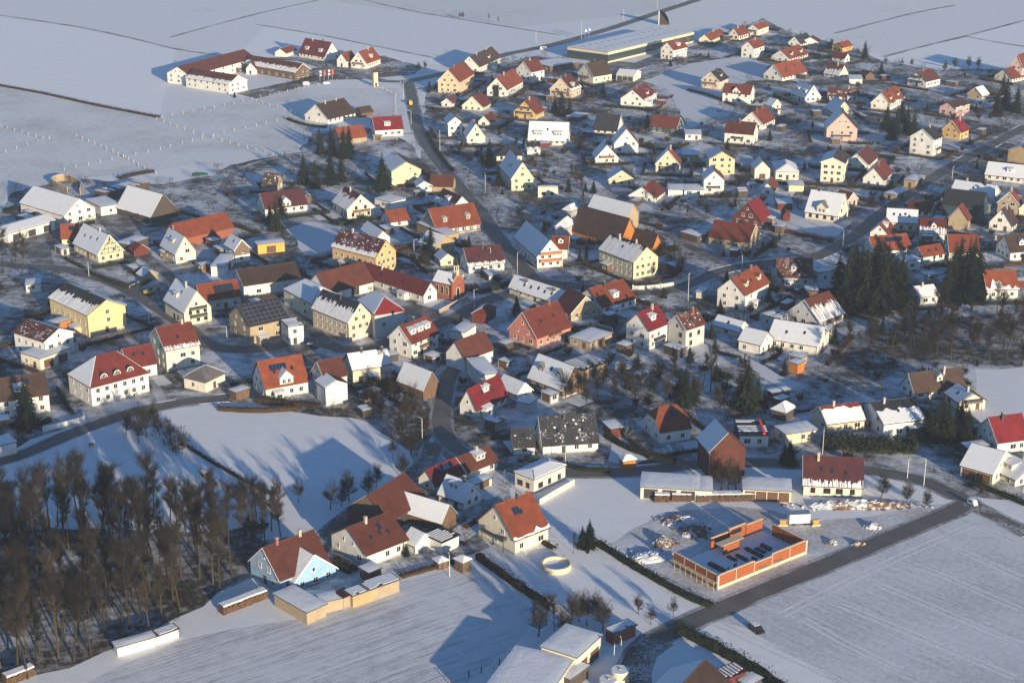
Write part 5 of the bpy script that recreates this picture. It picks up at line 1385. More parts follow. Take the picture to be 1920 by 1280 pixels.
('F',-38.67,479.94,-2.754,4.81,3.63,2.36,2.36,'k','k','1','small dark garden shed behind the pale yellow house with snow roof',{'win':'n'}),
('F',181.09,555.07,-3.063,4.65,3.16,2.88,2.88,'m','s','1','small dark red garden shed beside the orange-roofed house with a drift',{'win':'n'}),
('F',37.22,597.49,-2.355,6.19,2.83,2.9,2.9,'t','s','1','small tan garage beside the dark-roofed barn wing with small orange boarded',{'gar':'1'}),
('F',-50.13,474.09,-2.565,3.65,3.55,2.53,2.53,'b','s','1','small brown garden shed beside the white house with snow-speckled dark roof',{'win':'n'}),
('F',81.29,875.6,-0.414,4.22,3.83,2.42,2.42,'m','k','.7','small dark red garden shed beside the white house with red roof and projecting',{'win':'n'})
]


# ------------------------------------------------------------------ materials
MATS = {}
def newmat(name, rough=0.8, spec=0.3):
    m = bpy.data.materials.new(name); m.use_nodes = True
    b = m.node_tree.nodes['Principled BSDF']
    b.inputs['Roughness'].default_value = rough
    b.inputs['Specular IOR Level'].default_value = spec
    MATS[name] = m
    return m, m.node_tree, b
class NB:
    """small node helper"""
    def __init__(s, t): s.t = t
    def n(s, typ, **kw):
        x = s.t.nodes.new(typ)
        for k, v in kw.items(): setattr(x, k, v)
        return x
    def l(s, a, b): s.t.links.new(a, b)
    def noise(s, scale, detail=3.0, coord=None, rough=0.55, dist=0.0):
        x = s.n('ShaderNodeTexNoise'); x.inputs['Scale'].default_value = scale; x.inputs['Detail'].default_value = detail
        x.inputs['Roughness'].default_value = rough; x.inputs['Distortion'].default_value = dist
        if coord is not None: s.l(coord, x.inputs['Vector'])
        return x.outputs['Fac']
    def ramp(s, fac, p0, p1, c0=(0, 0, 0, 1), c1=(1, 1, 1, 1)):
        x = s.n('ShaderNodeValToRGB'); e = x.color_ramp.elements
        e[0].position = p0; e[1].position = p1; e[0].color = c0; e[1].color = c1
        s.l(fac, x.inputs[0]); return x.outputs[0]
    def mix(s, fac, a, b, mode='MIX'):
        x = s.n('ShaderNodeMix', data_type='RGBA', blend_type=mode)
        for i, v in ((0, fac), (6, a), (7, b)):
            if isinstance(v, (int, float)): x.inputs[i].default_value = v
            elif isinstance(v, tuple): x.inputs[i].default_value = v if len(v) == 4 else v + (1,)
            else: s.l(v, x.inputs[i])
        return x.outputs[2]
    def math(s, op, a, b=0.0):
        x = s.n('ShaderNodeMath', operation=op)
        for i, v in enumerate((a, b)):
            if isinstance(v, (int, float)): x.inputs[i].default_value = v
            else: s.l(v, x.inputs[i])
        return x.outputs[0]
    def bump(s, h, strength, dist, bsdf):
        x = s.n('ShaderNodeBump'); x.inputs['Strength'].default_value = strength; x.inputs['Distance'].default_value = dist
        s.l(h, x.inputs['Height']); s.l(x.outputs[0], bsdf.inputs['Normal'])
    def geo(s): return s.n('ShaderNodeNewGeometry').outputs['Position']
    def obj(s): return s.n('ShaderNodeTexCoord').outputs['Object']
    def rnd(s): return s.n('ShaderNodeObjectInfo').outputs['Random']

def plaster(name, col):
    m, t, b = newmat(name, 0.9, 0.2); k = NB(t)
    p = k.geo()
    n1 = k.noise(0.5, 4, p); n2 = k.noise(4.0, 3, p)
    dark = tuple(c * 0.82 for c in col)
    c1 = k.mix(k.ramp(n1, 0.35, 0.7), col, dark)
    # dirt wash running down the wall, stretched vertically
    mp = k.n('ShaderNodeMapping'); mp.inputs['Scale'].default_value = (1.2, 1.2, 0.16); k.l(p, mp.inputs[0])
    n3 = k.noise(1.0, 4, mp.outputs[0])
    c2 = k.mix(k.math('MULTIPLY', k.ramp(n3, 0.5, 0.8), 0.35), c1, tuple(c * 0.6 for c in col))
    hs = k.n('ShaderNodeHueSaturation'); k.l(c2, hs.inputs['Color'])
    k.l(k.math('ADD', k.math('MULTIPLY', k.rnd(), 0.16), 0.90), hs.inputs['Value'])
    k.l(k.math('ADD', k.math('MULTIPLY', k.rnd(), 0.4), 0.8), hs.inputs['Saturation'])
    k.l(hs.outputs[0], b.inputs['Base Color']); k.bump(n2, 0.25, 0.02, b)
def tiles(name, col):
    m, t, b = newmat(name, 0.75, 0.25); k = NB(t)
    p = k.obj()
    br = k.n('ShaderNodeTexVoronoi'); br.inputs['Scale'].default_value = 2.6; k.l(p, br.inputs['Vector'])
    n1 = k.noise(0.35, 5, p); n2 = k.noise(2.5, 4, p)
    hi = tuple(min(1, c * 1.25) for c in col); lo = tuple(c * 0.62 for c in col)
    c1 = k.mix(k.ramp(n1, 0.3, 0.72), lo, hi)
    c2 = k.mix(0.28, c1, k.mix(br.outputs['Color'], tuple(c * 0.6 for c in col), hi))
    moss = k.ramp(n2, 0.62, 0.8)
    c3 = k.mix(k.math('MULTIPLY', moss, 0.45), c2, (0.05, 0.04, 0.03))
    # tile courses
    sp = k.n('ShaderNodeSeparateXYZ'); k.l(p, sp.inputs[0])
    co = k.math('FRACT', k.math('MULTIPLY', sp.outputs[2], 3.6))
    hs = k.n('ShaderNodeHueSaturation'); k.l(c3, hs.inputs['Color'])
    k.l(k.math('ADD', k.math('MULTIPLY', k.rnd(), 0.35), 0.82), hs.inputs['Value'])
    k.l(hs.outputs[0], b.inputs['Base Color']); k.bump(co, 0.5, 0.05, b)
def wood(name, col):
    m, t, b = newmat(name, 0.85, 0.2); k = NB(t)
    p = k.obj(); mp = k.n('ShaderNodeMapping'); mp.inputs['Scale'].default_value = (5, 5, 0.25); k.l(p, mp.inputs[0])
    n1 = k.noise(1.0, 4, mp.outputs[0]); n2 = k.noise(0.4, 3, p)
    c = k.mix(k.ramp(n1, 0.3, 0.7), tuple(c * 0.55 for c in col), tuple(min(1, c * 1.2) for c in col))
    c = k.mix(k.math('MULTIPLY', n2, 0.5), c, tuple(c * 0.7 for c in col))
    k.l(c, b.inputs['Base Color']); k.bump(n1, 0.5, 0.04, b)
def flat(name, col, rough=0.7, spec=0.3, metal=0.0):
    m, t, b = newmat(name, rough, spec); k = NB(t)
    n = k.noise(1.5, 3, k.obj())
    c = k.mix(k.ramp(n, 0.3, 0.75), tuple(c * 0.8 for c in col), tuple(min(1, c * 1.1) for c in col))
    k.l(c, b.inputs['Base Color']); b.inputs['Metallic'].default_value = metal
def brick(name, col):
    m, t, b = newmat(name, 0.9, 0.2); k = NB(t)
    p = k.obj(); sp = k.n('ShaderNodeSeparateXYZ'); k.l(p, sp.inputs[0])
    cb = k.n('ShaderNodeCombineXYZ'); k.l(k.math('ADD', sp.outputs[0], sp.outputs[1]), cb.inputs[0]); k.l(sp.outputs[2], cb.inputs[1])
    t1 = k.n('ShaderNodeTexBrick'); t1.inputs['Scale'].default_value = 2.0
    t1.inputs['Color1'].default_value = col + (1,); t1.inputs['Color2'].default_value = tuple(c * 0.75 for c in col) + (1,)
    t1.inputs['Mortar'].default_value = tuple(0.5 * c + 0.06 for c in col) + (1,); t1.inputs['Mortar Size'].default_value = 0.012
    k.l(cb.outputs[0], t1.inputs['Vector'])
    n = k.noise(0.5, 4, p)
    k.l(k.mix(k.math('MULTIPLY', n, 0.5), t1.outputs[0], tuple(c * 0.55 for c in col)), b.inputs['Base Color'])
def snowmat(name, cover, bare=(0.07, 0.06, 0.045), s1=0.05, s2=0.6, soft=0.06, furrow=None, fstr=0.5, fper=2.0, col=(0.58, 0.59, 0.61), wts=(.9, .75, .35)):
    """snow with bare patches; cover 1 = everywhere"""
    m, t, b = newmat(name, 0.75, 0.25); k = NB(t)
    p = k.geo()
    big = k.noise(s1, 4, p); med = k.noise(s2, 5, p, 0.65); fine = k.noise(2.6, 5, p, 0.7)
    tot = k.math('ADD', k.math('ADD', k.math('MULTIPLY', big, wts[0]), k.math('MULTIPLY', med, wts[1])), k.math('MULTIPLY', fine, wts[2]))
    h = tot
    if furrow is not None:
        mp = k.n('ShaderNodeMapping'); mp.inputs['Rotation'].default_value = (0, 0, -furrow); k.l(p, mp.inputs[0])
        sp = k.n('ShaderNodeSeparateXYZ'); k.l(mp.outputs[0], sp.inputs[0])
        st = k.n('ShaderNodeCombineXYZ'); k.l(k.math('MULTIPLY', sp.outputs[0], 0.035), st.inputs[0]); k.l(k.math('MULTIPLY', sp.outputs[1], 1.0 / fper), st.inputs[1])
        fw = k.noise(1.0, 5, st.outputs[0], 0.7)
        tot = k.math('ADD', tot, k.math('MULTIPLY', k.math('SUBTRACT', fw, 0.5), fstr))
        h = k.math('ADD', k.math('MULTIPLY', fw, 1.5), k.math('MULTIPLY', fine, 0.4))
    sw = sum(wts); th = 0.5 + 0.38 * (0.5 - cover); soft = soft / sw
    fac = k.ramp(k.math('DIVIDE', tot, sw), th - soft, th + soft) if cover < 1.0 else None
    sc = k.mix(k.ramp(med, 0.3, 0.75), tuple(c * 0.93 for c in col), col)
    bc = k.mix(k.ramp(fine, 0.35, 0.65), tuple(c * 0.55 for c in bare), tuple(min(1, c * 1.5) for c in bare))
    k.l(k.mix(fac, bc, sc) if fac is not None else sc, b.inputs['Base Color'])
    k.bump(k.math('ADD', h, k.math('MULTIPLY', med, 0.6)), 0.45, 0.16, b)
    return m
def asphalt(name, col, snowy):
    m, t, b = newmat(name, 0.7, 0.4); k = NB(t)
    p = k.geo(); n1 = k.noise(0.12, 4, p); n2 = k.noise(1.4, 4, p); n3 = k.noise(9, 3, p)
    c = k.mix(k.ramp(n1, 0.3, 0.7), tuple(c * 0.75 for c in col), tuple(c * 1.25 for c in col))
    c = k.mix(k.math('MULTIPLY', k.ramp(k.math('ADD', k.math('MULTIPLY', n1, 0.6), k.math('MULTIPLY', n2, 0.6)), 0.66 - snowy, 0.82 - snowy), 0.75), c, (0.55, 0.56, 0.58))
    k.l(c, b.inputs['Base Color']); k.bump(n3, 0.3, 0.03, b)
def foliage(name, c0, c1, rough=0.9):
    m, t, b = newmat(name, rough, 0.1); k = NB(t)
    n = k.noise(0.8, 3, k.obj())
    c = k.mix(k.ramp(k.math('ADD', k.math('MULTIPLY', n, 0.7), k.math('MULTIPLY', k.rnd(), 0.4)), 0.3, 0.75), c0, c1)
    k.l(c, b.inputs['Base Color'])

WALLC = dict(w=(.74, .71, .65), c=(.74, .67, .52), y=(.70, .60, .39), a=(.68, .54, .33), o=(.66, .40, .14), e=(.68, .52, .35), p=(.68, .42, .36), s=(.60, .27, .22), t=(.40, .30, .19), g=(.52, .51, .48), u=(.30, .46, .66))
for c, v in WALLC.items(): plaster('plaster_' + c, v)
wood('wall_b', (.16, .10, .065)); wood('wall_k', (.085, .07, .06)); wood('wall_m', (.14, .035, .03)); wood('wall_z', (.52, .19, .045)); wood('wall_q', (.04, .075, .085))
brick('wall_r', (.34, .11, .065)); brick('wall_h', (.42, .33, .26))
tiles('tile_r', (.145, .033, .022)); tiles('tile_o', (.19, .046, .021)); tiles('tile_d', (.125, .023, .020)); tiles('tile_x', (.165, .014, .019))
tiles('tile_m', (.070, .020, .024)); tiles('tile_b', (.060, .036, .028)); tiles('tile_k', (.030, .030, .034)); tiles('tile_n', (.094, .029, .020)); tiles('tile_s', (.13, .12, .12))
for c_, v_ in (('k', (.030, .030, .034)), ('n', (.080, .026, .019)), ('m', (.070, .020, .024)), ('b', (.060, .036, .028))):
    m = snowmat('dusted_' + c_, 0.24, v_, 0.25, 1.3, 0.12, col=(.62, .63, .65))
snowmat('roof_snow', 1.0, col=(.66, .67, .69))
flat('trim_white', (.78, .76, .72)); flat('trim_brown', (.12, .07, .045)); flat('concrete', (.42, .40, .36)); flat('metal', (.35, .36, .37), 0.4, 0.5, 0.6)
flat('post_pale', (.5, .49, .46), 0.9); flat('dark_metal', (.05, .05, .055), 0.5); flat('steel_pale', (.62, .62, .58), 0.5); flat('chimney_brick', (.26, .11, .075), 0.9); flat('chimney_plaster', (.40, .36, .31), 0.9)
flat('door_brown', (.13, .065, .04)); flat('door_dark', (.05, .045, .045)); flat('balcony_wood', (.16, .085, .05)); flat('balcony_orange', (.42, .13, .04)); flat('balcony_dark', (.05, .05, .055)); flat('timber', (.03, .02, .015))
brick('orange_block', (.36, .105, .038)); flat('pale_render', (.66, .55, .38)); flat('pale_plank', (.5, .42, .28)); flat('log_wood', (.13, .075, .045), 0.9); flat('car_black', (.02, .022, .026), 0.25, 0.6); flat('car_white', (.72, .72, .72), 0.3, 0.6); flat('car_yellow', (.75, .45, .03), 0.3, 0.6)
flat('rubber', (.02, .02, .02)); flat('paint_blue', (.05, .12, .42)); flat('paint_red', (.5, .04, .04)); flat('paint_orange', (.75, .26, .03)); flat('earth', (.16, .085, .045), 0.95); flat('lamp_glass', (.7, .7, .65), 0.3)
m, t, b = newmat('glass', 0.08, 0.6); b.inputs['Base Color'].default_value = (.018, .022, .028, 1)
m, t, b = newmat('hall_glass', 0.12, 0.6); b.inputs['Base Color'].default_value = (.035, .05, .055, 1)
m, t, b = newmat('solar', 0.18, 0.6); b.inputs['Base Color'].default_value = (.012, .018, .05, 1)
m, t, b = newmat('solar_black', 0.22, 0.5); b.inputs['Base Color'].default_value = (.022, .025, .034, 1)
for kk, mm in MATS.items():
    if kk.startswith('wall_') or kk.startswith('plaster_'): pass
def wallmat(c): return MATS.get('plaster_' + c) or MATS.get('wall_' + c) or MATS['tile_' + c]
foliage('twig_brown', (.014, .0125, .012), (.032, .028, .0255)); foliage('twig_grey', (.024, .020, .017), (.052, .042, .033)); foliage('bark', (.036, .029, .015), (.075, .058, .028)); foliage('bark_dark', (.024, .020, .015), (.048, .038, .025))
foliage('needle', (.007, .012, .009), (.020, .029, .017)); foliage('shrub_brown', (.022, .015, .010), (.06, .038, .022)); foliage('shrub_green', (.010, .014, .009), (.026, .032, .017))
foliage('straw', (.16, .11, .06), (.34, .25, .14))

# ------------------------------------------------------------------ mesh helpers
class MB:
    def __init__(s): s.v = []; s.f = []; s.m = []
    def add(s, vs, fs, mi=0):
        o = len(s.v); s.v.extend(vs)
        for f in fs: s.f.append(tuple(i + o for i in f)); s.m.append(mi)
    def box(s, x0, x1, y0, y1, z0, z1, mi=0):
        s.add([(x0, y0, z0), (x1, y0, z0), (x1, y1, z0), (x0, y1, z0), (x0, y0, z1), (x1, y0, z1), (x1, y1, z1), (x0, y1, z1)],
              [(0, 3, 2, 1), (4, 5, 6, 7), (0, 1, 5, 4), (1, 2, 6, 5), (2, 3, 7, 6), (3, 0, 4, 7)], mi)
    def prism(s, prof, x0, x1, mi=0, caps=True):
        """profile (y,z) counter-clockwise, extruded along x"""
        n = len(prof)
        vs = [(x0, y, z) for y, z in prof] + [(x1, y, z) for y, z in prof]
        fs = [(i, (i + 1) % n, (i + 1) % n + n, i + n) for i in range(n)]
        if caps: fs += [tuple(range(n - 1, -1, -1)), tuple(range(n, 2 * n))]
        s.add(vs, fs, mi)
    def tube(s, a, b, r0, r1, n=4, mi=0, cap=False):
        a = Vector(a); b = Vector(b); d = (b - a)
        if d.length < 1e-6: return
        q = d.to_track_quat('Z', 'Y'); vs = []
        for p, r in ((a, r0), (b, r1)):
            for i in range(n):
                w = q @ Vector((math.cos(6.2832 * i / n) * r, math.sin(6.2832 * i / n) * r, 0)); vs.append(tuple(p + w))
        fs = [(i, (i + 1) % n, (i + 1) % n + n, i + n) for i in range(n)]
        if cap: fs.append(tuple(range(n, 2 * n)))
        s.add(vs, fs, mi)
    def mesh(s, name, mats, smooth=False):
        me = bpy.data.meshes.new(name); me.from_pydata(s.v, [], s.f)
        for m in (mats if isinstance(mats, (list, tuple)) else [mats]): me.materials.append(MATS[m] if isinstance(m, str) else m)
        if any(s.m): me.polygons.foreach_set('material_index', s.m)
        if smooth: me.polygons.foreach_set('use_smooth', [True] * len(me.polygons))
        me.update(); return me
    def obj(s, name, mats, parent=None, loc=None, rz=None, smooth=False):
        return link(name, s.mesh(name, mats, smooth), parent, loc, rz)
def link(name, me, parent=None, loc=None, rz=None):
    o = bpy.data.objects.new(name, me); C.objects.link(o)
    if parent is not None: o.parent = parent
    if loc is not None: o.location = loc
    if rz is not None: o.rotation_euler = (0, 0, rz)
    return o
def tag(o, label, cat, group=None, kind=None):
    if label: o['label'] = label
    if cat: o['category'] = cat
    if group: o['group'] = group
    if kind: o['kind'] = kind
    return o
def thing(name, x, y, rz, label, cat, group=None, z=0.0):
    o = bpy.data.objects.new(name, None); C.objects.link(o); o.location = (x, y, z); o.rotation_euler = (0, 0, rz)
    o.empty_display_size = 0.5
    return tag(o, label, cat, group)
CACHE = {}
def shared(key, fn):
    if key not in CACHE: CACHE[key] = fn()
    return CACHE[key]

# ------------------------------------------------------------------ the ground
def sheet(name, pts, z, mat, kind='structure', label=None):
    me = bpy.data.meshes.new(name); me.from_pydata([(x, y, z) for x, y in pts], [], [tuple(range(len(pts)))])
    me.materials.append(MATS[mat]); me.update()
    n = me.polygons[0].normal
    if n.z < 0: me.flip_normals()
    o = link(name, me); o['kind'] = kind
    return o
def wobble(pts, amp, step=6.0, seed=0):
    out = []
    for i, a in enumerate(pts):
        b = pts[(i + 1) % len(pts)]; d = math.hypot(b[0] - a[0], b[1] - a[1]); n = max(1, int(d / step))
        for j in range(n):
            t = j / n; x = a[0] + (b[0] - a[0]) * t; y = a[1] + (b[1] - a[1]) * t
            out.append((x + amp * noise.noise((x * .09, y * .09, seed)), y + amp * noise.noise((x * .09, y * .09, seed + 9.3))))
    return out
snowmat('snow_field', 0.93, (.30, .26, .20), 0.012, 0.22, 0.16, furrow=FURROW_EAST, fstr=0.35, fper=5.0, col=(.69, .695, .70))
snowmat('far_snow_white', 0.97, (.34, .30, .25), 0.01, 0.2, 0.2, col=(.76, .765, .77))
snowmat('far_snow_grey', 0.86, (.32, .30, .27), 0.012, 0.18, 0.22, furrow=FURROW_SOUTH, fstr=0.5, fper=4.0, col=(.62, .625, .63))
snowmat('meadow_snow', 0.74, (.38, .34, .28), 0.03, 0.35, 0.25, col=(.66, .665, .67))
snowmat('field_snow_south', 0.80, (.24, .24, .25), 0.02, 0.25, 0.30, furrow=FURROW_SOUTH, fstr=1.7, fper=1.1)
snowmat('field_snow_east', 0.80, (.22, .23, .23), 0.03, 0.8, 0.32, furrow=FURROW_EAST, fstr=0.9, fper=0.9)
snowmat('garden_ground', 0.49, (.036, .035, .029), 0.04, 0.28, 0.15, wts=(1.1, .7, .45))
snowmat('inn_ground', 0.38, (.085, .07, .055), 0.05, 0.4, 0.12)
snowmat('forest_ground', 0.34, (.04, .032, .022), 0.05, 0.4, 0.22)
snowmat('lawn_snow', 0.90, (.20, .18, .12), 0.03, 0.4, 0.12)
snowmat('bank_snow', 0.72, (.16, .13, .1), 0.05, 0.8, 0.1)
asphalt('asphalt', (.098, .092, .085), -0.10); asphalt('asphalt_lane', (.085, .077, .068), 0.06)
snowmat('verge_ground', 0.42, (.085, .07, .05), 0.08, 0.7, 0.3)
snowmat('path_ground', 0.45, (.13, .11, .09), 0.05, 0.6, 0.2)
m = snowmat('packed_snow', 1.0, col=(.66, .66, .67)); snowmat('rut_snow', 0.7, (.30, .29, .28), 0.05, 0.8, 0.25)
gb = MB(); gb.add([(-1500, -300, 0), (1500, -300, 0), (1500, 3600, 0), (-1500, 3600, 0)], [(0, 1, 2, 3)])
go = gb.obj('snow_ground', 'snow_field'); go['kind'] = 'structure'
Z = 0.006
for i, (mt_, P) in enumerate(FAR_FIELDS): sheet('far_field', wobble(P, 1.5, 20, i), Z * (.3 + .1 * i), mt_)
sheet('meadow_ground', wobble(MEADOW, 2.5), Z, 'meadow_snow')
sheet('ploughed_field', wobble(FIELD_SOUTH, 0.8), Z, 'field_snow_south')
sheet('crop_field', wobble(FIELD_EAST, 0.8), Z, 'field_snow_east')
sheet('village_ground', wobble(VILLAGE, 3, 6, 3), Z, 'garden_ground')
snowmat('plot_snow', 0.66, (.20, .15, .11), 0.09, 0.8, 0.3)
sheet('building_plot', wobble(PLOT, 2.5, 5, 4), Z * 1.2, 'plot_snow')
sheet('forest_floor', wobble(FOREST, 3, 6, 5), 2 * Z, 'forest_ground')
sheet('inn_ground', wobble(INN_GROUND, 2, 6, 5), 2 * Z, 'inn_ground')
sheet('grove_ground', wobble(GROVE, 3, 6, 7), 2 * Z, 'forest_ground')
sheet('scrub_ground', wobble(SCRUB, 3, 6, 8), 3 * Z, 'forest_ground')
for i, (n, P) in enumerate(LAWNS): sheet(n, wobble(P, 2, 6, i), 3 * Z, 'lawn_snow')
for i, (n, P) in enumerate(YARDS): sheet(n, wobble(P, .8, 4, i), 4 * Z, 'asphalt_lane')
def smooth_line(P, step=3.0):
    out = []
    n = len(P)
    for i in range(n - 1):
        p0 = P[max(i - 1, 0)]; p1 = P[i]; p2 = P[i + 1]; p3 = P[min(i + 2, n - 1)]
        k = max(1, int(math.hypot(p2[0] - p1[0], p2[1] - p1[1]) / step))
        for j in range(k):
            t = j / k
            f = lambda a, b, c, d: .5 * ((2 * b) + (-a + c) * t + (2 * a - 5 * b + 4 * c - d) * t * t + (-a + 3 * b - 3 * c + d) * t ** 3)
            out.append((f(p0[0], p1[0], p2[0], p3[0]), f(p0[1], p1[1], p2[1], p3[1])))
    out.append(P[-1]); return out
def normals(P):
    N = []
    for i in range(len(P)):
        a = P[max(i - 1, 0)]; b = P[min(i + 1, len(P) - 1)]
        dx, dy = b[0] - a[0], b[1] - a[1]; l = math.hypot(dx, dy) or 1; N.append((-dy / l, dx / l))
    return N
def ribbon(name, P, o0, o1, z, mat, jit=0.0, seed=0):
    N = normals(P); vs = []; fs = []
    for i, (p, n) in enumerate(zip(P, N)):
        j0 = jit * noise.noise((p[0] * .3, p[1] * .3, seed)); j1 = jit * noise.noise((p[0] * .3, p[1] * .3, seed + 7))
        vs += [(p[0] + n[0] * (o0 + j0), p[1] + n[1] * (o0 + j0), z), (p[0] + n[0] * (o1 + j1), p[1] + n[1] * (o1 + j1), z)]
    for i in range(len(P) - 1): fs.append((2 * i, 2 * i + 1, 2 * i + 3, 2 * i + 2))
    me = bpy.data.meshes.new(name); me.from_pydata(vs, [], fs); me.materials.append(MATS[mat]); me.update()
    if me.polygons[0].normal.z < 0: me.flip_normals()
    o = link(name, me); o['kind'] = 'structure'; return o
def bank(name, P, off, w, h, seed):
    """ploughed snow ridge beside a road: broken, lumpy"""
    N = normals(P); b = MB(); prev = None
    for i, (p, n) in enumerate(zip(P, N)):
        g = noise.noise((p[0] * .06, p[1] * .06, seed)); 
        if g < 0.08: prev = None; continue
        hh = h * (.5 + .9 * abs(noise.noise((p[0] * .5, p[1] * .5, seed + 3)))); ww = w * (.7 + .6 * abs(noise.noise((p[0] * .4, p[1] * .4, seed + 5))))
        o = off + .4 * noise.noise((p[0] * .3, p[1] * .3, seed + 8))
        row = [(p[0] + n[0] * (o + k * ww / 2), p[1] + n[1] * (o + k * ww / 2), z) for k, z in ((-1, 0), (-.45, hh), (.4, hh * .8), (1, 0))]
        k0 = len(b.v); b.v += row
        if prev is not None:
            for q in range(3): b.f.append((prev + q, prev + q + 1, k0 + q + 1, k0 + q)); b.m.append(0)
        prev = k0
    if b.f:
        o = b.obj(name, 'bank_snow', smooth=True); o['kind'] = 'structure'
for i, (n, w, P) in enumerate(ROADS):
    L = smooth_line(P, 4.0)
    lane = n.endswith('lane') or n in ('inn_road', 'field_road')
    for s in (-1, 1): ribbon('road_verge', L, s * (w / 2 - .4), s * (w / 2 + .9), Z * (4.6 + i * .02), 'verge_ground', .55, i + 40 * s)
    ribbon(n, L, -w / 2, w / 2, Z * (5 + i * .35), 'asphalt_lane' if lane else 'asphalt', .5, i)
    for s in (-1, 1):
        if n not in ('east_street', 'hill_road', 'lower_street'): continue
        bank('snow_bank', L, s * (w / 2 + .5), 1.1 if not lane else .9, .2 if not lane else .2, i * 3.1 + s)
for i, P in enumerate(FIELD_PATHS):
    ribbon('field_path', smooth_line(P, 6.0), -1.6, 1.6, Z * 1.5, 'path_ground', .8, i)
for i, P in enumerate(TRACKS):
    L = smooth_line(P, 3.0)
    for s in (-1, 1):
        ribbon('tyre_track', L, s * .9 - .28, s * .9 + .28, Z * 2, 'packed_snow', .15, i)
        ribbon('tyre_rut', L, s * .9 + .30, s * .9 + .52, Z * 2, 'rut_snow', .2, i + 20)

N_MAIN = sum(1 for r_ in HOUSES if 'garden shed' not in r_[11] and 'small tan garage' not in r_[11] and 'small grey garage' not in r_[11])
# where the gardens are: inside the village, clear of houses, roads, lawns and yards
GR = random.Random(21); CELL = {}
for hi, r_ in enumerate(HOUSES):
    for cx in range(-3, 4):
        for cy in range(-3, 4): CELL.setdefault((int(r_[1] // 16) + cx, int(r_[2] // 16) + cy), []).append(hi)
def inside(X, Y, P):
    c = False; j = len(P) - 1
    for i in range(len(P)):
        if ((P[i][1] > Y) != (P[j][1] > Y)) and (X < (P[j][0] - P[i][0]) * (Y - P[i][1]) / (P[j][1] - P[i][1]) + P[i][0]): c = not c
        j = i
    return c
def house_gap(X, Y, skip=-1):
    m = 30.0
    for hi in CELL.get((int(X // 16), int(Y // 16)), ()):
        if hi == skip: continue
        r_ = HOUSES[hi]; c, s = math.cos(r_[3]), math.sin(r_[3]); dx, dy = X - r_[1], Y - r_[2]
        ex, ey = max(abs(dx * c + dy * s) - r_[4] / 2, 0), max(abs(dy * c - dx * s) - r_[5] / 2, 0); m = min(m, math.hypot(ex, ey))
    return m
def road_gap(X, Y):
    m = 99.0
    for _, wd_, P in ROADS:
        for a, b in zip(P, P[1:]):
            dx, dy = b[0] - a[0], b[1] - a[1]; l = dx * dx + dy * dy or 1; q = max(0, min(1, ((X - a[0]) * dx + (Y - a[1]) * dy) / l))
            m = min(m, math.hypot(X - a[0] - q * dx, Y - a[1] - q * dy) - wd_ / 2)
    return m
OPEN = [P for _, P in LAWNS + YARDS]
def garden(X, Y, hd): return inside(X, Y, VILLAGE) and not any(inside(X, Y, P) for P in OPEN) and house_gap(X, Y) > hd and road_gap(X, Y) > 1.2
def hides(X, Y, h):
    """would something h tall stand in front of a house wall that the photograph shows?"""
    for r_ in HOUSES:
        if 2 < r_[2] - Y < 34 and abs(X * r_[2] / Y - r_[1]) < 7 and r_[2] - Y < h * 5.2: return True
    return False
# plots: a snowy lawn beside many houses and a drive to the nearest road
PR = random.Random(33); nl = 0
snowmat('drive_ground', 0.5, (.07, .062, .052), 0.1, 0.6, 0.3)
for hi, r_ in enumerate(HOUSES):
    if r_[0] != 'G' or not inside(r_[1], r_[2], VILLAGE): continue
    c, s = math.cos(r_[3]), math.sin(r_[3])
    for sx, sy in ((1, 0), (-1, 0), (0, 1), (0, -1)):
        if PR.random() < .45: continue
        w_, d_ = PR.uniform(6, 12), PR.uniform(5, 10)
        lx = sx * (r_[4] / 2 + 1 + d_ / 2) + (PR.uniform(-2, 2) if sy else 0); ly = sy * (r_[5] / 2 + 1 + d_ / 2) + (PR.uniform(-2, 2) if sx else 0)
        hx, hy = (d_ / 2, w_ / 2) if sx else (w_ / 2, d_ / 2)
        Q = [(r_[1] + (lx + a * hx) * c - (ly + b_ * hy) * s, r_[2] + (lx + a * hx) * s + (ly + b_ * hy) * c) for a, b_ in ((-1, -1), (1, -1), (1, 1), (-1, 1))]
        if not all(garden(p[0], p[1], .3) for p in Q): continue
        sheet('garden_lawn', wobble(Q, 1.2, 2.0, hi), Z * 3 + .00012 * (nl % 60), 'lawn_snow'); nl += 1
    best = None
    for _, wd_, P in ROADS:
        for a, b_ in zip(P, P[1:]):
            dx, dy = b_[0] - a[0], b_[1] - a[1]; l = dx * dx + dy * dy or 1; q = max(0, min(1, ((r_[1] - a[0]) * dx + (r_[2] - a[1]) * dy) / l)); px, py = a[0] + q * dx, a[1] + q * dy; d = math.hypot(px - r_[1], py - r_[2])
            if best is None or d < best[0]: best = (d, px, py)
    if 9 < best[0] < 30:
        mx, my = (r_[1] + best[1]) / 2 + PR.uniform(-2, 2), (r_[2] + best[2]) / 2 + PR.uniform(-2, 2)
        if house_gap(mx, my, hi) > 1.5: ribbon('driveway', smooth_line([(r_[1], r_[2]), (mx, my), (best[1], best[2])], 2.0), -1.5, 1.5, Z * 4.2 + .0001 * (hi % 30), 'drive_ground', .4, hi)

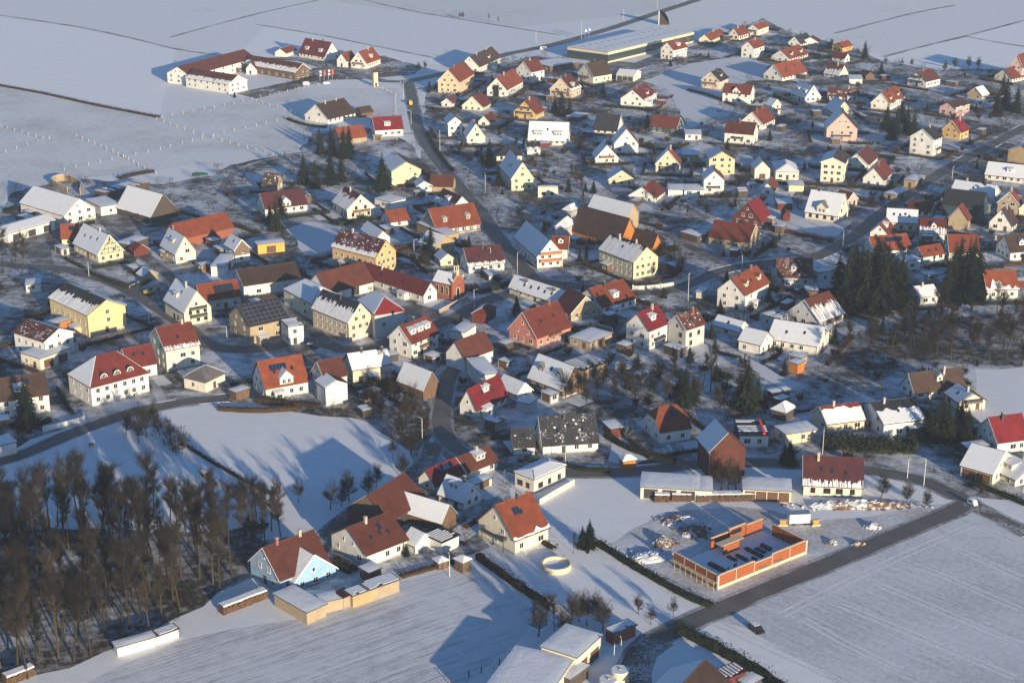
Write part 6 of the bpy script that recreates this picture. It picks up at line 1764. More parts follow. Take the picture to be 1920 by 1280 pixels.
# ------------------------------------------------------------------ house parts
def win_mesh(w, h, style):
    b = MB(); t = .06
    b.box(-w / 2, w / 2, -.02, .07, -h / 2, -h / 2 + t); b.box(-w / 2, w / 2, -.02, .07, h / 2 - t, h / 2)
    b.box(-w / 2, -w / 2 + t, -.02, .07, -h / 2 + t, h / 2 - t); b.box(w / 2 - t, w / 2, -.02, .07, -h / 2 + t, h / 2 - t)
    if w > .8: b.box(-.03, .03, -.02, .06, -h / 2 + t, h / 2 - t)
    b.box(-w / 2 - .1, w / 2 + .1, -.02, .16, -h / 2 - .09, -h / 2 - .003)
    return b.mesh('window', 'trim_white' if style == 0 else 'trim_brown')
def pane_mesh(w, h):
    b = MB(); t = .058
    b.box(-w / 2 + t, w / 2 - t, -.015, .025, -h / 2 + t, h / 2 - t); return b.mesh('pane', 'glass')
def place_window(root, x, y, z, ang, w, h, style=0, part='window'):
    o = link(part, shared(('w', w, h, style), lambda: win_mesh(w, h, style)), root, (x, y, z), ang)
    link('pane', shared(('p', w, h), lambda: pane_mesh(w, h)), o)
    return o
def door_mesh(w, h, mat):
    b = MB(); b.box(-w / 2, w / 2, -.02, .06, 0, h); b.box(-w / 2 - .1, -w / 2, -.02, .09, 0, h + .1); b.box(w / 2, w / 2 + .1, -.02, .09, 0, h + .1); b.box(-w / 2, w / 2, -.02, .09, h, h + .1)
    for i in range(3): b.box(-w / 2 + .1, w / 2 - .1, .06, .085, .2 + i * (h - .3) / 3, (i + .8) * (h - .3) / 3 + .2)
    return b.mesh('door', mat)
def place_door(root, x, y, ang, w, h, mat, name='door'):
    return link(name, shared(('d', w, h, mat), lambda: door_mesh(w, h, mat)), root, (x, y, .12), ang)

class House:
    pass
def wn(rot, nx, ny):
    c, s = math.cos(rot), math.sin(rot); return (nx * c - ny * s, nx * s + ny * c)
def faces_cam(H, nx, ny, lx=0, ly=0):
    n = wn(H.rot, nx, ny); p = wn(H.rot, lx, ly)
    vx, vy = CAM[0] - H.x - p[0], CAM[1] - H.y - p[1]; l = math.hypot(vx, vy)
    return (n[0] * vx + n[1] * vy) / l
def snow_strip(b, H, s, f0, f1, rag, teeth=False, th=.13, lower_rag=.03):
    """snow on slope s between slope fractions f0 (eave) and f1 (ridge); ragged edges; real thickness"""
    W2, ov = H.W / 2, .5; L2 = H.L / 2 + .34
    tot = W2 + ov
    def P(x, f, dz):
        y = s * (tot * (1 - f)); return (x, y, H.hr - H.k * abs(y) + dz)
    step = .34 if teeth else .7
    n = max(4, int(2 * L2 / step)); xs = [-L2 + .04 + (2 * L2 - .08) * i / n for i in range(n + 1)]
    sd = R.random() * 100
    if teeth:
        for i in range(n):
            g = noise.noise((xs[i] * .35, sd, 0)) * .5 + R.uniform(-.35, .35)
            t = max(f0 + .06, min(.985, f1 + g * rag))
            if R.random() < .06: t = f0 + .1
            x0, x1 = xs[i], xs[i + 1] - R.choice((0, 0, .1, .2))
            v = [P(x0, f0, -.0), P(x1, f0, 0), P(x0, f0 + .015, th), P(x1, f0 + .015, th), P(x0, max(t - .03, f0 + .02), th * .7), P(x1, max(t - .03, f0 + .02), th * .7), P(x0, t, .0), P(x1, t, .0)]
            b.add(v, [(0, 1, 3, 2), (2, 3, 5, 4), (4, 5, 7, 6), (0, 2, 4, 6), (1, 7, 5, 3)])
    else:
        rows = []
        for x in xs:
            t = min(.99, f1 + rag * noise.noise((x * .5, sd, 0)) + (rag * .5 * noise.noise((x * 1.7, sd, 4)))) if f1 < .98 else .985
            u = f0 + abs(lower_rag * noise.noise((x * .8, sd, 9)))
            rows.append([P(x, u, 0), P(x, u + .012, th), P(x, max(t - .02, u + .02), th), P(x, t, 0)])
        o = len(b.v)
        for r in rows: b.v += r
        for i in range(len(rows) - 1):
            for q in range(3): b.f.append((o + 4 * i + q, o + 4 * i + 4 + q, o + 4 * i + 5 + q, o + 4 * i + 1 + q)); b.m.append(0)
        b.f.append((o, o + 1, o + 2, o + 3)); e = o + 4 * (len(rows) - 1); b.f.append((e + 3, e + 2, e + 1, e)); b.m += [0, 0]
def snow_blobs(b, H, s, n):
    W2, ov = H.W / 2, .5; tot = W2 + ov; L2 = H.L / 2
    for _ in range(n):
        cx = R.uniform(-L2 * .85, L2 * .85); cf = R.uniform(.12, .88); r = R.uniform(.12, .5)
        k = 9; ring = []
        for i in range(k):
            a = 6.2832 * i / k; rr = r * R.uniform(.45, 1.1)
            x = max(-L2 - .2, min(L2 + .2, cx + rr * math.cos(a))); f = max(.02, min(.97, cf + rr * .75 * math.sin(a) / (tot * 1.3)))
            ring.append((x, f))
        def P(x, f, dz):
            y = s * (tot * (1 - f)); return (x, y, H.hr - H.k * abs(y) + dz)
        v = [P(x, f, 0.0) for x, f in ring] + [P(cx + (x - cx) * .75, cf + (f - cf) * .75, .05) for x, f in ring]
        fs = [(i, (i + 1) % k, (i + 1) % k + k, i + k) for i in range(k)] + [tuple(range(k, 2 * k))]
        if s > 0: fs = [f[::-1] for f in fs]
        b.add(v, fs)

def add_dormer(H, root, roof, s, x, typ, roofmat, wallm, snow):
    """a dormer on slope s at x"""
    W2 = H.W / 2; zr = lambda y: H.hr - H.k * abs(y)
    if typ == 'G': w, yf, h = min(4.2, H.L * .4), W2 + .12, None
    elif typ == 'B': w, yf, h = 4.0, W2 - .9, 2.2
    elif typ == 'x': w, yf, h = 2.4, W2 - 1.5, 1.6
    elif typ == 's': w, yf, h = 3.0, W2 - 1.3, 1.5
    elif typ == 'a': w, yf, h = 2.4, W2 - 1.6, 1.4
    else: w, yf, h = 1.9, W2 - 1.5, 1.4
    fy = s
    ang = 0 if s > 0 else math.pi
    # local frame: d along outward normal (y = s*d)
    z0 = zr(yf) if typ != 'G' else H.he - .6
    d = thingless = bpy.data.objects.new('dormer', None)
    b = MB()
    def V(u, dd, z): return (x + u * (1 if s > 0 else -1) * 1.0, s * dd, z)
    if typ in 'Gg':
        z1 = z0 + (h if h else max(1.2, (H.hr - z0) * .35)); ap = z1 + w * .5
        if ap > H.hr - .3: ap = H.hr - .3; z1 = min(z1, ap - .5)
        yb1 = max(0.0, (H.hr - z1) / H.k); yb2 = max(0.0, (H.hr - ap) / H.k)
        zb = z0 - .15
        b.add([V(-w / 2, yf, zb), V(w / 2, yf, zb), V(w / 2, yf, z1), V(0, yf, ap), V(-w / 2, yf, z1), V(-w / 2, yb1, z1), V(w / 2, yb1, z1), V(0, yb2, ap)],
              [(0, 1, 2, 3, 4), (1, 6, 2), (0, 4, 5), (2, 6, 7, 3), (4, 3, 7, 5)])
        d = b.obj('dormer', wallm, root)
        rb = MB(); sb = MB(); t = .13; ov = .25; k2 = (ap - z1) / (w / 2)
        for q in (-1, 1):
            e = w / 2 + ov; ze = ap - k2 * e; ybe = max(0.0, (H.hr - ze) / H.k)
            top = [V(0, yf + .3, ap + t), V(q * e, yf + .3, ze + t), V(q * e, min(ybe, yf), ze + t), V(0, yb2 - .1, ap + t)]
            bot = [V(0, yf + .3, ap), V(q * e, yf + .3, ze), V(q * e, min(ybe, yf), ze), V(0, yb2 - .1, ap)]
            rb.add(top + bot, [(0, 1, 2, 3), (7, 6, 5, 4), (0, 4, 5, 1), (1, 5, 6, 2), (2, 6, 7, 3)])
            n = wn(H.rot, q * (1 if s > 0 else -1), 0)
            if snow and n[0] * SUN.x + n[1] * SUN.y < .25:
                tp = [(p[0], p[1], p[2] + .10) for p in top]
                sb.add(tp + top, [(0, 1, 2, 3), (0, 4, 5, 1), (1, 5, 6, 2), (2, 6, 7, 3)])
        rb.obj('dormer_roof', roofmat, d)
        if sb.f: sb.obj('snow', 'roof_snow', d)
        ww, hh = (1.0, 1.1) if typ == 'g' else (1.1, 1.4)
        for q in ((0,) if typ == 'g' else (-.8, .8)):
            o = link('window', shared(('dw', ww, hh), lambda: dwin(ww, hh)), d, V(q, yf, (z0 + z1) / 2 + .1), ang)
    elif typ == 'a':
        n = 8; vs = []; 
        for i in range(n + 1):
            a = math.pi * i / n; u = math.cos(a) * w / 2; z = z0 + math.sin(a) * h
            vs += [V(u, yf, z), V(u, max(0, (H.hr - z) / H.k), z)]
        fs = [(2 * i, 2 * i + 1, 2 * i + 3, 2 * i + 2) for i in range(n)] + [tuple(2 * i for i in range(n + 1))]
        b.add(vs, fs); d = b.obj('dormer', 'trim_white', root)
        g = MB(); vs = []
        for i in range(n + 1):
            a = math.pi * i / n; vs.append(V(math.cos(a) * w * .42, yf + .03, z0 + .05 + math.sin(a) * h * .82))
        g.add(vs, [tuple(range(n + 1))]); g.obj('pane', 'glass', d)
        g = MB(); vs = []
        for i in range(n + 1):
            a = math.pi * i / n; u = math.cos(a) * (w / 2 + .15); z = z0 + math.sin(a) * (h + .12); vs += [V(u, yf + .2, z), V(u, max(0, (H.hr - z) / H.k), z)]
        g.add(vs, [(2 * i, 2 * i + 1, 2 * i + 3, 2 * i + 2) for i in range(n)]); g.obj('dormer_roof', 'tile_k', d)
        for q in (-.5, 0, .5):
            m_ = MB(); m_.box(-.04, .04, -.02, .05, 0, h * .75); m_.obj('glazing_bar', 'trim_white', d, V(q, yf + .03, z0 + .03))
    else:
        z1 = z0 + h; drop = .22
        zt = z1 + drop; 
        if zt > H.hr - .15: zt = H.hr - .15; z1 = zt - drop
        yb = (H.hr - zt) / H.k; zb = z0 - .12
        b.add([V(-w / 2, yf, zb), V(w / 2, yf, zb), V(w / 2, yf, z1), V(-w / 2, yf, z1), V(-w / 2, yb, zt), V(w / 2, yb, zt)],
              [(0, 1, 2, 3), (1, 5, 2), (0, 3, 4), (3, 2, 5, 4)])
        d = b.obj('dormer', wallm, root)
        e = w / 2 + .2; t = .14
        sl = (zt - z1) / max(.1, yf - yb)
        top = [V(-e, yf + .3, z1 - sl * .3 + t), V(e, yf + .3, z1 - sl * .3 + t), V(e, yb - .2, zt + t + .02), V(-e, yb - .2, zt + t + .02)]
        bot = [(p[0], p[1], p[2] - t) for p in top]
        rb = MB(); rb.add(top + bot, [(0, 1, 2, 3), (7, 6, 5, 4), (0, 4, 5, 1), (1, 5, 6, 2), (3, 2, 6, 7), (0, 3, 7, 4)]); rb.obj('dormer_roof', roofmat, d)
        if snow:
            up = [(p[0], p[1], p[2] + .16) for p in top]; mid = top
            sb = MB(); sb.add(up + mid, [(0, 1, 2, 3), (0, 4, 5, 1), (1, 5, 6, 2), (2, 6, 7, 3), (0, 3, 7, 4)]); sb.obj('snow', 'roof_snow', d)
        nw = max(1, int(w / 1.3)); 
        for i in range(nw):
            q = (i - (nw - 1) / 2) * w / nw
            hh = .95 if h < 1.7 else 1.2
            link('window', shared(('dw', 1.0, hh), lambda: dwin(1.0, hh)), d, V(q, yf, z0 + (z1 - z0) * .55), ang)
def dwin(w, h):
    b = MB(); t = .09
    b.box(-w / 2, w / 2, -.02, .06, -h / 2, -h / 2 + t); b.box(-w / 2, w / 2, -.02, .06, h / 2 - t, h / 2); b.box(-w / 2, -w / 2 + t, -.02, .06, -h / 2 + t, h / 2 - t); b.box(w / 2 - t, w / 2, -.02, .06, -h / 2 + t, h / 2 - t); b.box(-.04, .04, -.02, .055, -h / 2 + t, h / 2 - t)
    b.box(-w / 2 + t, w / 2 - t, -.015, .025, -h / 2 + t, h / 2 - t, 1)
    return b.mesh('window', ['trim_white', 'glass'])

def slope_obj(me, name, parent, H, s, x, f, dz=.02):
    """put a flat piece on slope s: x along ridge, f = fraction from eave to ridge"""
    W2 = H.W / 2; y = s * W2 * (1 - f); z = H.hr - H.k * abs(y) + dz
    o = link(name, me, parent, (x, y, z))
    o.rotation_euler = (-s * math.atan(H.k), 0, 0)
    return o
def panel_mesh(w, h, mat, fr='dark_metal'):
    b = MB(); b.box(-w / 2, w / 2, -h / 2, h / 2, .0, .10, 0); b.box(-w / 2 + .04, w / 2 - .04, -h / 2 + .04, h / 2 - .04, .10, .115, 1)
    return b.mesh('panel', [fr, mat])

def snow_side(code):
    pass
def house(row, idx):
    kind, x, y, rot, L, W, he, hr, wall, roof, snow, label, o = row
    H = House(); H.x, H.y, H.rot, H.L, H.W, H.he, H.hr = x, y, rot, L, W, he, hr
    H.k = (hr - he) / (W / 2) if kind == 'G' else 0
    big = W * L > 55
    barn = o.get('win') == 'n'
    lw = label.lower()
    cat = 'chapel' if 'chapel=1' in str(o) or o.get('chapel') else ('barn' if 'barn' in lw.split(' with')[0] else 'shed' if any(q in lw for q in ('shed', 'hut', 'cabin', 'kiosk', 'pavilion', 'hen house')) else 'garage' if ('garage' in lw.split(' with')[0] or 'carport' in lw.split(' with')[0]) else 'container' if 'container' in lw else 'hall' if 'hall' in lw.split(' with')[0] else 'house')
    cat = {'chapel': 'chapel'}.get(cat, cat)
    name = {'house': 'house', 'barn': 'barn', 'shed': 'shed', 'garage': 'garage', 'container': 'site_container', 'hall': 'hall', 'chapel': 'chapel'}[cat]
    grp = {'house': 'houses of the village', 'barn': 'barns of the village', 'shed': 'garden sheds of the village', 'garage': 'garages of the village', 'container': 'site containers at the grove'}.get(cat)
    root = thing(name, x, y, rot, label, cat, grp)
    wm = wallmat(wall); rm = MATS['tile_' + roof]
    if 'p' in snow and 'dusted_' + roof in MATS: rm = MATS['dusted_' + roof]
    if kind == 'F': return flat_house(H, root, row)
    t = .2; L2, W2 = L / 2, W / 2; ov, og = .5, .35
    hip = float(o.get('hip', 0)) > 0; hipA = o.get('hipA')
    # walls
    b = MB(); zt = he - t; za = hr - t
    if hip: b.box(-L2, L2, -W2, W2, 0, zt)
    elif hipA: b.prism([(-W2, 0), (W2, 0), (W2, zt), (W2 * .5, (zt + za) / 2), (-W2 * .5, (zt + za) / 2), (-W2, zt)], -L2, L2)
    else: b.prism([(-W2, 0), (W2, 0), (W2, zt), (0, za), (-W2, zt)], -L2, L2)
    wo = b.obj('wall', wm, root)
    if y < 900 and not barn:
        pb = MB(); e = .03; pb.box(-L2 - e, L2 + e, -W2 - e, W2 + e, 0, .45); pb.obj('plinth', 'concrete', root)
    # roof
    b = MB(); ze = hr - H.k * (W2 + ov)
    if hip or hipA:
        rx = max(.3, L2 - W2 * .9) if hip else L2 - W2 * .35
        X, Y = L2 + ov, W2 + ov
        if hip:
            v = [(-X, -Y, ze), (X, -Y, ze), (X, Y, ze), (-X, Y, ze), (-rx, 0, hr), (rx, 0, hr)]
            b.add(v + [(p[0], p[1], p[2] - t) for p in v[:4]], [(0, 1, 5, 4), (1, 2, 5), (2, 3, 4, 5), (3, 0, 4), (9, 8, 7, 6), (0, 6, 7, 1), (1, 7, 8, 2), (2, 8, 9, 3), (3, 9, 6, 0)])
        else:
            X = L2 + og; zm = (ze + hr) / 2; ym = Y / 2
            v = [(-X, -Y, ze), (X, -Y, ze), (X, -ym, zm), (rx, 0, hr), (-rx, 0, hr), (-X, -ym, zm), (X, ym, zm), (X, Y, ze), (-X, Y, ze), (-X, ym, zm)]
            b.add(v, [(0, 1, 2, 3, 4, 5), (7, 8, 9, 4, 3, 6), (2, 6, 3), (9, 5, 4)])
    else:
        prof = [(-W2 - ov, ze - t), (0, hr - t), (W2 + ov, ze - t), (W2 + ov, ze), (0, hr), (-W2 - ov, ze)]
        X = L2 + og; n = 6
        v = [(-X, p, z) for p, z in prof] + [(X, p, z) for p, z in prof]
        b.add(v, [(0, 1, 7, 6), (1, 2, 8, 7), (2, 3, 9, 8), (3, 4, 10, 9), (4, 5, 11, 10), (5, 0, 6, 11), (0, 5, 4, 1), (1, 4, 3, 2), (6, 7, 10, 11), (7, 8, 9, 10)])
    ro = b.obj('roof', rm, root)
    if not (hip or hipA) and y < 760:
        for s in (-1, 1):
            if faces_cam(H, 0, s) < 0: continue
            gb_ = MB(); gb_.box(-L2 - og, L2 + og, min(s * (W2 + ov), s * (W2 + ov + .14)), max(s * (W2 + ov), s * (W2 + ov + .14)), ze - t - .02, ze - .06); gb_.obj('gutter_shade_line', 'trim_brown', ro)  # gutter in dark brown, put in for the shadow line under the eaves
            dp = MB(); dp.box(L2 - .12, L2, min(s * W2, s * (W2 + .12)), max(s * W2, s * (W2 + .12)), .2, zt - .1); dp.obj('downpipe', 'metal', root)
    if not (hip or hipA) and y < 1000:
        rb = MB(); X = L2 + og + .02; rb.prism([(-.2, hr - .02 - .2 * H.k), (.2, hr - .02 - .2 * H.k), (.0, hr + .10)], -X, X); rb.obj('ridge_cap', rm, ro)
        if not barn:
            for sx in (-1, 1):
                if faces_cam(H, sx, 0, sx * L2, 0) < 0: continue
                bb = MB(); xa, xb = sorted((sx * (L2 + og), sx * (L2 + og + .05)))
                top = [(-(W2 + ov), ze), (0, hr), (W2 + ov, ze)]
                v = [(xx, yy, zz + dz) for xx in (xa, xb) for dz in (.03, -.28) for yy, zz in top]
                bb.add(v, [(0, 1, 4, 3), (1, 2, 5, 4), (6, 9, 10, 7), (7, 10, 11, 8), (0, 6, 7, 1), (1, 7, 8, 2), (3, 4, 10, 9), (4, 5, 11, 10), (0, 3, 9, 6), (2, 8, 11, 5)])
                bb.obj('barge_board', 'trim_white' if (idx % 3) else 'trim_brown', ro)
    # snow
    sides = {}
    for s in (-1, 1):
        n = wn(rot, 0, s); sides[s] = n
    def pick(c):
        if c == 'L': return min(sides, key=lambda s: sides[s][0])
        if c == 'R': return max(sides, key=lambda s: sides[s][0])
        if c == 'N': return min(sides, key=lambda s: sides[s][1])
        return max(sides, key=lambda s: sides[s][1])
    full = set(); sb = MB()
    codes = [] if snow in ('-',) else snow.split(',')
    for s in sides:
        # the slope turned away from the sun keeps its snow
        if sides[s][0] * SUN.x + sides[s][1] * SUN.y < -.12 and not any(c[0] in 'LRNF' and len(c) > 1 and pick(c[0]) == s for c in codes) and faces_cam(H, 0, s) < .0:
            codes.append(('F' if pick('F') == s else 'L' if pick('L') == s else 'R') + '1')
    if snow == 'a': codes = [c for c in codes if c != 'a'] or ['L1']
    snow_s = {}
    if not hip and not hipA:
        for c in codes:
            s = pick(c[0]); v = c[1:]
            if v == 'p': snow_blobs(sb, H, s, int(L * W / (16 if roof == 'k' else 6))); snow_s[s] = .0
            elif v.startswith('t'): snow_strip(sb, H, s, .0, float(v[1:]), .35 * min(1, .25 + float(v[1:])), True); snow_s[s] = float(v[1:])
            else:
                f = float(v)
                if f <= 0: continue
                snow_strip(sb, H, s, .0, f, .0 if f >= 1 else .16); snow_s[s] = f
        if o.get('drift'):
            s = pick('N'); snow_strip(sb, H, s, 0, .3, .5)
        if sb.f: sb.obj('snow', 'roof_snow', ro, smooth=False)
    # best visible slope
    vis = max((-1, 1), key=lambda s: faces_cam(H, 0, s))
    other = -vis
    # chimneys
    nch = int(o.get('ch', 1 if not barn else 0))
    for i in range(nch):
        cx = L2 * R.uniform(-.55, .55) if nch == 1 else L2 * (-.45 + .9 * i) + R.uniform(-.5, .5); sy = vis * R.uniform(.1, .9); cy = sy
        if roof in 'onr' and R.random() < .5: cm = 'chimney_brick'
        else: cm = 'chimney_plaster' if R.random() < .6 else 'dark_metal'
        zc = hr - H.k * abs(cy)
        cb = MB(); cb.box(-.32, .32, -.32, .32, -.6, 1.25 + H.k * abs(cy)); ch = cb.obj('chimney', cm, ro, (cx, cy, zc))
        kb = MB(); kb.box(-.4, .4, -.4, .4, 1.253 + H.k * abs(cy), 1.36 + H.k * abs(cy)); kb.obj('chimney_cap', 'concrete', ro, (cx, cy, zc))
    # dormers
    dm = o.get('dorm')
    if dm:
        n, ty = int(dm[0]), dm[1]
        s = vis
        if 'L' in snow and ty == 's' and 'R' not in snow: s = vis
        for i in range(n):
            dx = 0 if n == 1 else L * (-.26 + .52 * i / (n - 1))
            if n == 1 and ty not in 'G': dx = L * R.uniform(-.12, .12)
            add_dormer(H, root, ro, s, dx, ty, rm, wm if ty in 'Gg' else ('trim_white' if ty in 'xB' else wm), True)
    # skylights
    ns = int(o.get('sky', 0)) 
    if 'sky' not in o and not barn and y < 800 and R.random() < .4: ns = R.choice((1, 2))
    for i in range(ns):
        dx = L * (-.34 + .68 * (i + .5) / ns) + R.uniform(-.4, .4)
        slope_obj(shared('sky', lambda: panel_mesh(.85, 1.25, 'glass', 'dark_metal')), 'skylight', ro, H, vis, dx, R.uniform(.40, .6), .03)
    so_ = o.get('sol')
    if so_ == 'A':
        nr, nc = 5, max(3, int(L / 1.75)); me = shared('solA', lambda: panel_mesh(1.68, 1.45, 'solar_black', 'metal'))
        sl = math.hypot(W2, hr - he)
        for r_ in range(nr):
            for c_ in range(nc):
                slope_obj(me, 'solar_panel', ro, H, vis, (c_ - (nc - 1) / 2) * 1.72, (r_ + .6) / (nr + .2), .04)
    elif so_ == 'P':
        for c_ in range(4): slope_obj(shared('solP', lambda: panel_mesh(1.7, 3.4, 'solar_black', 'dark_metal')), 'solar_panel', ro, H, vis, (c_ - 1.5) * 1.72 + L * .12, .5, .05)
    elif so_:
        n = int(so_); sg = 1 if idx % 2 else -1
        for c_ in range(n): slope_obj(shared('sol1', lambda: panel_mesh(1.0, 1.9, 'solar', 'dark_metal')), 'solar_panel', ro, H, vis, (c_ - (n - 1) / 2) * 1.06 + sg * L * .1, .66, .05)
    walls_open(H, root, o, wall, barn, label, y, zt, za)
    g = o.get('gar')
    if g == 'g': place_door(root, L2, 0, -math.pi / 2, 2.6, 2.2, 'door_brown', 'garage_door')
    if o.get('board') or (wall in 'z' and 'board' in o):
        bb = MB(); n = int(W / .5)
        for i in range(n):
            ya = -W2 + W * i / n + .03; yb_ = -W2 + W * (i + 1) / n - .03; ym = (ya + yb_) / 2
            z1 = za - (za - zt) * max(abs(ya), abs(yb_)) / W2; z0 = zt * .55
            if z1 > z0 + .2: bb.box(L2, L2 + .06 + .02 * (i % 2), ya, yb_, z0, z1 - .02)
        ob = bb.obj('gable_boards', 'wall_z' if wall == 'z' else 'wall_b', root); ob['kind'] = 'stuff'
    if o.get('tim'): timber_gable(H, root, zt, za)
    if o.get('timw'): timber_wall(H, root, zt, vis)
    bal = o.get('bal')
    if bal and bal != '0': balconies(H, root, bal, idx, zt, vis)
    if not barn and not hip and not o.get('gar') and L > 8 and idx % 3 == 0 and idx < N_MAIN and not o.get('bal'):
        sd = vis; ax = L * (.22 if idx % 2 else -.22); aw, ad, ah = R.uniform(2.6, 4.0), R.uniform(1.6, 2.6), R.uniform(2.3, 2.7)
        cp = wn(rot, ax, sd * (W2 + ad)); 
        if ah < zt - .2 and house_gap(x + cp[0], y + cp[1], idx) > 1.2:
            ab = MB(); y0, y1 = sorted((sd * (W2 + .01), sd * (W2 + ad))); ab.box(ax - aw / 2, ax + aw / 2, y0, y1, 0, ah); an = ab.obj('annex', wm if idx % 2 else MATS['wall_b'], root)
            ab = MB(); v = [(ax + q * (aw / 2 + .25), yy, zz + dz) for dz in (0, .14) for q in (-1, 1) for yy, zz in ((sd * (W2 + .02), ah + .35), (sd * (W2 + ad + .3), ah + .003))]
            ab.add(v, [(0, 1, 3, 2), (4, 6, 7, 5), (0, 4, 5, 1), (2, 3, 7, 6), (1, 5, 7, 3)]); ab.obj('annex_roof', rm, an)
            ab = MB(); v2 = [(p[0] * .0 + p[0], p[1], p[2] + .12) for p in v[4:]]; ab.add(v[4:] + v2, [(4, 6, 7, 5), (0, 4, 5, 1), (2, 3, 7, 6), (1, 5, 7, 3)]); ab.obj('snow', 'roof_snow', an)
            place_window(root, ax, sd * (W2 + ad), 1.45, 0 if sd > 0 else math.pi, 1.6, 1.1)
    if o.get('porch'):
        pb = MB(); pb.box(L2, L2 + 1.2, -1.3, 1.3, 0, min(za - 1.5, 6.5)); po = pb.obj('glazed_porch', 'trim_brown', root)
        gb_ = MB(); gb_.box(L2 + 1.2, L2 + 1.23, -1.1, 1.1, .3, min(za - 1.9, 6.1)); gb_.obj('pane', 'glass', po)
    if o.get('chapel'): chapel(H, root, zt, za)
    return root

def walls_open(H, root, o, wall, barn, label, y, zt, za):
    if barn: 
        if o.get('gar') and o['gar'] != 'g': garages(H, root, o, zt)
        elif H.W > 8 and H.he > 3 and not o.get('chapel'):
            s = max((-1, 1), key=lambda s: faces_cam(H, 0, s))
            place_door(root, H.L * .1, s * H.W / 2, 0 if s > 0 else math.pi, 3.2, min(3.2, zt - .4), 'door_dark', 'barn_door')
        return
    win = o.get('win', ''); style = 1 if wall in 'chg' and R.random() < .3 else 0
    L2, W2 = H.L / 2, H.W / 2
    dense = win.startswith('c')
    limit = int(win) if win.isdigit() else (2 if win == '2s' else 9)
    ww, wh = (1.25, 1.45)
    if y > 800: ww, wh = 1.35, 1.45
    rows = [1.75]
    if zt > 4.9: rows.append(4.5)
    if zt > 7.6: rows.append(7.2)
    rows = [r for r in rows if r + wh / 2 < zt - .1] or [min(1.75, zt / 2)]
    if win == 'c':
        pass
    hasdoor = False
    for (nx, ny, half, ln) in ((1, 0, L2, H.W), (-1, 0, L2, H.W), (0, 1, W2, H.L), (0, -1, W2, H.L)):
        if faces_cam(H, nx, ny, nx * half, ny * half) < -.12: continue
        gable = nx != 0; ang = {(1, 0): -math.pi / 2, (-1, 0): math.pi / 2, (0, 1): 0, (0, -1): math.pi}[(nx, ny)]
        if o.get('gar') and not gable and o['gar'] != 'g':
            if faces_cam(H, nx, ny) > .1: continue
        zs = list(rows)
        if gable and H.k > 0 and not o.get('hip'):
            z = zs[-1] + 2.75
            while z + wh / 2 < za - 1.2:
                zs.append(z); z += 2.7
        for ri, z in enumerate(zs):
            wav = ln if z < zt else ln * (za - z - .7) / max(.1, za - zt)
            pitch = 2.3 if dense else 3.0
            n = max(1, min(int((wav - .6) / pitch), 7))
            if gable and not dense: n = min(n, 3)
            n = min(n, limit if ri == 0 or limit < 9 else 9)
            if gable and z > zt: n = min(n, 2)
            if win == 'c' and gable: n = 1
            for i in range(n):
                if not dense and R.random() < .12 and n > 1: continue
                u = 0 if n == 1 else (i - (n - 1) / 2) * (wav - 1.2) / n
                if not dense: u += R.uniform(-.2, .2)
                if n == 1: u += R.uniform(-.8, .8) if wav > 5 else 0
                px, py = (nx * half, u) if gable else (u, ny * half)
                if ri == 0 and not hasdoor and z < 2.5 and (i == n // 2) and R.random() < .5 and zt > 2.6:
                    place_door(root, px, py, ang, 1.0, 2.05, R.choice(('door_brown', 'door_dark', 'trim_white'))); hasdoor = True; continue
                w_, h_ = (ww, wh)
                if not dense and R.random() < .2: w_ = 1.8
                if z > zt and gable and ri == len(zs) - 1: w_, h_ = .8, 1.0
                place_window(root, px, py, z, ang, w_, h_, style)
    if o.get('gar') and o['gar'] != 'g': garages(H, root, o, zt)
def garages(H, root, o, zt):
    n = int(o['gar']); s = max((-1, 1), key=lambda s: faces_cam(H, 0, s)); c = (o.get('lab') or '')
    w = min(3.4, (H.L - .8) / n - .4); h = min(2.6, zt - .35)
    if w < 1.2: w = 1.2
    for i in range(n):
        place_door(root, (i - (n - 1) / 2) * (H.L - .6) / n, s * H.W / 2, 0 if s > 0 else math.pi, round(w, 2), round(h, 2), 'door_dark' if H.L > 18 or n == 3 else 'door_brown', 'garage_door')
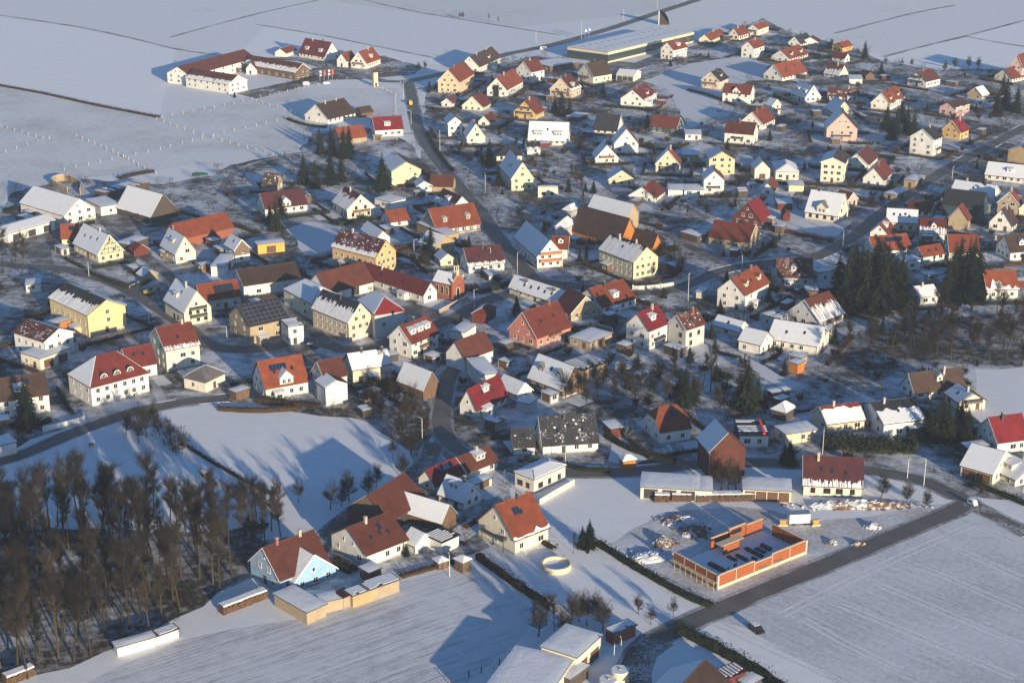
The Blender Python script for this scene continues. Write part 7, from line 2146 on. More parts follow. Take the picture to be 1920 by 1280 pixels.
def balconies(H, root, bal, idx, zt, vis):
    mat = 'balcony_orange' if bal == '3' else ('balcony_dark' if idx % 3 == 0 else 'balcony_wood')
    n = {'1': 1, '2': 2, '3': 2, 's': 1}[bal]
    for i in range(n):
        z = 2.75 + 2.7 * i
        if bal == 's':
            z = min(2.75, zt - 1.3) if zt < 6 else 2.75
            w = min(5, H.L * .5); d = 1.3; y = vis * H.W / 2
            b = MB(); y0, y1 = sorted((y, y + vis * d)); b.box(-w / 2, w / 2, y0, y1, z - .18, z)
            yo0, yo1 = sorted((y + vis * (d - .06), y + vis * d)); b.box(-w / 2, w / 2, yo0, yo1, z + .1, z + 1.0); b.box(-w / 2, -w / 2 + .06, y0, y1, z + .1, z + .98); b.box(w / 2 - .06, w / 2, y0, y1, z + .1, z + .98)
        else:
            w = min(H.W * (.86 if bal == '3' else .62), 9); d = 1.3; x = H.L / 2
            b = MB(); b.box(x, x + d, -w / 2, w / 2, z - .18, z); b.box(x + d - .06, x + d, -w / 2, w / 2, z + .1, z + 1.0); b.box(x, x + d - .06, -w / 2, -w / 2 + .06, z + .1, z + .98); b.box(x, x + d - .06, w / 2 - .06, w / 2, z + .1, z + .98)
            for q in (-w / 2 + .15, w / 2 - .15):
                if i == 0: b.box(x + d - .2, x + d - .08, q - .06, q + .06, 0, z - .18)
        bo = b.obj('balcony', mat, root)
        sb = MB()
        if bal == 's': sb.box(-w / 2 + .06, w / 2 - .06, min(y, y + vis * (d - .06)), max(y, y + vis * (d - .06)), z + .003, z + .12)
        else: sb.box(x, x + d - .06, -w / 2 + .06, w / 2 - .06, z + .003, z + .12)
        sb.obj('snow', 'roof_snow', bo)
def timber_gable(H, root, zt, za):
    x = H.L / 2; W2 = H.W / 2; n = 0
    def beam(p, q, w=.25):
        (y0, z0), (y1, z1) = p, q; dy, dz = y1 - y0, z1 - z0; l = math.hypot(dy, dz); ny, nz = -dz / l * w / 2, dy / l * w / 2
        b = MB(); v = [(xx, yy, zz) for xx in (x - .02, x + .05) for yy, zz in ((y0 + ny, z0 + nz), (y1 + ny, z1 + nz), (y1 - ny, z1 - nz), (y0 - ny, z0 - nz))]
        b.add(v, [(0, 1, 2, 3), (7, 6, 5, 4), (0, 4, 5, 1), (1, 5, 6, 2), (2, 6, 7, 3), (3, 7, 4, 0)]); b.obj('timber_beam', 'timber', root)
    hw = lambda z: W2 * min(1, (za - z) / (za - zt))
    lev = [zt * .98 + i * (za - zt) / 4 for i in range(4)]
    for z in lev: beam((-hw(z) + .15, z), (hw(z) - .15, z))
    for a, b_ in zip(lev, lev[1:] + [za - .5]):
        m = max(1, int(hw(b_) * 2 / 1.3)); 
        for i in range(m + 1):
            yy = -hw(b_) + .2 + (2 * hw(b_) - .4) * i / m if m else 0
            beam((yy, a), (yy, b_), .2)
        beam((-hw(b_) + .2, a), (-hw(b_) + 1.2, b_), .2); beam((hw(b_) - .2, a), (hw(b_) - 1.2, b_), .2)
def timber_wall(H, root, zt, s):
    n = int(H.L / 1.6); y = s * H.W / 2
    for i in range(n + 1):
        x = -H.L / 2 + .1 + (H.L - .2) * i / n
        b = MB(); b.box(x - .09, x + .09, min(y - .02 * s, y + .06 * s), max(y - .02 * s, y + .06 * s), .8, zt); b.obj('timber_beam', 'wall_m', root)
        if i < n and i % 2:
            b = MB(); b.box(x + .12, x + (H.L - .2) / n - .12, min(y, y + .03 * s), max(y, y + .03 * s), 1.0, zt - .9); b.obj('white_panel', 'trim_white', root)
    for z in (.75, zt - .85, zt - .1):
        b = MB(); b.box(-H.L / 2, H.L / 2, min(y - .02 * s, y + .075 * s), max(y - .02 * s, y + .075 * s), z - .09, z + .09); b.obj('timber_beam', 'wall_m', root)
def chapel(H, root, zt, za):
    L2, W2 = H.L / 2, H.W / 2; vis = max((-1, 1), key=lambda s: faces_cam(H, 0, s))
    def arch_win(x, y, ang, w, h, z, nm='arched_window'):
        n = 8; pts = [(-w / 2, 0), (w / 2, 0)] + [(w / 2 * math.cos(math.pi * i / n), h - w / 2 + w * .75 * math.sin(math.pi * i / n)) for i in range(n + 1)]
        b = MB(); k = len(pts)
        s_ = 1.28
        fr = [(px * s_, -.1 if pz == 0 else pz * 1.06) for px, pz in pts]
        b.add([(px, .05, pz) for px, pz in fr] + [(px, -.02, pz) for px, pz in fr], [tuple(range(k))] + [(i, i + k, (i + 1) % k + k, (i + 1) % k) for i in range(k)])
        f = b.obj(nm, 'pale_render', root, (x, y, z), ang)
        g = MB(); g.add([(px, .065, pz) for px, pz in pts], [tuple(range(k))]); g.obj('pane', 'glass', f)
    for i in range(3): arch_win((i - 1) * H.L * .26 - .4, vis * W2, 0 if vis > 0 else math.pi, 1.0, 2.6, zt * .3)
    arch_win(L2 + .25, 0, -math.pi / 2, 1.7, 3.4, .25, 'arched_portal')
    b = MB()   # stepped gable front with two slim pinnacles
    b.prism([(-W2 - .2, 0), (W2 + .2, 0), (W2 + .2, zt + .5), (.9, za + .9), (-.9, za + .9), (-W2 - .2, zt + .5)], L2 + .01, L2 + .25); b.obj('gable_front', 'wall_r', root)
    for q in (-1, 1):
        b = MB(); b.box(L2 - .15, L2 + .45, q * (W2 + .25) - .3, q * (W2 + .25) + .3, 0, zt + 1.2); pn = b.obj('corner_buttress', 'wall_r', root)
        c = MB(); c.add([(L2 - .2, q * (W2 + .25) - .35, zt + 1.203), (L2 + .5, q * (W2 + .25) - .35, zt + 1.203), (L2 + .5, q * (W2 + .25) + .35, zt + 1.203), (L2 - .2, q * (W2 + .25) + .35, zt + 1.203), (L2 + .15, q * (W2 + .25), zt + 2.2)], [(0, 1, 4), (1, 2, 4), (2, 3, 4), (3, 0, 4), (3, 2, 1, 0)]); c.obj('cap', 'pale_render', pn)
    b = MB()
    z0 = za + .903
    for sx in (-.5, .5):
        for sy in (-.5, .5): b.box(L2 - .35 + sx - .13, L2 - .35 + sx + .13, sy - .13, sy + .13, z0 + .6, z0 + 2.2)
    b.box(L2 - 1.0, L2 + .3, -.65, .65, z0 - 1.4, z0 + .6); b.box(L2 - 1.0, L2 + .3, -.65, .65, z0 + 2.2, z0 + 2.45)
    tu = b.obj('bell_turret', 'pale_render', root)
    c = MB(); X, Y, zz = L2 - .35, 0, z0 + 2.453
    c.add([(X - .75, -.75, zz), (X + .75, -.75, zz), (X + .75, .75, zz), (X - .75, .75, zz), (X, 0, zz + 3.2)], [(0, 1, 4), (1, 2, 4), (2, 3, 4), (3, 0, 4), (3, 2, 1, 0)]); c.obj('spire', 'tile_k', tu)
    c = MB(); c.tube((X, 0, zz + 3.1), (X, 0, zz + 4.2), .04, .04); c.box(X - .03, X + .03, -.3, .3, zz + 3.75, zz + 3.83); c.obj('cross', 'dark_metal', tu)
    c = MB(); c.tube((X, 0, z0 + 1.0), (X, 0, z0 + 1.7), .38, .2, 8); c.obj('bell', 'dark_metal', tu)

def flat_house(H, root, row):
    kind, x, y, rot, L, W, h, hr, wall, roof, snow, label, o = row
    wm = wallmat(wall); rm = MATS['tile_' + roof]; L2, W2 = L / 2, W / 2; sn = float(snow)
    hip = float(o.get('hip', 0)); ov = .35; t = .24
    hall = o.get('hall')
    b = MB(); b.box(-L2, L2, -W2, W2, 0, h - t); b.obj('wall', wm, root)
    if hall: hall_front(H, root, h - t)
    if hip:
        X, Y = L2 + ov, W2 + ov; rx = max(.05, L2 - W2 * .85)
        v = [(-X, -Y, h), (X, -Y, h), (X, Y, h), (-X, Y, h), (-rx, 0, h + hip), (rx, 0, h + hip)]
        b = MB(); b.add(v + [(p[0], p[1], p[2] - t) for p in v[:4]], [(0, 1, 5, 4), (1, 2, 5), (2, 3, 4, 5), (3, 0, 4), (9, 8, 7, 6), (0, 6, 7, 1), (1, 7, 8, 2), (2, 8, 9, 3), (3, 9, 6, 0)])
        ro = b.obj('roof', rm, root); sb = MB()
        fl = [((0, 1, 5, 4), (0, -1)), ((1, 2, 5), (1, 0)), ((2, 3, 4, 5), (0, 1)), ((3, 0, 4), (-1, 0))]
        H.he, H.hr, H.k = h, h + hip, hip / (W2 + ov)
        for f, nn in fl:
            n = wn(rot, *nn); sunny = n[0] * SUN.x + n[1] * SUN.y
            if sn >= 1 or (sn > 0 and sunny < .35) or (o.get('snowhip') and sunny < .3):
                lo = [Vector(v[i]) for i in f]; c = sum(lo, Vector()) / len(lo)
                lo = [c + (p - c) * .97 + Vector((0, 0, .01)) for p in lo]; up = [c + (p - c) * .955 + Vector((0, 0, .15)) for p in lo]
                k = len(f); sb.add([tuple(p) for p in up + lo], [tuple(range(k))] + [(i, i + k, (i + 1) % k + k, (i + 1) % k) for i in range(k)])
        if sb.f: sb.obj('snow', 'roof_snow', ro)
        dm = o.get('dorm')
        if dm:
            vis = max((-1, 1), key=lambda s: faces_cam(H, 0, s)); H.W = W + 2 * ov
            for i in range(int(dm[0])): add_dormer(H, root, ro, vis, (i - 1) * L * .23, dm[1], rm, wm, False)
            H.W = W
    else:
        b = MB(); b.box(-L2 - ov, L2 + ov, -W2 - ov, W2 + ov, h - t + .003, h); ro = b.obj('roof', rm, root)
        if sn >= 1:
            sb = MB(); nx, ny = max(3, int(L / 1.2)), max(3, int(W / 1.2)); vs = []
            X, Y = L2 + ov - .06, W2 + ov - .06; sd = R.random() * 50
            for i in range(nx + 1):
                for j in range(ny + 1):
                    ed = i in (0, nx) or j in (0, ny)
                    px, py = -X + 2 * X * i / nx, -Y + 2 * Y * j / ny
                    vs.append((px + (0 if not ed else .05 * R.uniform(-1, 1)), py, h + (.02 if ed else .16 + .06 * noise.noise((px * .5, py * .5, sd)))))
            fs = [(i * (ny + 1) + j, (i + 1) * (ny + 1) + j, (i + 1) * (ny + 1) + j + 1, i * (ny + 1) + j + 1) for i in range(nx) for j in range(ny)]
            sb.add(vs, fs); sb.obj('snow', 'roof_snow', ro, smooth=True)
        elif sn > 0:
            sb = MB(); n = max(4, int(L / .8))
            stripes = 'strip' in label
            for i in range(n):
                x0 = -L2 + L * i / n; x1 = x0 + L / n * (.55 if stripes else 1.0)
                if stripes: y0, y1 = -W2, W2 - R.uniform(0, .3) * W
                else:
                    y0 = -W2; y1 = W2 - R.choice((0, 0, 0, .2, .5)) * W * (1.3 - sn)
                    if R.random() > sn + .15: continue
                sb.box(x0, x1, y0, y1, h, h + .1)
            sb.obj('snow', 'roof_snow', ro)
        if hall:
            me = shared('hallsky', lambda: panel_mesh(1.6, 2.6, 'glass', 'metal'))
            for r_ in (-.22, .16):
                for i in range(14): link('skylight', me, ro, (-L2 + 6 + (L - 12) * i / 13, r_ * W, h + .17))
        if o.get('sol'):
            me = shared('solF', lambda: panel_mesh(3.2, 1.8, 'solar', 'dark_metal'))
            for i in range(3): link('solar_panel', me, ro, ((i - 1) * 3.3, 0, h + .2)).rotation_euler = (.35 * (1 if faces_cam(H, 0, 1) < 0 else -1), 0, 0)
    if 'red vents' in label:
        for i in range(9):
            b = MB(); b.box(-.4, .4, -.35, .35, 0, .5); b.obj('roof_vent', 'paint_red', ro, (-L2 + L * (i + .5) / 9, W2 * (.7 if faces_cam(H, 0, 1) < 0 else -.7), h + .003))
    if 'site container' in label:
        for s in (-1, 1):
            for i in range(int(L / 2.4)):
                b = MB(); b.box(-L2 + 2.4 * i + .1, -L2 + 2.4 * i + 2.3, min(s * W2, s * (W2 + .05)), max(s * W2, s * (W2 + .05)), .1, h - .4); b.obj('side_panel', 'trim_white', root)
    if 'greenhouse' in label: greenhouse(H, root)
    H.k = 0
    if not hall: walls_open(H, root, o, wall, o.get('win') == 'n', label, y, h - t, h - t)
    return root
def greenhouse(H, root):
    s = -1 if wn(H.rot, 0, -1)[0] < wn(H.rot, 0, 1)[0] else 1
    y0 = s * H.W / 2; b = MB()
    for i in range(7):
        x = -H.L / 2 + H.L * i / 6
        ya, yb = sorted((y0 + s * .02, y0 + s * 4)); b.box(x - .06, x + .06, ya, yb, 3.0, 3.12); b.box(x - .06, x + .06, y0 + s * 4 - .06, y0 + s * 4 + .06, 0, 3.0)
    b.box(-H.L / 2, H.L / 2, y0 + s * 4 - .05, y0 + s * 4 + .05, 3.13, 3.22)
    b.obj('steel_frame', 'metal', root)
def hall_front(H, root, zt):
    L2, W2 = H.L / 2, H.W / 2
    for s in (-1, 1):
        if faces_cam(H, 0, s) < -.1: continue
        n = 22
        for i in range(n):
            x0 = -L2 + H.L * i / n + .12; x1 = -L2 + H.L * (i + 1) / n - .12
            b = MB(); b.box(x0, x1, min(s * W2, s * (W2 + .06)), max(s * W2, s * (W2 + .06)), 1.2, zt - 2.0); b.obj('pane', 'hall_glass', root)
        b = MB(); b.box(-L2, L2, min(s * W2, s * (W2 + .12)), max(s * W2, s * (W2 + .12)), zt - 1.7, zt - .02); b.obj('fascia', 'pale_render', root)
        b = MB(); b.box(-L2, L2, min(s * W2, s * (W2 + .12)), max(s * W2, s * (W2 + .12)), 0, 1.0); b.obj('base_band', 'pale_render', root)
    for s in (-1, 1):
        if faces_cam(H, s, 0) < -.1: continue
        for i in range(8):
            y0 = -W2 + H.W * i / 8 + .12; y1 = -W2 + H.W * (i + 1) / 8 - .12
            b = MB(); b.box(min(s * L2, s * (L2 + .06)), max(s * L2, s * (L2 + .06)), y0, y1, .2, zt - 2.0); b.obj('pane', 'hall_glass', root)
        b = MB(); b.box(min(s * L2, s * (L2 + .12)), max(s * L2, s * (L2 + .12)), -W2, W2, zt - 1.7, zt - .02); b.obj('fascia', 'pale_render', root)
for i, row in enumerate(HOUSES): house(row, i)

# ------------------------------------------------------------------ vegetation
def bare_tree(seed, spread, first, straight):
    """unit-height leafless tree: trunk mesh and twig mesh; first = height of the lowest limb"""
    r = random.Random(seed); tb = MB(); cb = MB(); H = 10.0
    def twig(q, d, l, w):
        s = d.cross(Vector((r.uniform(-1, 1), r.uniform(-1, 1), r.uniform(-1, 1)))).normalized() * w
        m = q + d * l * .5 + Vector((r.uniform(-1, 1), r.uniform(-1, 1), r.uniform(-.3, 1))) * l * .12; e = m + (d + Vector((r.uniform(-1, 1), r.uniform(-1, 1), r.uniform(0, .8))) * .35).normalized() * l * .5
        cb.add([tuple(q - s), tuple(q + s), tuple(m + s * .7), tuple(m - s * .7), tuple(e)], [(0, 1, 2, 3), (3, 2, 4)])
    def limb(p, d, l, rad, lev):
        segs = 4 if lev == 1 else 3; q = p.copy(); dd = d.copy()
        for i in range(segs):
            dd = (dd + Vector((r.uniform(-1, 1), r.uniform(-1, 1), r.uniform(-.15, .55))) * .2).normalized(); nq = q + dd * l / segs
            r0 = rad * (1 - i / segs * .7); r1 = rad * (1 - (i + 1) / segs * .7)
            (tb if lev < 2 else cb).tube(q, nq, r0, r1, 4 if lev == 1 else 3)
            for _ in range((2 if lev == 1 else 1) if i or lev > 1 else 1):
                a = r.uniform(0, 6.283); side = Vector((math.cos(a), math.sin(a), r.uniform(.0, .9)))
                nd = (dd * .8 + side * r.uniform(.5, .9)).normalized(); st = q.lerp(nq, r.uniform(.2, 1))
                if lev < 3: limb(st, nd, l * r.uniform(.42, .62), max(rad * .45, .010), lev + 1)
            for _ in range((1, 1, 1, 2)[lev]):
                a = r.uniform(0, 6.283); side = Vector((math.cos(a), math.sin(a), r.uniform(-.1, 1.0))); twig(q.lerp(nq, r.random()), (dd * .7 + side * .8).normalized(), r.uniform(.5, 1.2), .0085)
            q = nq
        for _ in range(2): twig(q, (dd + Vector((r.uniform(-1, 1), r.uniform(-1, 1), r.uniform(0, .6))) * .6).normalized(), r.uniform(.5, 1.2), .008)
    top = H * (.88 if straight else .62); n = 9; q = Vector((0, 0, 0)); d = Vector((0, 0, 1))
    for i in range(n):
        d = (d + Vector((r.uniform(-1, 1), r.uniform(-1, 1), .6)) * (.05 if straight else .11)).normalized(); nq = q + d * top / n
        R0 = .17 if straight else .20
        tb.tube(q, nq, R0 * (1 - i / n * .85), R0 * (1 - (i + 1) / n * .85), 6)
        f = (i + .5) / n
        if f * top / H > first:
            k = (f - first * H / top) / max(.05, 1 - first * H / top)
            for _ in range(2 if straight else 4):
                a = r.uniform(0, 6.283); el = r.uniform(.5, 1.1) if straight else r.uniform(.25, .95)
                nd = Vector((math.cos(a), math.sin(a), el)).normalized()
                limb(q.lerp(nq, r.random()), nd, H * spread * r.uniform(.7, 1.15) * (1 - .5 * k), .085 * (1 - .5 * k), 1)
        q = nq
    for _ in range(4):
        a = r.uniform(0, 6.283); limb(q, Vector((math.cos(a) * .5, math.sin(a) * .5, 1)).normalized(), H * spread * .9, .05, 1)
    zmax = max(v[2] for v in tb.v + cb.v); k = 1 / zmax
    tb.v = [(a * k, b * k, c * k) for a, b, c in tb.v]; cb.v = [(a * k, b * k, c * k) for a, b, c in cb.v]
    return tb, cb
def conifer(seed):
    r = random.Random(seed); tb = MB(); cb = MB()
    tb.tube((0, 0, 0), (0, 0, .97), .016, .002, 6)
    n = 26
    for i in range(n):
        f = i / (n - 1); z = .06 + .91 * f; rad = (.235 * (1 - f) ** .85 + .012) * r.uniform(.8, 1.15); m = int(10 - 5 * f)
        a0 = r.uniform(0, 6.28)
        for j in range(m):
            a = a0 + 6.283 * j / m + r.uniform(-.25, .25); l = rad * r.uniform(.7, 1.15); dr = r.uniform(.15, .5) * l
            ca, sa = math.cos(a), math.sin(a); w = l * .26
            for q in range(3):   # spray of three overlapping blades
                t0, t1 = q * .3, q * .3 + .42; off = r.uniform(-.6, .6) * w
                p0 = Vector((ca * l * t0 - sa * off, sa * l * t0 + ca * off, z - dr * t0 ** 1.5 + .012)); p1 = Vector((ca * l * t1 - sa * off * .6, sa * l * t1 + ca * off * .6, z - dr * t1 ** 1.5))
                sd = Vector((-sa, ca, r.uniform(-.5, .5))) * w * (1 - .35 * q)
                cb.add([tuple(p0 - sd * .6), tuple(p0 + sd * .6), tuple(p1 + sd), tuple(p1 + Vector((ca, sa, -.3)) * w * .8), tuple(p1 - sd)], [(0, 1, 2, 3, 4)])
    return tb, cb
def shrub(seed):
    r = random.Random(seed); tb = MB(); cb = MB()
    for _ in range(26):
        a = r.uniform(0, 6.28); l = r.uniform(.5, 1.0); t = r.uniform(.1, .75); d = Vector((math.cos(a) * t, math.sin(a) * t, 1)).normalized()
        p = Vector((math.cos(a) * .08, math.sin(a) * .08, 0)); e = p + d * l * .95
        tb.tube(p, e, .018, .006, 3)
        for _ in range(9):
            q = p.lerp(e, r.uniform(.3, 1)); dd = (d + Vector((r.uniform(-1, 1), r.uniform(-1, 1), r.uniform(-.2, .8))) * .8).normalized(); ll = r.uniform(.12, .3)
            sd = dd.cross(Vector((r.uniform(-1, 1), r.uniform(-1, 1), r.uniform(-1, 1)))).normalized() * r.uniform(.018, .05)
            q2 = q + dd * ll; cb.add([tuple(q - sd), tuple(q + sd), tuple(q2 + sd * .5), tuple(q2 - sd * .5)], [(0, 1, 2, 3)])
    return tb, cb
PROTO = {}
for i in range(6):
    tb, cb = bare_tree(40 + i, (.30, .36, .33, .20, .22, .18)[i], (.18, .25, .14, .38, .45, .5)[i], i > 2)
    print('tree', i, len(tb.f), len(cb.f)); PROTO['bare', i] = (tb.mesh('trunk', 'bark' if i % 2 else 'bark_dark', True), cb.mesh('crown', 'twig_brown' if i % 3 else 'twig_grey'))
for i in range(4):
    tb, cb = conifer(70 + i); PROTO['conifer', i] = (tb.mesh('trunk', 'bark_dark'), cb.mesh('crown', 'needle'))
for i in range(4):
    tb, cb = shrub(90 + i); PROTO['shrub', i] = (tb.mesh('stems', 'bark_dark'), cb.mesh('crown', 'shrub_brown' if i < 3 else 'shrub_green'))
SNOWCAP = {}
STOP = ('with', 'and', 'in', 'the', 'of', 'a', 'on', 'its', 'beside', 'behind', 'at', 'below', 'by', 'near', 'snow', 'white', 'brown', 'red', 'dark', 'one', 'two', 'to', 'smooth', 'big', 'long', 'small', 'large', 'front', 'between', 'plain', 'three', 'above', 'grey', 'orange', 'black', 'tall', 'half', 'narrow', 'from', 'broad', 'row')
REL = ('beside', 'in front of', 'behind')
for kind, x, y, h, var, rz, rel, hi in TREES:
    size = {'bare': ('small bare tree', 'bare tree', 'tall bare tree'), 'conifer': ('young dark conifer', 'dark spruce', 'tall dark spruce'), 'shrub': ('low shrub', 'bare shrub', 'bushy shrub')}[kind]
    a, b_ = {'bare': (7.5, 13), 'conifer': (6, 13), 'shrub': (1.8, 2.5)}[kind]
    sname = size[0 if h < a else 1 if h < b_ else 2]
    if kind == 'bare' and h >= 9: sname = ('very tall ' if h > 20 else 'tall ' if h > 13 else '') + ('pale' if var % 2 else 'dark') + '-trunked bare tree'
    base = HOUSES[hi][11]
    w_ = base.split()
    while len(w_) > 16 - len(sname.split()) - 3 - (1 if rel else 0): w_.pop()
    while w_[-1] in STOP: w_.pop()
    lab = f"{sname} {REL[rel]} the {' '.join(w_)}"
    nm = {'bare': 'bare_tree', 'conifer': 'spruce_tree', 'shrub': 'garden_shrub'}[kind]
    t = thing(nm, x, y, rz, lab, 'tree' if kind != 'shrub' else 'shrub', {'bare': 'leafless trees in and around the village', 'conifer': 'dark conifers in the village gardens', 'shrub': 'shrubs in the village gardens'}[kind])
    if kind == 'bare': t.rotation_euler = (R.gauss(0, .045), R.gauss(0, .045), rz)
    sx = h * R.uniform(.85, 1.15) * (1.0 if kind != 'conifer' else 1.1) * (1.25 if kind == 'shrub' else 1)
    if kind == 'bare' and h > 15: sx = h * R.uniform(.85, 1.1)
    me = PROTO[kind, var]
    for n_, m_ in (('trunk' if kind != 'shrub' else 'stems', me[0]), ('crown', me[1])):
        o = link(n_, m_, t); o.scale = (sx, sx, h)
def undergrowth():
    """the tangle of low shrubs filling the gardens, too many to count"""
    b = MB(); pts = []; xs = [p[0] for p in VILLAGE]; ys = [p[1] for p in VILLAGE]; n = 0
    while len(pts) < 1900 and n < 60000:
        n += 1; X, Y = GR.uniform(min(xs), max(xs)), GR.uniform(min(ys), max(ys))
        if X < -40 and GR.random() < .45: continue
        if not garden(X, Y, 1.3): continue
        h = GR.choice((.7, 1, 1.3, 1.8, 2.4, 3.2, 4.2, 5.5)) * GR.uniform(.85, 1.2)
        if h > 1.7 and hides(X, Y, h): 
            if GR.random() < .6: continue
            h = 1.2
        pts.append((X, Y, h))
    for P, m, top in ((FOREST, 330, 2.6), (BRAMBLES, 90, 5.0), (SCRUB, 300, 4.2), (GROVE, 170, 3.2)):
        px = [p[0] for p in P]; py = [p[1] for p in P]
        for _ in range(m):
            X, Y = GR.uniform(min(px), max(px)), GR.uniform(min(py), max(py))
            if inside(X, Y, P) and house_gap(X, Y) > 1.5 and road_gap(X, Y) > 1: pts.append((X, Y, GR.uniform(.7, top)))
    for x, y, h in pts:
        tall = h > 2.8; g_ = GR.random() < .22
        for _ in range(int(14 + 13 * h)):
            a = GR.uniform(0, 6.283); z = h * GR.random() ** (.75 if tall else 1.3) * .85
            rr = GR.random() ** .6 * h * (.45 if tall else .62); q = Vector((x + math.cos(a) * rr, y + math.sin(a) * rr, z))
            d = Vector((math.cos(a) * .5 + GR.uniform(-.5, .5), math.sin(a) * .5 + GR.uniform(-.5, .5), GR.uniform(.2, 1.2))).normalized() * GR.uniform(.3, .55) * (h * .35 + .4)
            s = d.cross(Vector((GR.uniform(-1, 1), GR.uniform(-1, 1), GR.uniform(-1, 1)))).normalized() * GR.uniform(.03, .11)
            b.add([tuple(q - s), tuple(q + s), tuple(q + d + s * .3), tuple(q + d - s * .3)], [(0, 1, 2, 3)], 1 if g_ else 0)
        if tall:
            for _ in range(4):
                a = GR.uniform(0, 6.283); b.tube((x, y, 0), (x + math.cos(a) * h * .25, y + math.sin(a) * h * .25, h * .8), .05, .02, 3)
    o = b.obj('garden_undergrowth', ['shrub_brown', 'shrub_green']); o['kind'] = 'stuff'; o['label'] = 'dark tangled undergrowth filling the gardens between the houses'
undergrowth()
def garden_hedges():
    out = []
    for hi, r_ in enumerate(HOUSES):
        if r_[0] != 'G' or not inside(r_[1], r_[2], VILLAGE): continue
        c, s = math.cos(r_[3]), math.sin(r_[3]); ex, ey = r_[4] / 2 + GR.uniform(4, 8), r_[5] / 2 + GR.uniform(4, 8)
        Q = [(r_[1] + a * c - b * s, r_[2] + a * s + b * c) for a, b in ((-ex, -ey), (ex, -ey), (ex, ey), (-ex, ey))]
        for k in range(4):
            if GR.random() < .42: continue
            a, b = Q[k], Q[(k + 1) % 4]; run = []; best = []
            for q in range(11):
                x, y = a[0] + (b[0] - a[0]) * q / 10, a[1] + (b[1] - a[1]) * q / 10
                run = run + [(x, y)] if garden(x, y, 1.6) else []
                if len(run) > len(best): best = run
            if len(best) < 5: continue
            m = [best[0], best[len(best) // 2], best[-1]]; h = GR.uniform(1.1, 2.4)
            if any(hides(p[0], p[1], h) for p in m): h = 1.0
            dx, dy = m[1][0] - r_[1], m[1][1] - r_[2]
            out.append((GR.choice('gbb'), GR.uniform(.9, 1.6), h, hi, 0 if abs(dx) > abs(dy) else (1 if dy < 0 else 2), m))
    GR.shuffle(out); return out[:265]
def hedge(col, w, h, label, P):
    L = smooth_line(P, 1.0); N = normals(L); b = MB()
    # dense core
    prev = None
    for p, n in zip(L, N):
        ww = w * (.36 if h < 3 else .24) * (1 + .3 * noise.noise((p[0] * .4, p[1] * .4, 2))); hh = h * (.72 if h < 3 else .5) * (1 + .3 * noise.noise((p[0] * .3, p[1] * .3, 6)))
        row = [(p[0] + n[0] * k * ww, p[1] + n[1] * k * ww, z) for k, z in ((-1, 0), (-.9, hh * .8), (0, hh), (.9, hh * .8), (1, 0))]
        k0 = len(b.v); b.v += row
        if prev is not None:
            for q in range(4): b.f.append((prev + q, prev + q + 1, k0 + q + 1, k0 + q)); b.m.append(0)
        prev = k0
    for p, n in zip(L, N):
        for _ in range(int(16 * max(1, h / 1.6)) if h < 3 else 150):
            k = R.uniform(-1, 1); z = h * (R.random() ** .7); q = Vector((p[0] + n[0] * k * w * .5 + R.uniform(-.6, .6), p[1] + n[1] * k * w * .5 + R.uniform(-.6, .6), z))
            d = Vector((R.uniform(-1, 1), R.uniform(-1, 1), R.uniform(0, 1.2))).normalized() * R.uniform(.25, .6) * (1.6 if h > 3 else 1); s = d.cross(Vector((R.uniform(-1, 1), R.uniform(-1, 1), R.uniform(-1, 1)))).normalized() * R.uniform(.05, .16) * (1.6 if h > 3 else 1)
            if h > 3: q.z *= .62 + .42 * noise.noise((p[0] * .35, p[1] * .35, 3)) + .25
            b.add([tuple(q - s), tuple(q + s), tuple(q + d + s * .4), tuple(q + d - s * .4)], [(0, 1, 2, 3)])
    tag(b.obj('hedge', 'shrub_green' if col == 'g' else 'shrub_brown'), label, 'hedge', 'hedges and shrub rows')
for a in HEDGES: hedge(*a)
for col, w, h, hi, rel, P in garden_hedges():
    w_ = HOUSES[hi][11].split()[:9]
    while w_[-1] in STOP: w_.pop()
    hedge(col, w, h, f"{'dark trimmed' if col == 'g' else 'brown leafless'} hedge {REL[rel]} the {' '.join(w_)}", P)

# ------------------------------------------------------------------ walls and fences
for (wd_, ht, col, label, pil, P) in WALLS:
    L = smooth_line(P, 2.0) if len(P) > 3 else P; N = normals(L); b = MB(); prev = None
    root = thing('garden_wall', L[0][0], L[0][1], 0, label, 'wall')
    ox, oy = L[0]
    for p, n in zip(L, N):
        row = [(p[0] - ox + n[0] * k * wd_ / 2, p[1] - oy + n[1] * k * wd_ / 2, z) for k, z in ((-1, 0), (-1, ht), (1, ht), (1, 0))]
        k0 = len(b.v); b.v += row
        if prev is not None:
            for q in range(3): b.f.append((prev + q, prev + q + 1, k0 + q + 1, k0 + q)); b.m.append(0)
        else: b.f.append((k0, k0 + 1, k0 + 2, k0 + 3)); b.m.append(0)
        prev = k0
    b.f.append((prev + 3, prev + 2, prev + 1, prev)); b.m.append(0)
    b.obj('wall_body', wallmat(col), root)
    s = MB(); prev = None
    for p, n in zip(L, N):
        row = [(p[0] - ox + n[0] * k * wd_ / 2, p[1] - oy + n[1] * k * wd_ / 2, z) for k, z in ((-1, ht + .003), (-.6, ht + .1), (.6, ht + .1), (1, ht + .003))]
        k0 = len(s.v); s.v += row
        if prev is not None:
            for q in range(3): s.f.append((prev + q, prev + q + 1, k0 + q + 1, k0 + q)); s.m.append(0)
        prev = k0
    s.obj('snow', 'roof_snow', root)
    if pil:
        for i in range(0, len(L), 4):
            c = MB(); c.box(-.3, .3, -.3, .3, 0, ht + .5); c.obj('pillar', 'pale_render', root, (L[i][0] - ox, L[i][1] - oy, 0))
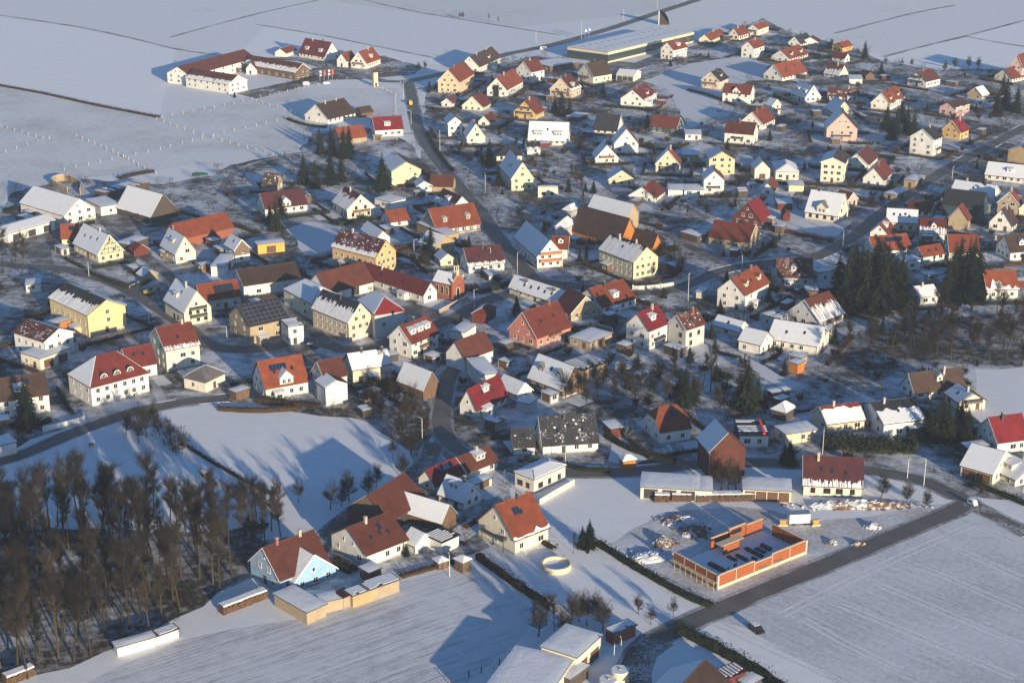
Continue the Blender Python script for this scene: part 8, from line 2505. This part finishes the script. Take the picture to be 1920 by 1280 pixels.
for label, P in FENCES:
    root = thing('post_fence', P[0][0], P[0][1], 0, label, 'fence', 'post fences around the fields'); dark = label.startswith('dark')
    me = shared(('post', dark), lambda: (lambda b: (b.box(-.09, .09, -.09, .09, 0, 1.55), b.mesh('post', 'bark_dark' if dark else 'post_pale'))[1])(MB()))
    wb = MB()
    for a, c in zip(P, P[1:]):
        d = math.hypot(c[0] - a[0], c[1] - a[1]); n = max(1, int(d / 6.5))
        for i in range(n + 1):
            if i == n and c != P[-1]: continue
            t_ = i / n; px, py = a[0] + (c[0] - a[0]) * t_, a[1] + (c[1] - a[1]) * t_
            link('post', me, root, (px - P[0][0] + R.uniform(-.3, .3), py - P[0][1] + R.uniform(-.3, .3), 0), R.uniform(0, 1))
        for z in (.7, 1.35): wb.tube((a[0] - P[0][0], a[1] - P[0][1], z), (c[0] - P[0][0], c[1] - P[0][1], z), .02, .02, 3)
        # dry grass left standing along the wire
        for i in range(int(d * 1.2)):
            t_ = R.random(); px, py = a[0] + (c[0] - a[0]) * t_ + R.gauss(0, .5), a[1] + (c[1] - a[1]) * t_ + R.gauss(0, .5)
            q = Vector((px - P[0][0], py - P[0][1], 0)); s = Vector((R.uniform(-.2, .2), R.uniform(-.2, .2), 0))
            wb.add([tuple(q - s), tuple(q + s), tuple(q + Vector((R.uniform(-.2, .2), R.uniform(-.2, .2), R.uniform(.2, .6))))], [(0, 1, 2)], 1)
    wb.obj('wire', ['metal', 'straw'], root)

# ------------------------------------------------------------------ street furniture and single things
for i, ((x, y), h, (hi, rel)) in enumerate(LAMPS):
    h = max(5.5, min(h, 11)); w_ = HOUSES[hi][11].split()[:8]
    while w_[-1] in STOP: w_.pop()
    base = ' '.join(w_)
    r = thing('street_lamp', x, y, R.uniform(0, 6.28), f"{'grey' if i % 2 else 'slim grey'} street lamp {REL[rel]} the {base}", 'street lamp', 'street lamps of the village')
    b = MB(); b.tube((0, 0, 0), (0, 0, h), .10, .07, 6); b.obj('pole', 'steel_pale', r)
    b = MB(); b.tube((0, 0, h - .02), (.9, 0, h + .15), .05, .05, 5); b.obj('arm', 'steel_pale', r)
    b = MB(); b.box(.75, 1.5, -.16, .16, h + .1, h + .26); b.obj('lamp_head', 'metal', r)
CARN = dict(k='car_black', w='car_white', y='car_yellow')
for (x, y), c, label, a in CARS:
    van = 'van' in label or 'cart' in label; tr = 'trailer' in label
    r = thing('parked_car' if not tr else 'trailer', x, y, a, label, 'van' if van else 'trailer' if tr else 'car', 'parked vehicles')
    if 'cart' in label: r.scale = (.5, .8, .75); r['category'] = 'cart'; r.name = 'hand_cart'
    b = MB(); hl = 2.1 if not van else 2.5
    if van or tr: prof = [(-hl, .35), (hl, .35), (hl, .95), (hl - .5, 1.1), (hl - 1.0, 2.0), (-hl, 2.05)]
    else: prof = [(-hl, .35), (hl, .35), (hl + .03, .75), (hl - .9, .92), (hl - 1.6, 1.42), (-hl + .6, 1.45), (-hl, .98)]
    v = [(px, -.85, pz) for px, pz in prof] + [(px, .85, pz) for px, pz in prof]; n = len(prof)
    b.add(v, [tuple(range(n)), tuple(range(2 * n - 1, n - 1, -1))] + [(i, i + n, (i + 1) % n + n, (i + 1) % n) for i in range(n)]); b.obj('body', CARN[c], r)
    g = MB()
    for s in (-1, 1): g.box(-hl + .9, hl - 1.7, min(s * .852, s * .87), max(s * .852, s * .87), 1.0 if not van else 1.2, 1.36 if not van else 1.8)
    g.obj('side_window', 'glass', r)
    for sx in (-1, 1):
        for sy in (-1, 1):
            k = MB(); k.tube((0, -.1, 0), (0, .1, 0), .33, .33, 10, cap=True); k.obj('wheel', 'rubber', r, (sx * hl * .62, sy * .8, .33))
    if R.random() < .8:
        s = MB(); s.box(-hl + .75, hl - 1.75, -.75, .75, (1.46 if not (van or tr) else 2.06), (1.53 if not (van or tr) else 2.14)); s.obj('snow', 'roof_snow', r)
# round basin
r = thing('round_basin', BASIN[0], BASIN[1], 0, 'round cream concrete basin sunk in the snowy meadow', 'basin')
b = MB(); n = 40; ro, ri = 3.5, 3.15
vs = []
for i in range(n):
    a = 6.2832 * i / n; c, s = math.cos(a), math.sin(a)
    vs += [(ro * c, ro * s, 0), (ro * c, ro * s, 1.35), (ri * c, ri * s, 1.35), (ri * c, ri * s, .3)]
fs = []
for i in range(n):
    j = (i + 1) % n
    for q in range(3): fs.append((4 * i + q, 4 * j + q, 4 * j + q + 1, 4 * i + q + 1))
b.add(vs, fs); b.obj('rim', 'pale_render', r)
b = MB(); b.add([(ri * 1.01 * math.cos(6.2832 * i / n), ri * 1.01 * math.sin(6.2832 * i / n), .55) for i in range(n)], [tuple(range(n))]); b.obj('snow', 'roof_snow', r)
b = MB(); b.box(-.5, .9, -.12, .12, 1.36, 1.5); b.box(.5, .75, -.3, .3, 1.36, 1.9); b.tube((-.4, 0, 1.4), (-.2, 0, 2.3), .07, .07, 5); b.obj('pump', 'metal', r, (1.3, 3.0, 0))
# unfinished brick building
P0, P1, P2 = [Vector((p[0], p[1], 0)) for p in SHELL]
u = (P0 - P1); v = (P2 - P1); lu, lv = u.length, v.length; vd = v.normalized(); ud = Vector((-vd.y, vd.x, 0)); ud = ud if ud.dot(u) > 0 else -ud; lu = u.dot(ud)
rz = math.atan2(vd.y, vd.x); sg = 1 if Vector((-vd.y, vd.x, 0)).dot(ud) > 0 else -1
r = thing('unfinished_building', P1.x, P1.y, rz, 'unfinished roofless building shell of orange brick on the construction plot', 'building shell')
TW = .4
def seg(x0, x1, y0, y1, z0, z1, name, mat):
    if y0 > y1: y0, y1 = y1, y0
    b = MB(); b.box(x0, x1, y0, y1, z0, z1); return b.obj(name, mat, r)
ys = lambda y: sg * y
b = MB(); b.box(0.05, lv - .05, min(ys(.05), ys(lu - .05)), max(ys(.05), ys(lu - .05)), 0, .4); b.obj('floor_deck', 'concrete', r)
b = MB(); b.box(TW, lv - TW, min(ys(TW), ys(lu - TW)), max(ys(TW), ys(lu - TW)), 0.403, 0.55); b.obj('snow', 'roof_snow', r)
nx = 5
for i in range(nx):      # long front: brick panels between pale piers
    x0, x1 = lv * i / nx, lv * (i + 1) / nx
    low = 0 if i in (2,) else 0
    seg(x0 + .12, x1 - .12, ys(0), ys(TW), .7, 3.5 - (.6 if i == 2 else 0), 'brick_panel', 'orange_block'); seg(x0 - .1, x0 + .1, ys(-.06), ys(TW + .02), 0, 3.62, 'pier', 'concrete')
    seg(x0 + .12, x1 - .12, ys(-.03), ys(TW), 0, .68, 'base_band', 'pale_render'); seg(x0 + .12, x1 - .12, ys(-.02), ys(TW + .04), 3.503 - (.6 if i == 2 else 0), 3.62 - (.6 if i == 2 else 0), 'top_course', 'pale_render')
ny = 4
for i in range(ny):
    y0, y1 = lu * i / ny, lu * (i + 1) / ny
    seg(0, TW, ys(y0 + .12), ys(y1 - .12), 0, 3.5, 'brick_panel', 'orange_block'); seg(-.06, TW + .02, ys(y0 - .1), ys(y0 + .1), 0, 3.62, 'pier', 'concrete'); seg(-.02, TW + .04, ys(y0 + .12), ys(y1 - .12), 3.503, 3.62, 'top_course', 'pale_render')
    if i != 3: seg(lv - TW, lv, ys(y0 + .12), ys(y1 - .12), 0, 3.5, 'brick_panel', 'orange_block'); seg(lv - TW - .04, lv + .02, ys(y0 + .12), ys(y1 - .12), 3.503, 3.62, 'top_course', 'pale_render')
seg(lv - TW - .1, lv + .06, ys(-.1), ys(.1), 0, 3.62, 'pier', 'concrete')
for i in range(nx):
    x0, x1 = lv * i / nx, lv * (i + 1) / nx
    if i in (0, 1): continue
    hh = 4.1 if i == 3 else 3.5
    seg(x0 + .12, x1 - .12, ys(lu - TW), ys(lu), 0, hh, 'brick_panel', 'orange_block'); seg(x0 + .12, x1 - .12, ys(lu - TW - .03), ys(lu + .03), hh + .003, hh + .12, 'top_course', 'pale_render')
    if i == 3: seg(x0 + 1, x1 - 1.6, ys(lu - TW - .05), ys(lu - TW + .02), 2.4, 3.6, 'opening', 'glass')
seg(lv * .42, lv * .6, ys(lu * .72), ys(lu * .72 + .3), 0.4, 3.6, 'inner_wall', 'orange_block')
seg(lv * .36, lv * .62, ys(lu * .66), ys(lu * .80), 3.61, 3.75, 'plank_deck', 'pale_plank')
for i in range(9): seg(lv * (.2 + .07 * i), lv * (.2 + .07 * i) + R.uniform(.5, 1.2), ys(lu * R.uniform(.15, .6)), ys(lu * R.uniform(.62, .66)) if i % 3 == 0 else ys(lu * .3 + R.uniform(.4, 1)), 0.55, 0.55 + R.uniform(.3, .8), 'pallet', 'door_dark')
for i in range(8):       # scaffold along the short side
    y0 = lu * i / 8
    seg(-1.25, -1.17, ys(y0), ys(y0 + .08), 0, 2.2, 'scaffold_post', 'pale_plank')
    seg(-1.3, -.1, ys(y0 + .1), ys(y0 + lu / 8 - .05), 1.75, 1.83, 'scaffold_board', 'pale_plank')
    if i < 5:
        x0 = lv * (.08 + .18 * i); seg(x0, x0 + 2.6, ys(-1.2), ys(-.12), 1.5, 1.58, 'scaffold_board', 'pale_plank') if i in (2, 3) else None
# hay bales
for i, (x, y) in enumerate(BALES):
    lab = ('snow-capped round bale closest to the bend of the lower street', 'snow-capped round bale nearer the grove than its neighbour', 'snow-capped round bale alone beside the shrub row')[i]
    r = thing('hay_bale', x, y, R.uniform(0, 3), lab, 'bale', 'round bales on the snowy meadow')
    b = MB(); b.tube((-.75, 0, .8), (.75, 0, .8), .82, .82, 14, cap=True); b.add([(-.75, .82 * math.cos(6.2832 * i_ / 14), .8 + .82 * math.sin(6.2832 * i_ / 14)) for i_ in range(14)], [tuple(range(14))]); b.obj('bale_body', 'straw', r)
    s = MB(); m_ = 8; vs = []
    for xx in (-.78, .78):
        for q in range(m_ + 1):
            a = math.radians(25 + 130 * q / m_); rr = .84 + .16 * math.sin(math.radians(180 * q / m_)); vs.append((xx, rr * math.cos(a), .8 + rr * math.sin(a)))
    s.add(vs, [(q, q + 1, q + m_ + 2, q + m_ + 1) for q in range(m_)] + [tuple(range(m_ + 1)), tuple(range(2 * m_ + 1, m_, -1))]); s.obj('snow', 'roof_snow', r)
# transformer tower
r = thing('transformer_tower', TOWER[0], TOWER[1], .5, 'slim pale yellow transformer tower with small gabled top at the inn road', 'tower')
b = MB(); b.box(-1.3, 1.3, -1.3, 1.3, 0, 8.3); b.prism([(-1.3, 8.3), (1.3, 8.3), (0, 9.3)], -1.3, 1.3); b.obj('wall', wallmat('y'), r)
b = MB(); b.add([(-1.6, -1.6, 8.1), (1.6, -1.6, 8.1), (1.6, 0, 9.45), (-1.6, 0, 9.45), (1.6, 1.6, 8.1), (-1.6, 1.6, 8.1)], [(0, 1, 2, 3), (3, 2, 4, 5)]); b.obj('roof', 'tile_n', r)
place_door(r, 0, -1.3, math.pi, 1.0, 2.05, 'door_dark')
# curved dark canopy
r = thing('curved_canopy', ARCH[0], ARCH[1], 0, 'dark curved quarter-round canopy beside the highway at the hall end', 'canopy')
b = MB(); n = 10; vs = []
for i in range(n + 1):
    a = math.pi / 2 * i / n; vs += [(7 * math.cos(a), 0, 9.5 * math.sin(a)), (7 * math.cos(a), 6, 9.5 * math.sin(a))]
b.add(vs, [(2 * i, 2 * i + 1, 2 * i + 3, 2 * i + 2) for i in range(n)] + [tuple([2 * i for i in range(n + 1)]), ]); b.add([(7 * math.cos(math.pi / 2 * i / n), 0, 9.5 * math.sin(math.pi / 2 * i / n)) for i in range(n + 1)] + [(0, 0, 0)], [tuple(range(n + 2))[::-1]]); b.obj('shell', 'tile_b', r)
b = MB(); b.box(-.6, -.02, 0, 6, 0, 9.5); b.obj('end_pillar', 'steel_pale', r)
# silos
for i, (x, y) in enumerate(SILOS):
    r = thing('round_tank', x, y, 0, ('low round tank with snowy lid at the bottom edge', 'taller cream round tank with snowy lid beside the low one')[i], 'tank', 'round tanks by the workshop hall')
    hh = (2.4, 3.4)[i]; b = MB(); b.tube((0, 0, 0), (0, 0, hh), 1.95, 1.95, 28, cap=True); b.obj('drum', 'pale_render', r)
    s = MB(); s.tube((0, 0, hh + .003), (0, 0, hh + .13), 1.9, 1.8, 28, cap=True); s.obj('snow', 'roof_snow', r)
    k = MB(); k.tube((0, 0, hh + .13), (0, 0, hh + .35), .3, .25, 8, cap=True); k.obj('lid', 'metal', r)
# wood stacks
LL = ('short log stack in front of the long low cream stable', 'snow-topped log stack between the short stack and the long one', 'very long log stack below the steep pointed barn', 'brown firewood stack with snow cover at the ploughed field corner', 'firewood stack under snow at the grove corner')
for (a, c), lab in zip(LOGS, LL):
    dx, dy = c[0] - a[0], c[1] - a[1]; l = math.hypot(dx, dy); hh = 2.1 if l < 40 else 2.3
    r = thing('log_stack', a[0], a[1], math.atan2(dy, dx), lab, 'log stack', 'wood stacks')
    b = MB(); x = 0.0
    nlay = 7
    for q in range(nlay):
        x = (.17 if q % 2 else 0); z = .16 + q * .29
        while x < l:
            rr = R.uniform(.12, .19); yy = R.uniform(-.12, .12)
            if not (q >= nlay - 2 and R.random() < .3):
                b.tube((x, 1.1 + yy, z), (x, -1.1 + yy, z), rr, rr, 6, cap=True)
            x += .34
    o = b.obj('logs', 'log_wood', r); o['kind'] = 'stuff'
    s = MB(); n = int(l / .7) + 2; vs = []
    for i in range(n):
        xx = l * i / (n - 1); zz = hh + .12 * noise.noise((xx, 3, l)); vs += [(xx, -1.15 + R.uniform(-.1, .1), zz - .12), (xx, -.9, zz + .14), (xx, .9, zz + .18), (xx, 1.15, zz - .1)]
    s.add(vs, [(4 * i + q, 4 * i + 4 + q, 4 * i + 5 + q, 4 * i + 1 + q) for i in range(n - 1) for q in range(3)]); s.obj('snow', 'roof_snow', r)
# heaps of earth and rubble under snow
snowmat('heap_snow', 0.5, (.15, .085, .05), 0.12, 0.9, 0.05)
HLB = ('long snow-covered rubble heap beyond the log stacks', 'brown earth heap in the middle of the construction plot', 'steep earth heap with bare side on the construction plot', 'low snowy spoil heap along the construction hedge', 'tiny earth heap by the bend of the south road', 'small snowy mound behind the brick shell corner', 'small snowy mound at the road verge', 'broad flat snowy spoil behind the earth heap')
for ((x, y), lx, ly, hh), lab in zip(HEAPS, HLB):
    n = 40 if lx > 12 else 22; m_ = 18; vs = []; sd = R.random() * 40
    for i in range(n + 1):
        for j in range(m_ + 1):
            u, v_ = i / n * 2 - 1, j / m_ * 2 - 1; q = max(0, 1 - (abs(u) ** 2.2 + abs(v_) ** 2)); 
            z = hh * q ** .7 * (.65 + .55 * abs(noise.noise((u * lx * .35, v_ * ly * .5, sd)))) + (.32 * abs(noise.noise((u * lx * 1.1, v_ * ly * 1.1, sd + 4))) if q > 0.03 else -.05)
            vs.append((u * lx / 2, v_ * ly / 2, z))
    b = MB(); b.add(vs, [(i * (m_ + 1) + j, (i + 1) * (m_ + 1) + j, (i + 1) * (m_ + 1) + j + 1, i * (m_ + 1) + j + 1) for i in range(n) for j in range(m_)])
    o = b.obj('earth_heap', 'heap_snow', None, (x, y, 0), .25 if lx < 20 else 0.02); tag(o, lab, 'heap', 'heaps on the construction plot')
flat('tarp_green', (.02, .12, .07), 0.5)
b = MB(); n = 10; vs = []
for i in range(n + 1):
    for j in range(n + 1):
        u, v_ = i / n * 2 - 1, j / n * 2 - 1; q = max(0, 1 - max(abs(u), abs(v_)) ** 2); vs.append((u * 3.6, v_ * 2, .9 * q ** .6 + .12 * noise.noise((u * 3, v_ * 3, 2)) * q))
b.add(vs, [(i * (n + 1) + j, (i + 1) * (n + 1) + j, (i + 1) * (n + 1) + j + 1, i * (n + 1) + j + 1) for i in range(n) for j in range(n)])
tag(b.obj('tarpaulin_heap', 'tarp_green', None, (TARP[0], TARP[1], 0), .2), 'green tarpaulin heap on the snow beside the curved farm track', 'tarpaulin')
b = MB(); r = random.Random(4)
for (x, y), lx, ly, hh in HEAPS:
    for _ in range(int(14 + lx * 5)):
        a = r.uniform(0, 6.283); q = r.uniform(.6, 1.5); cx, cy, s_ = x + math.cos(a) * lx * .5 * q, y + math.sin(a) * ly * .5 * q, r.uniform(.1, .38)
        v = [(cx + sx_ * s_ * r.uniform(.5, 1.1), cy + sy_ * s_ * r.uniform(.5, 1.1), zz * s_ * r.uniform(.7, 1.3)) for zz in (0, 1.1) for sx_, sy_ in ((-1, -1), (1, -1), (1, 1), (-1, 1))]
        b.add(v, [(4, 5, 6, 7), (0, 1, 5, 4), (1, 2, 6, 5), (2, 3, 7, 6), (3, 0, 4, 7)])
o = b.obj('scattered_rubble', 'heap_snow'); o['kind'] = 'stuff'; o['label'] = 'clods and rubble scattered round the heaps of the construction plot'
# site trailer with tools
r = thing('site_trailer', TRAILER[0][0], TRAILER[0][1], math.atan2(TRAILER[1][1] - TRAILER[0][1], TRAILER[1][0] - TRAILER[0][0]), 'white site trailer with orange tools behind the brick shell', 'trailer')
b = MB(); b.box(0, 5.2, 0, 2.4, .5, 2.9); b.obj('body', 'trim_white', r)
b = MB(); b.box(-.06, 5.26, -.06, 2.46, 2.903, 3.0); b.obj('roof', 'metal', r)
b = MB(); b.box(1, 2, -.05, -.003, .6, 2.5); b.obj('door', 'steel_pale', r)
for sx in (1.2, 4): k = MB(); k.tube((sx, -.1, .4), (sx, .15, .4), .4, .4, 10, cap=True); k.obj('wheel', 'rubber', r)
for i, dx in enumerate((-1.6, 6.4)):
    r = thing('tool_crate', TRAILER[0][0] + dx, TRAILER[0][1] + .4, .3 * i, ('orange machine and crates at one end of the site trailer', 'orange crate with planks at the other end of the site trailer')[i], 'crate', 'building gear at the site trailer')
    b = MB(); b.box(-.7, .7, -.6, .6, .1, 1.3); b.obj('crate_body', 'paint_orange', r); b = MB(); b.box(-1.2, 1.1, -.9, -.62, 0, .5); b.box(-.9, 1.2, -.5, .5, 1.303, 1.45); b.obj('planks', 'pale_plank', r)
for i, (x, y) in enumerate(BANNERS):
    blue = i < 2
    r = thing('banner_pole', x, y, .4, ('tall blue and white banner at the entrance of the glass hall', 'second blue and white banner, slightly closer to the highway', 'white banner at the inn road beside the orange-roofed garage', 'red-edged banner second along the inn fence', 'white banner third along the inn fence', 'red banner closest to the transformer tower')[i], 'banner', 'banners on poles')
    h = 9 if blue else 6; b = MB(); b.tube((0, 0, 0), (0, 0, h), .08, .05, 6); b.obj('pole', 'steel_pale', r)
    b = MB(); b.box(.1, 1.1, -.02, .02, h * .45, h - .2); b.obj('cloth', 'paint_blue' if blue else ('paint_red' if i in (3, 5) else 'trim_white'), r)
    b = MB(); b.box(.1, 1.1, -.026, .026, h * .62, h * .78); b.obj('stripe', 'trim_white' if blue else 'paint_red', r)
# yellow digger
r = thing('digger', EXCAV[0], EXCAV[1], .9, 'yellow digger parked at the farm lane corner', 'digger')
b = MB(); b.box(-1.6, 1.6, -1.0, -.55, 0, .7); b.box(-1.6, 1.6, .55, 1.0, 0, .7); b.obj('tracks', 'rubber', r)
b = MB(); b.box(-1.7, .9, -.95, .95, .75, 1.7); b.obj('body', 'car_yellow', r); b = MB(); b.box(-.2, .9, -.95, .1, 1.703, 2.7); b.obj('cab', 'glass', r)
b = MB(); b.tube((.8, .4, 1.4), (3.0, .4, 3.0), .2, .16, 5); b.tube((3.0, .4, 3.0), (4.4, .4, 1.2), .15, .12, 5); b.obj('boom', 'car_yellow', r); b = MB(); b.box(4.0, 4.8, 0, .8, .6, 1.2); b.obj('bucket', 'dark_metal', r)
# blue container
r = thing('waste_container', CONTAINER[0], CONTAINER[1], .2, 'small blue waste container in the yard by the grey-white house', 'container')
b = MB(); b.add([(-1.6, -.9, .15), (1.6, -.9, .15), (1.6, .9, .15), (-1.6, .9, .15), (-2.1, -1, 1.4), (2.1, -1, 1.4), (2.1, 1, 1.4), (-2.1, 1, 1.4)], [(0, 3, 2, 1), (4, 5, 6, 7), (0, 1, 5, 4), (1, 2, 6, 5), (2, 3, 7, 6), (3, 0, 4, 7)]); b.obj('bin', 'paint_blue', r)
b = MB(); b.box(-2.15, 2.15, -1.05, 1.05, 1.403, 1.5); b.obj('rim', 'metal', r)

# ------------------------------------------------------------------ winter haze between the camera and the far fields
hb = MB(); hb.box(-1600, 1600, -320, 3650, -1.0, 182.0)
m = bpy.data.materials.new('winter_haze'); m.use_nodes = True; tr = m.node_tree; tr.nodes.clear()
ou = tr.nodes.new('ShaderNodeOutputMaterial'); pv = tr.nodes.new('ShaderNodeVolumePrincipled'); tr.links.new(pv.outputs[0], ou.inputs['Volume'])
pv.inputs['Color'].default_value = (.72, .84, 1.0, 1); pv.inputs['Density'].default_value = 0.00010; pv.inputs['Anisotropy'].default_value = 0.0
MATS['haze'] = m; ho = hb.obj('haze', 'haze'); ho['kind'] = 'stuff'
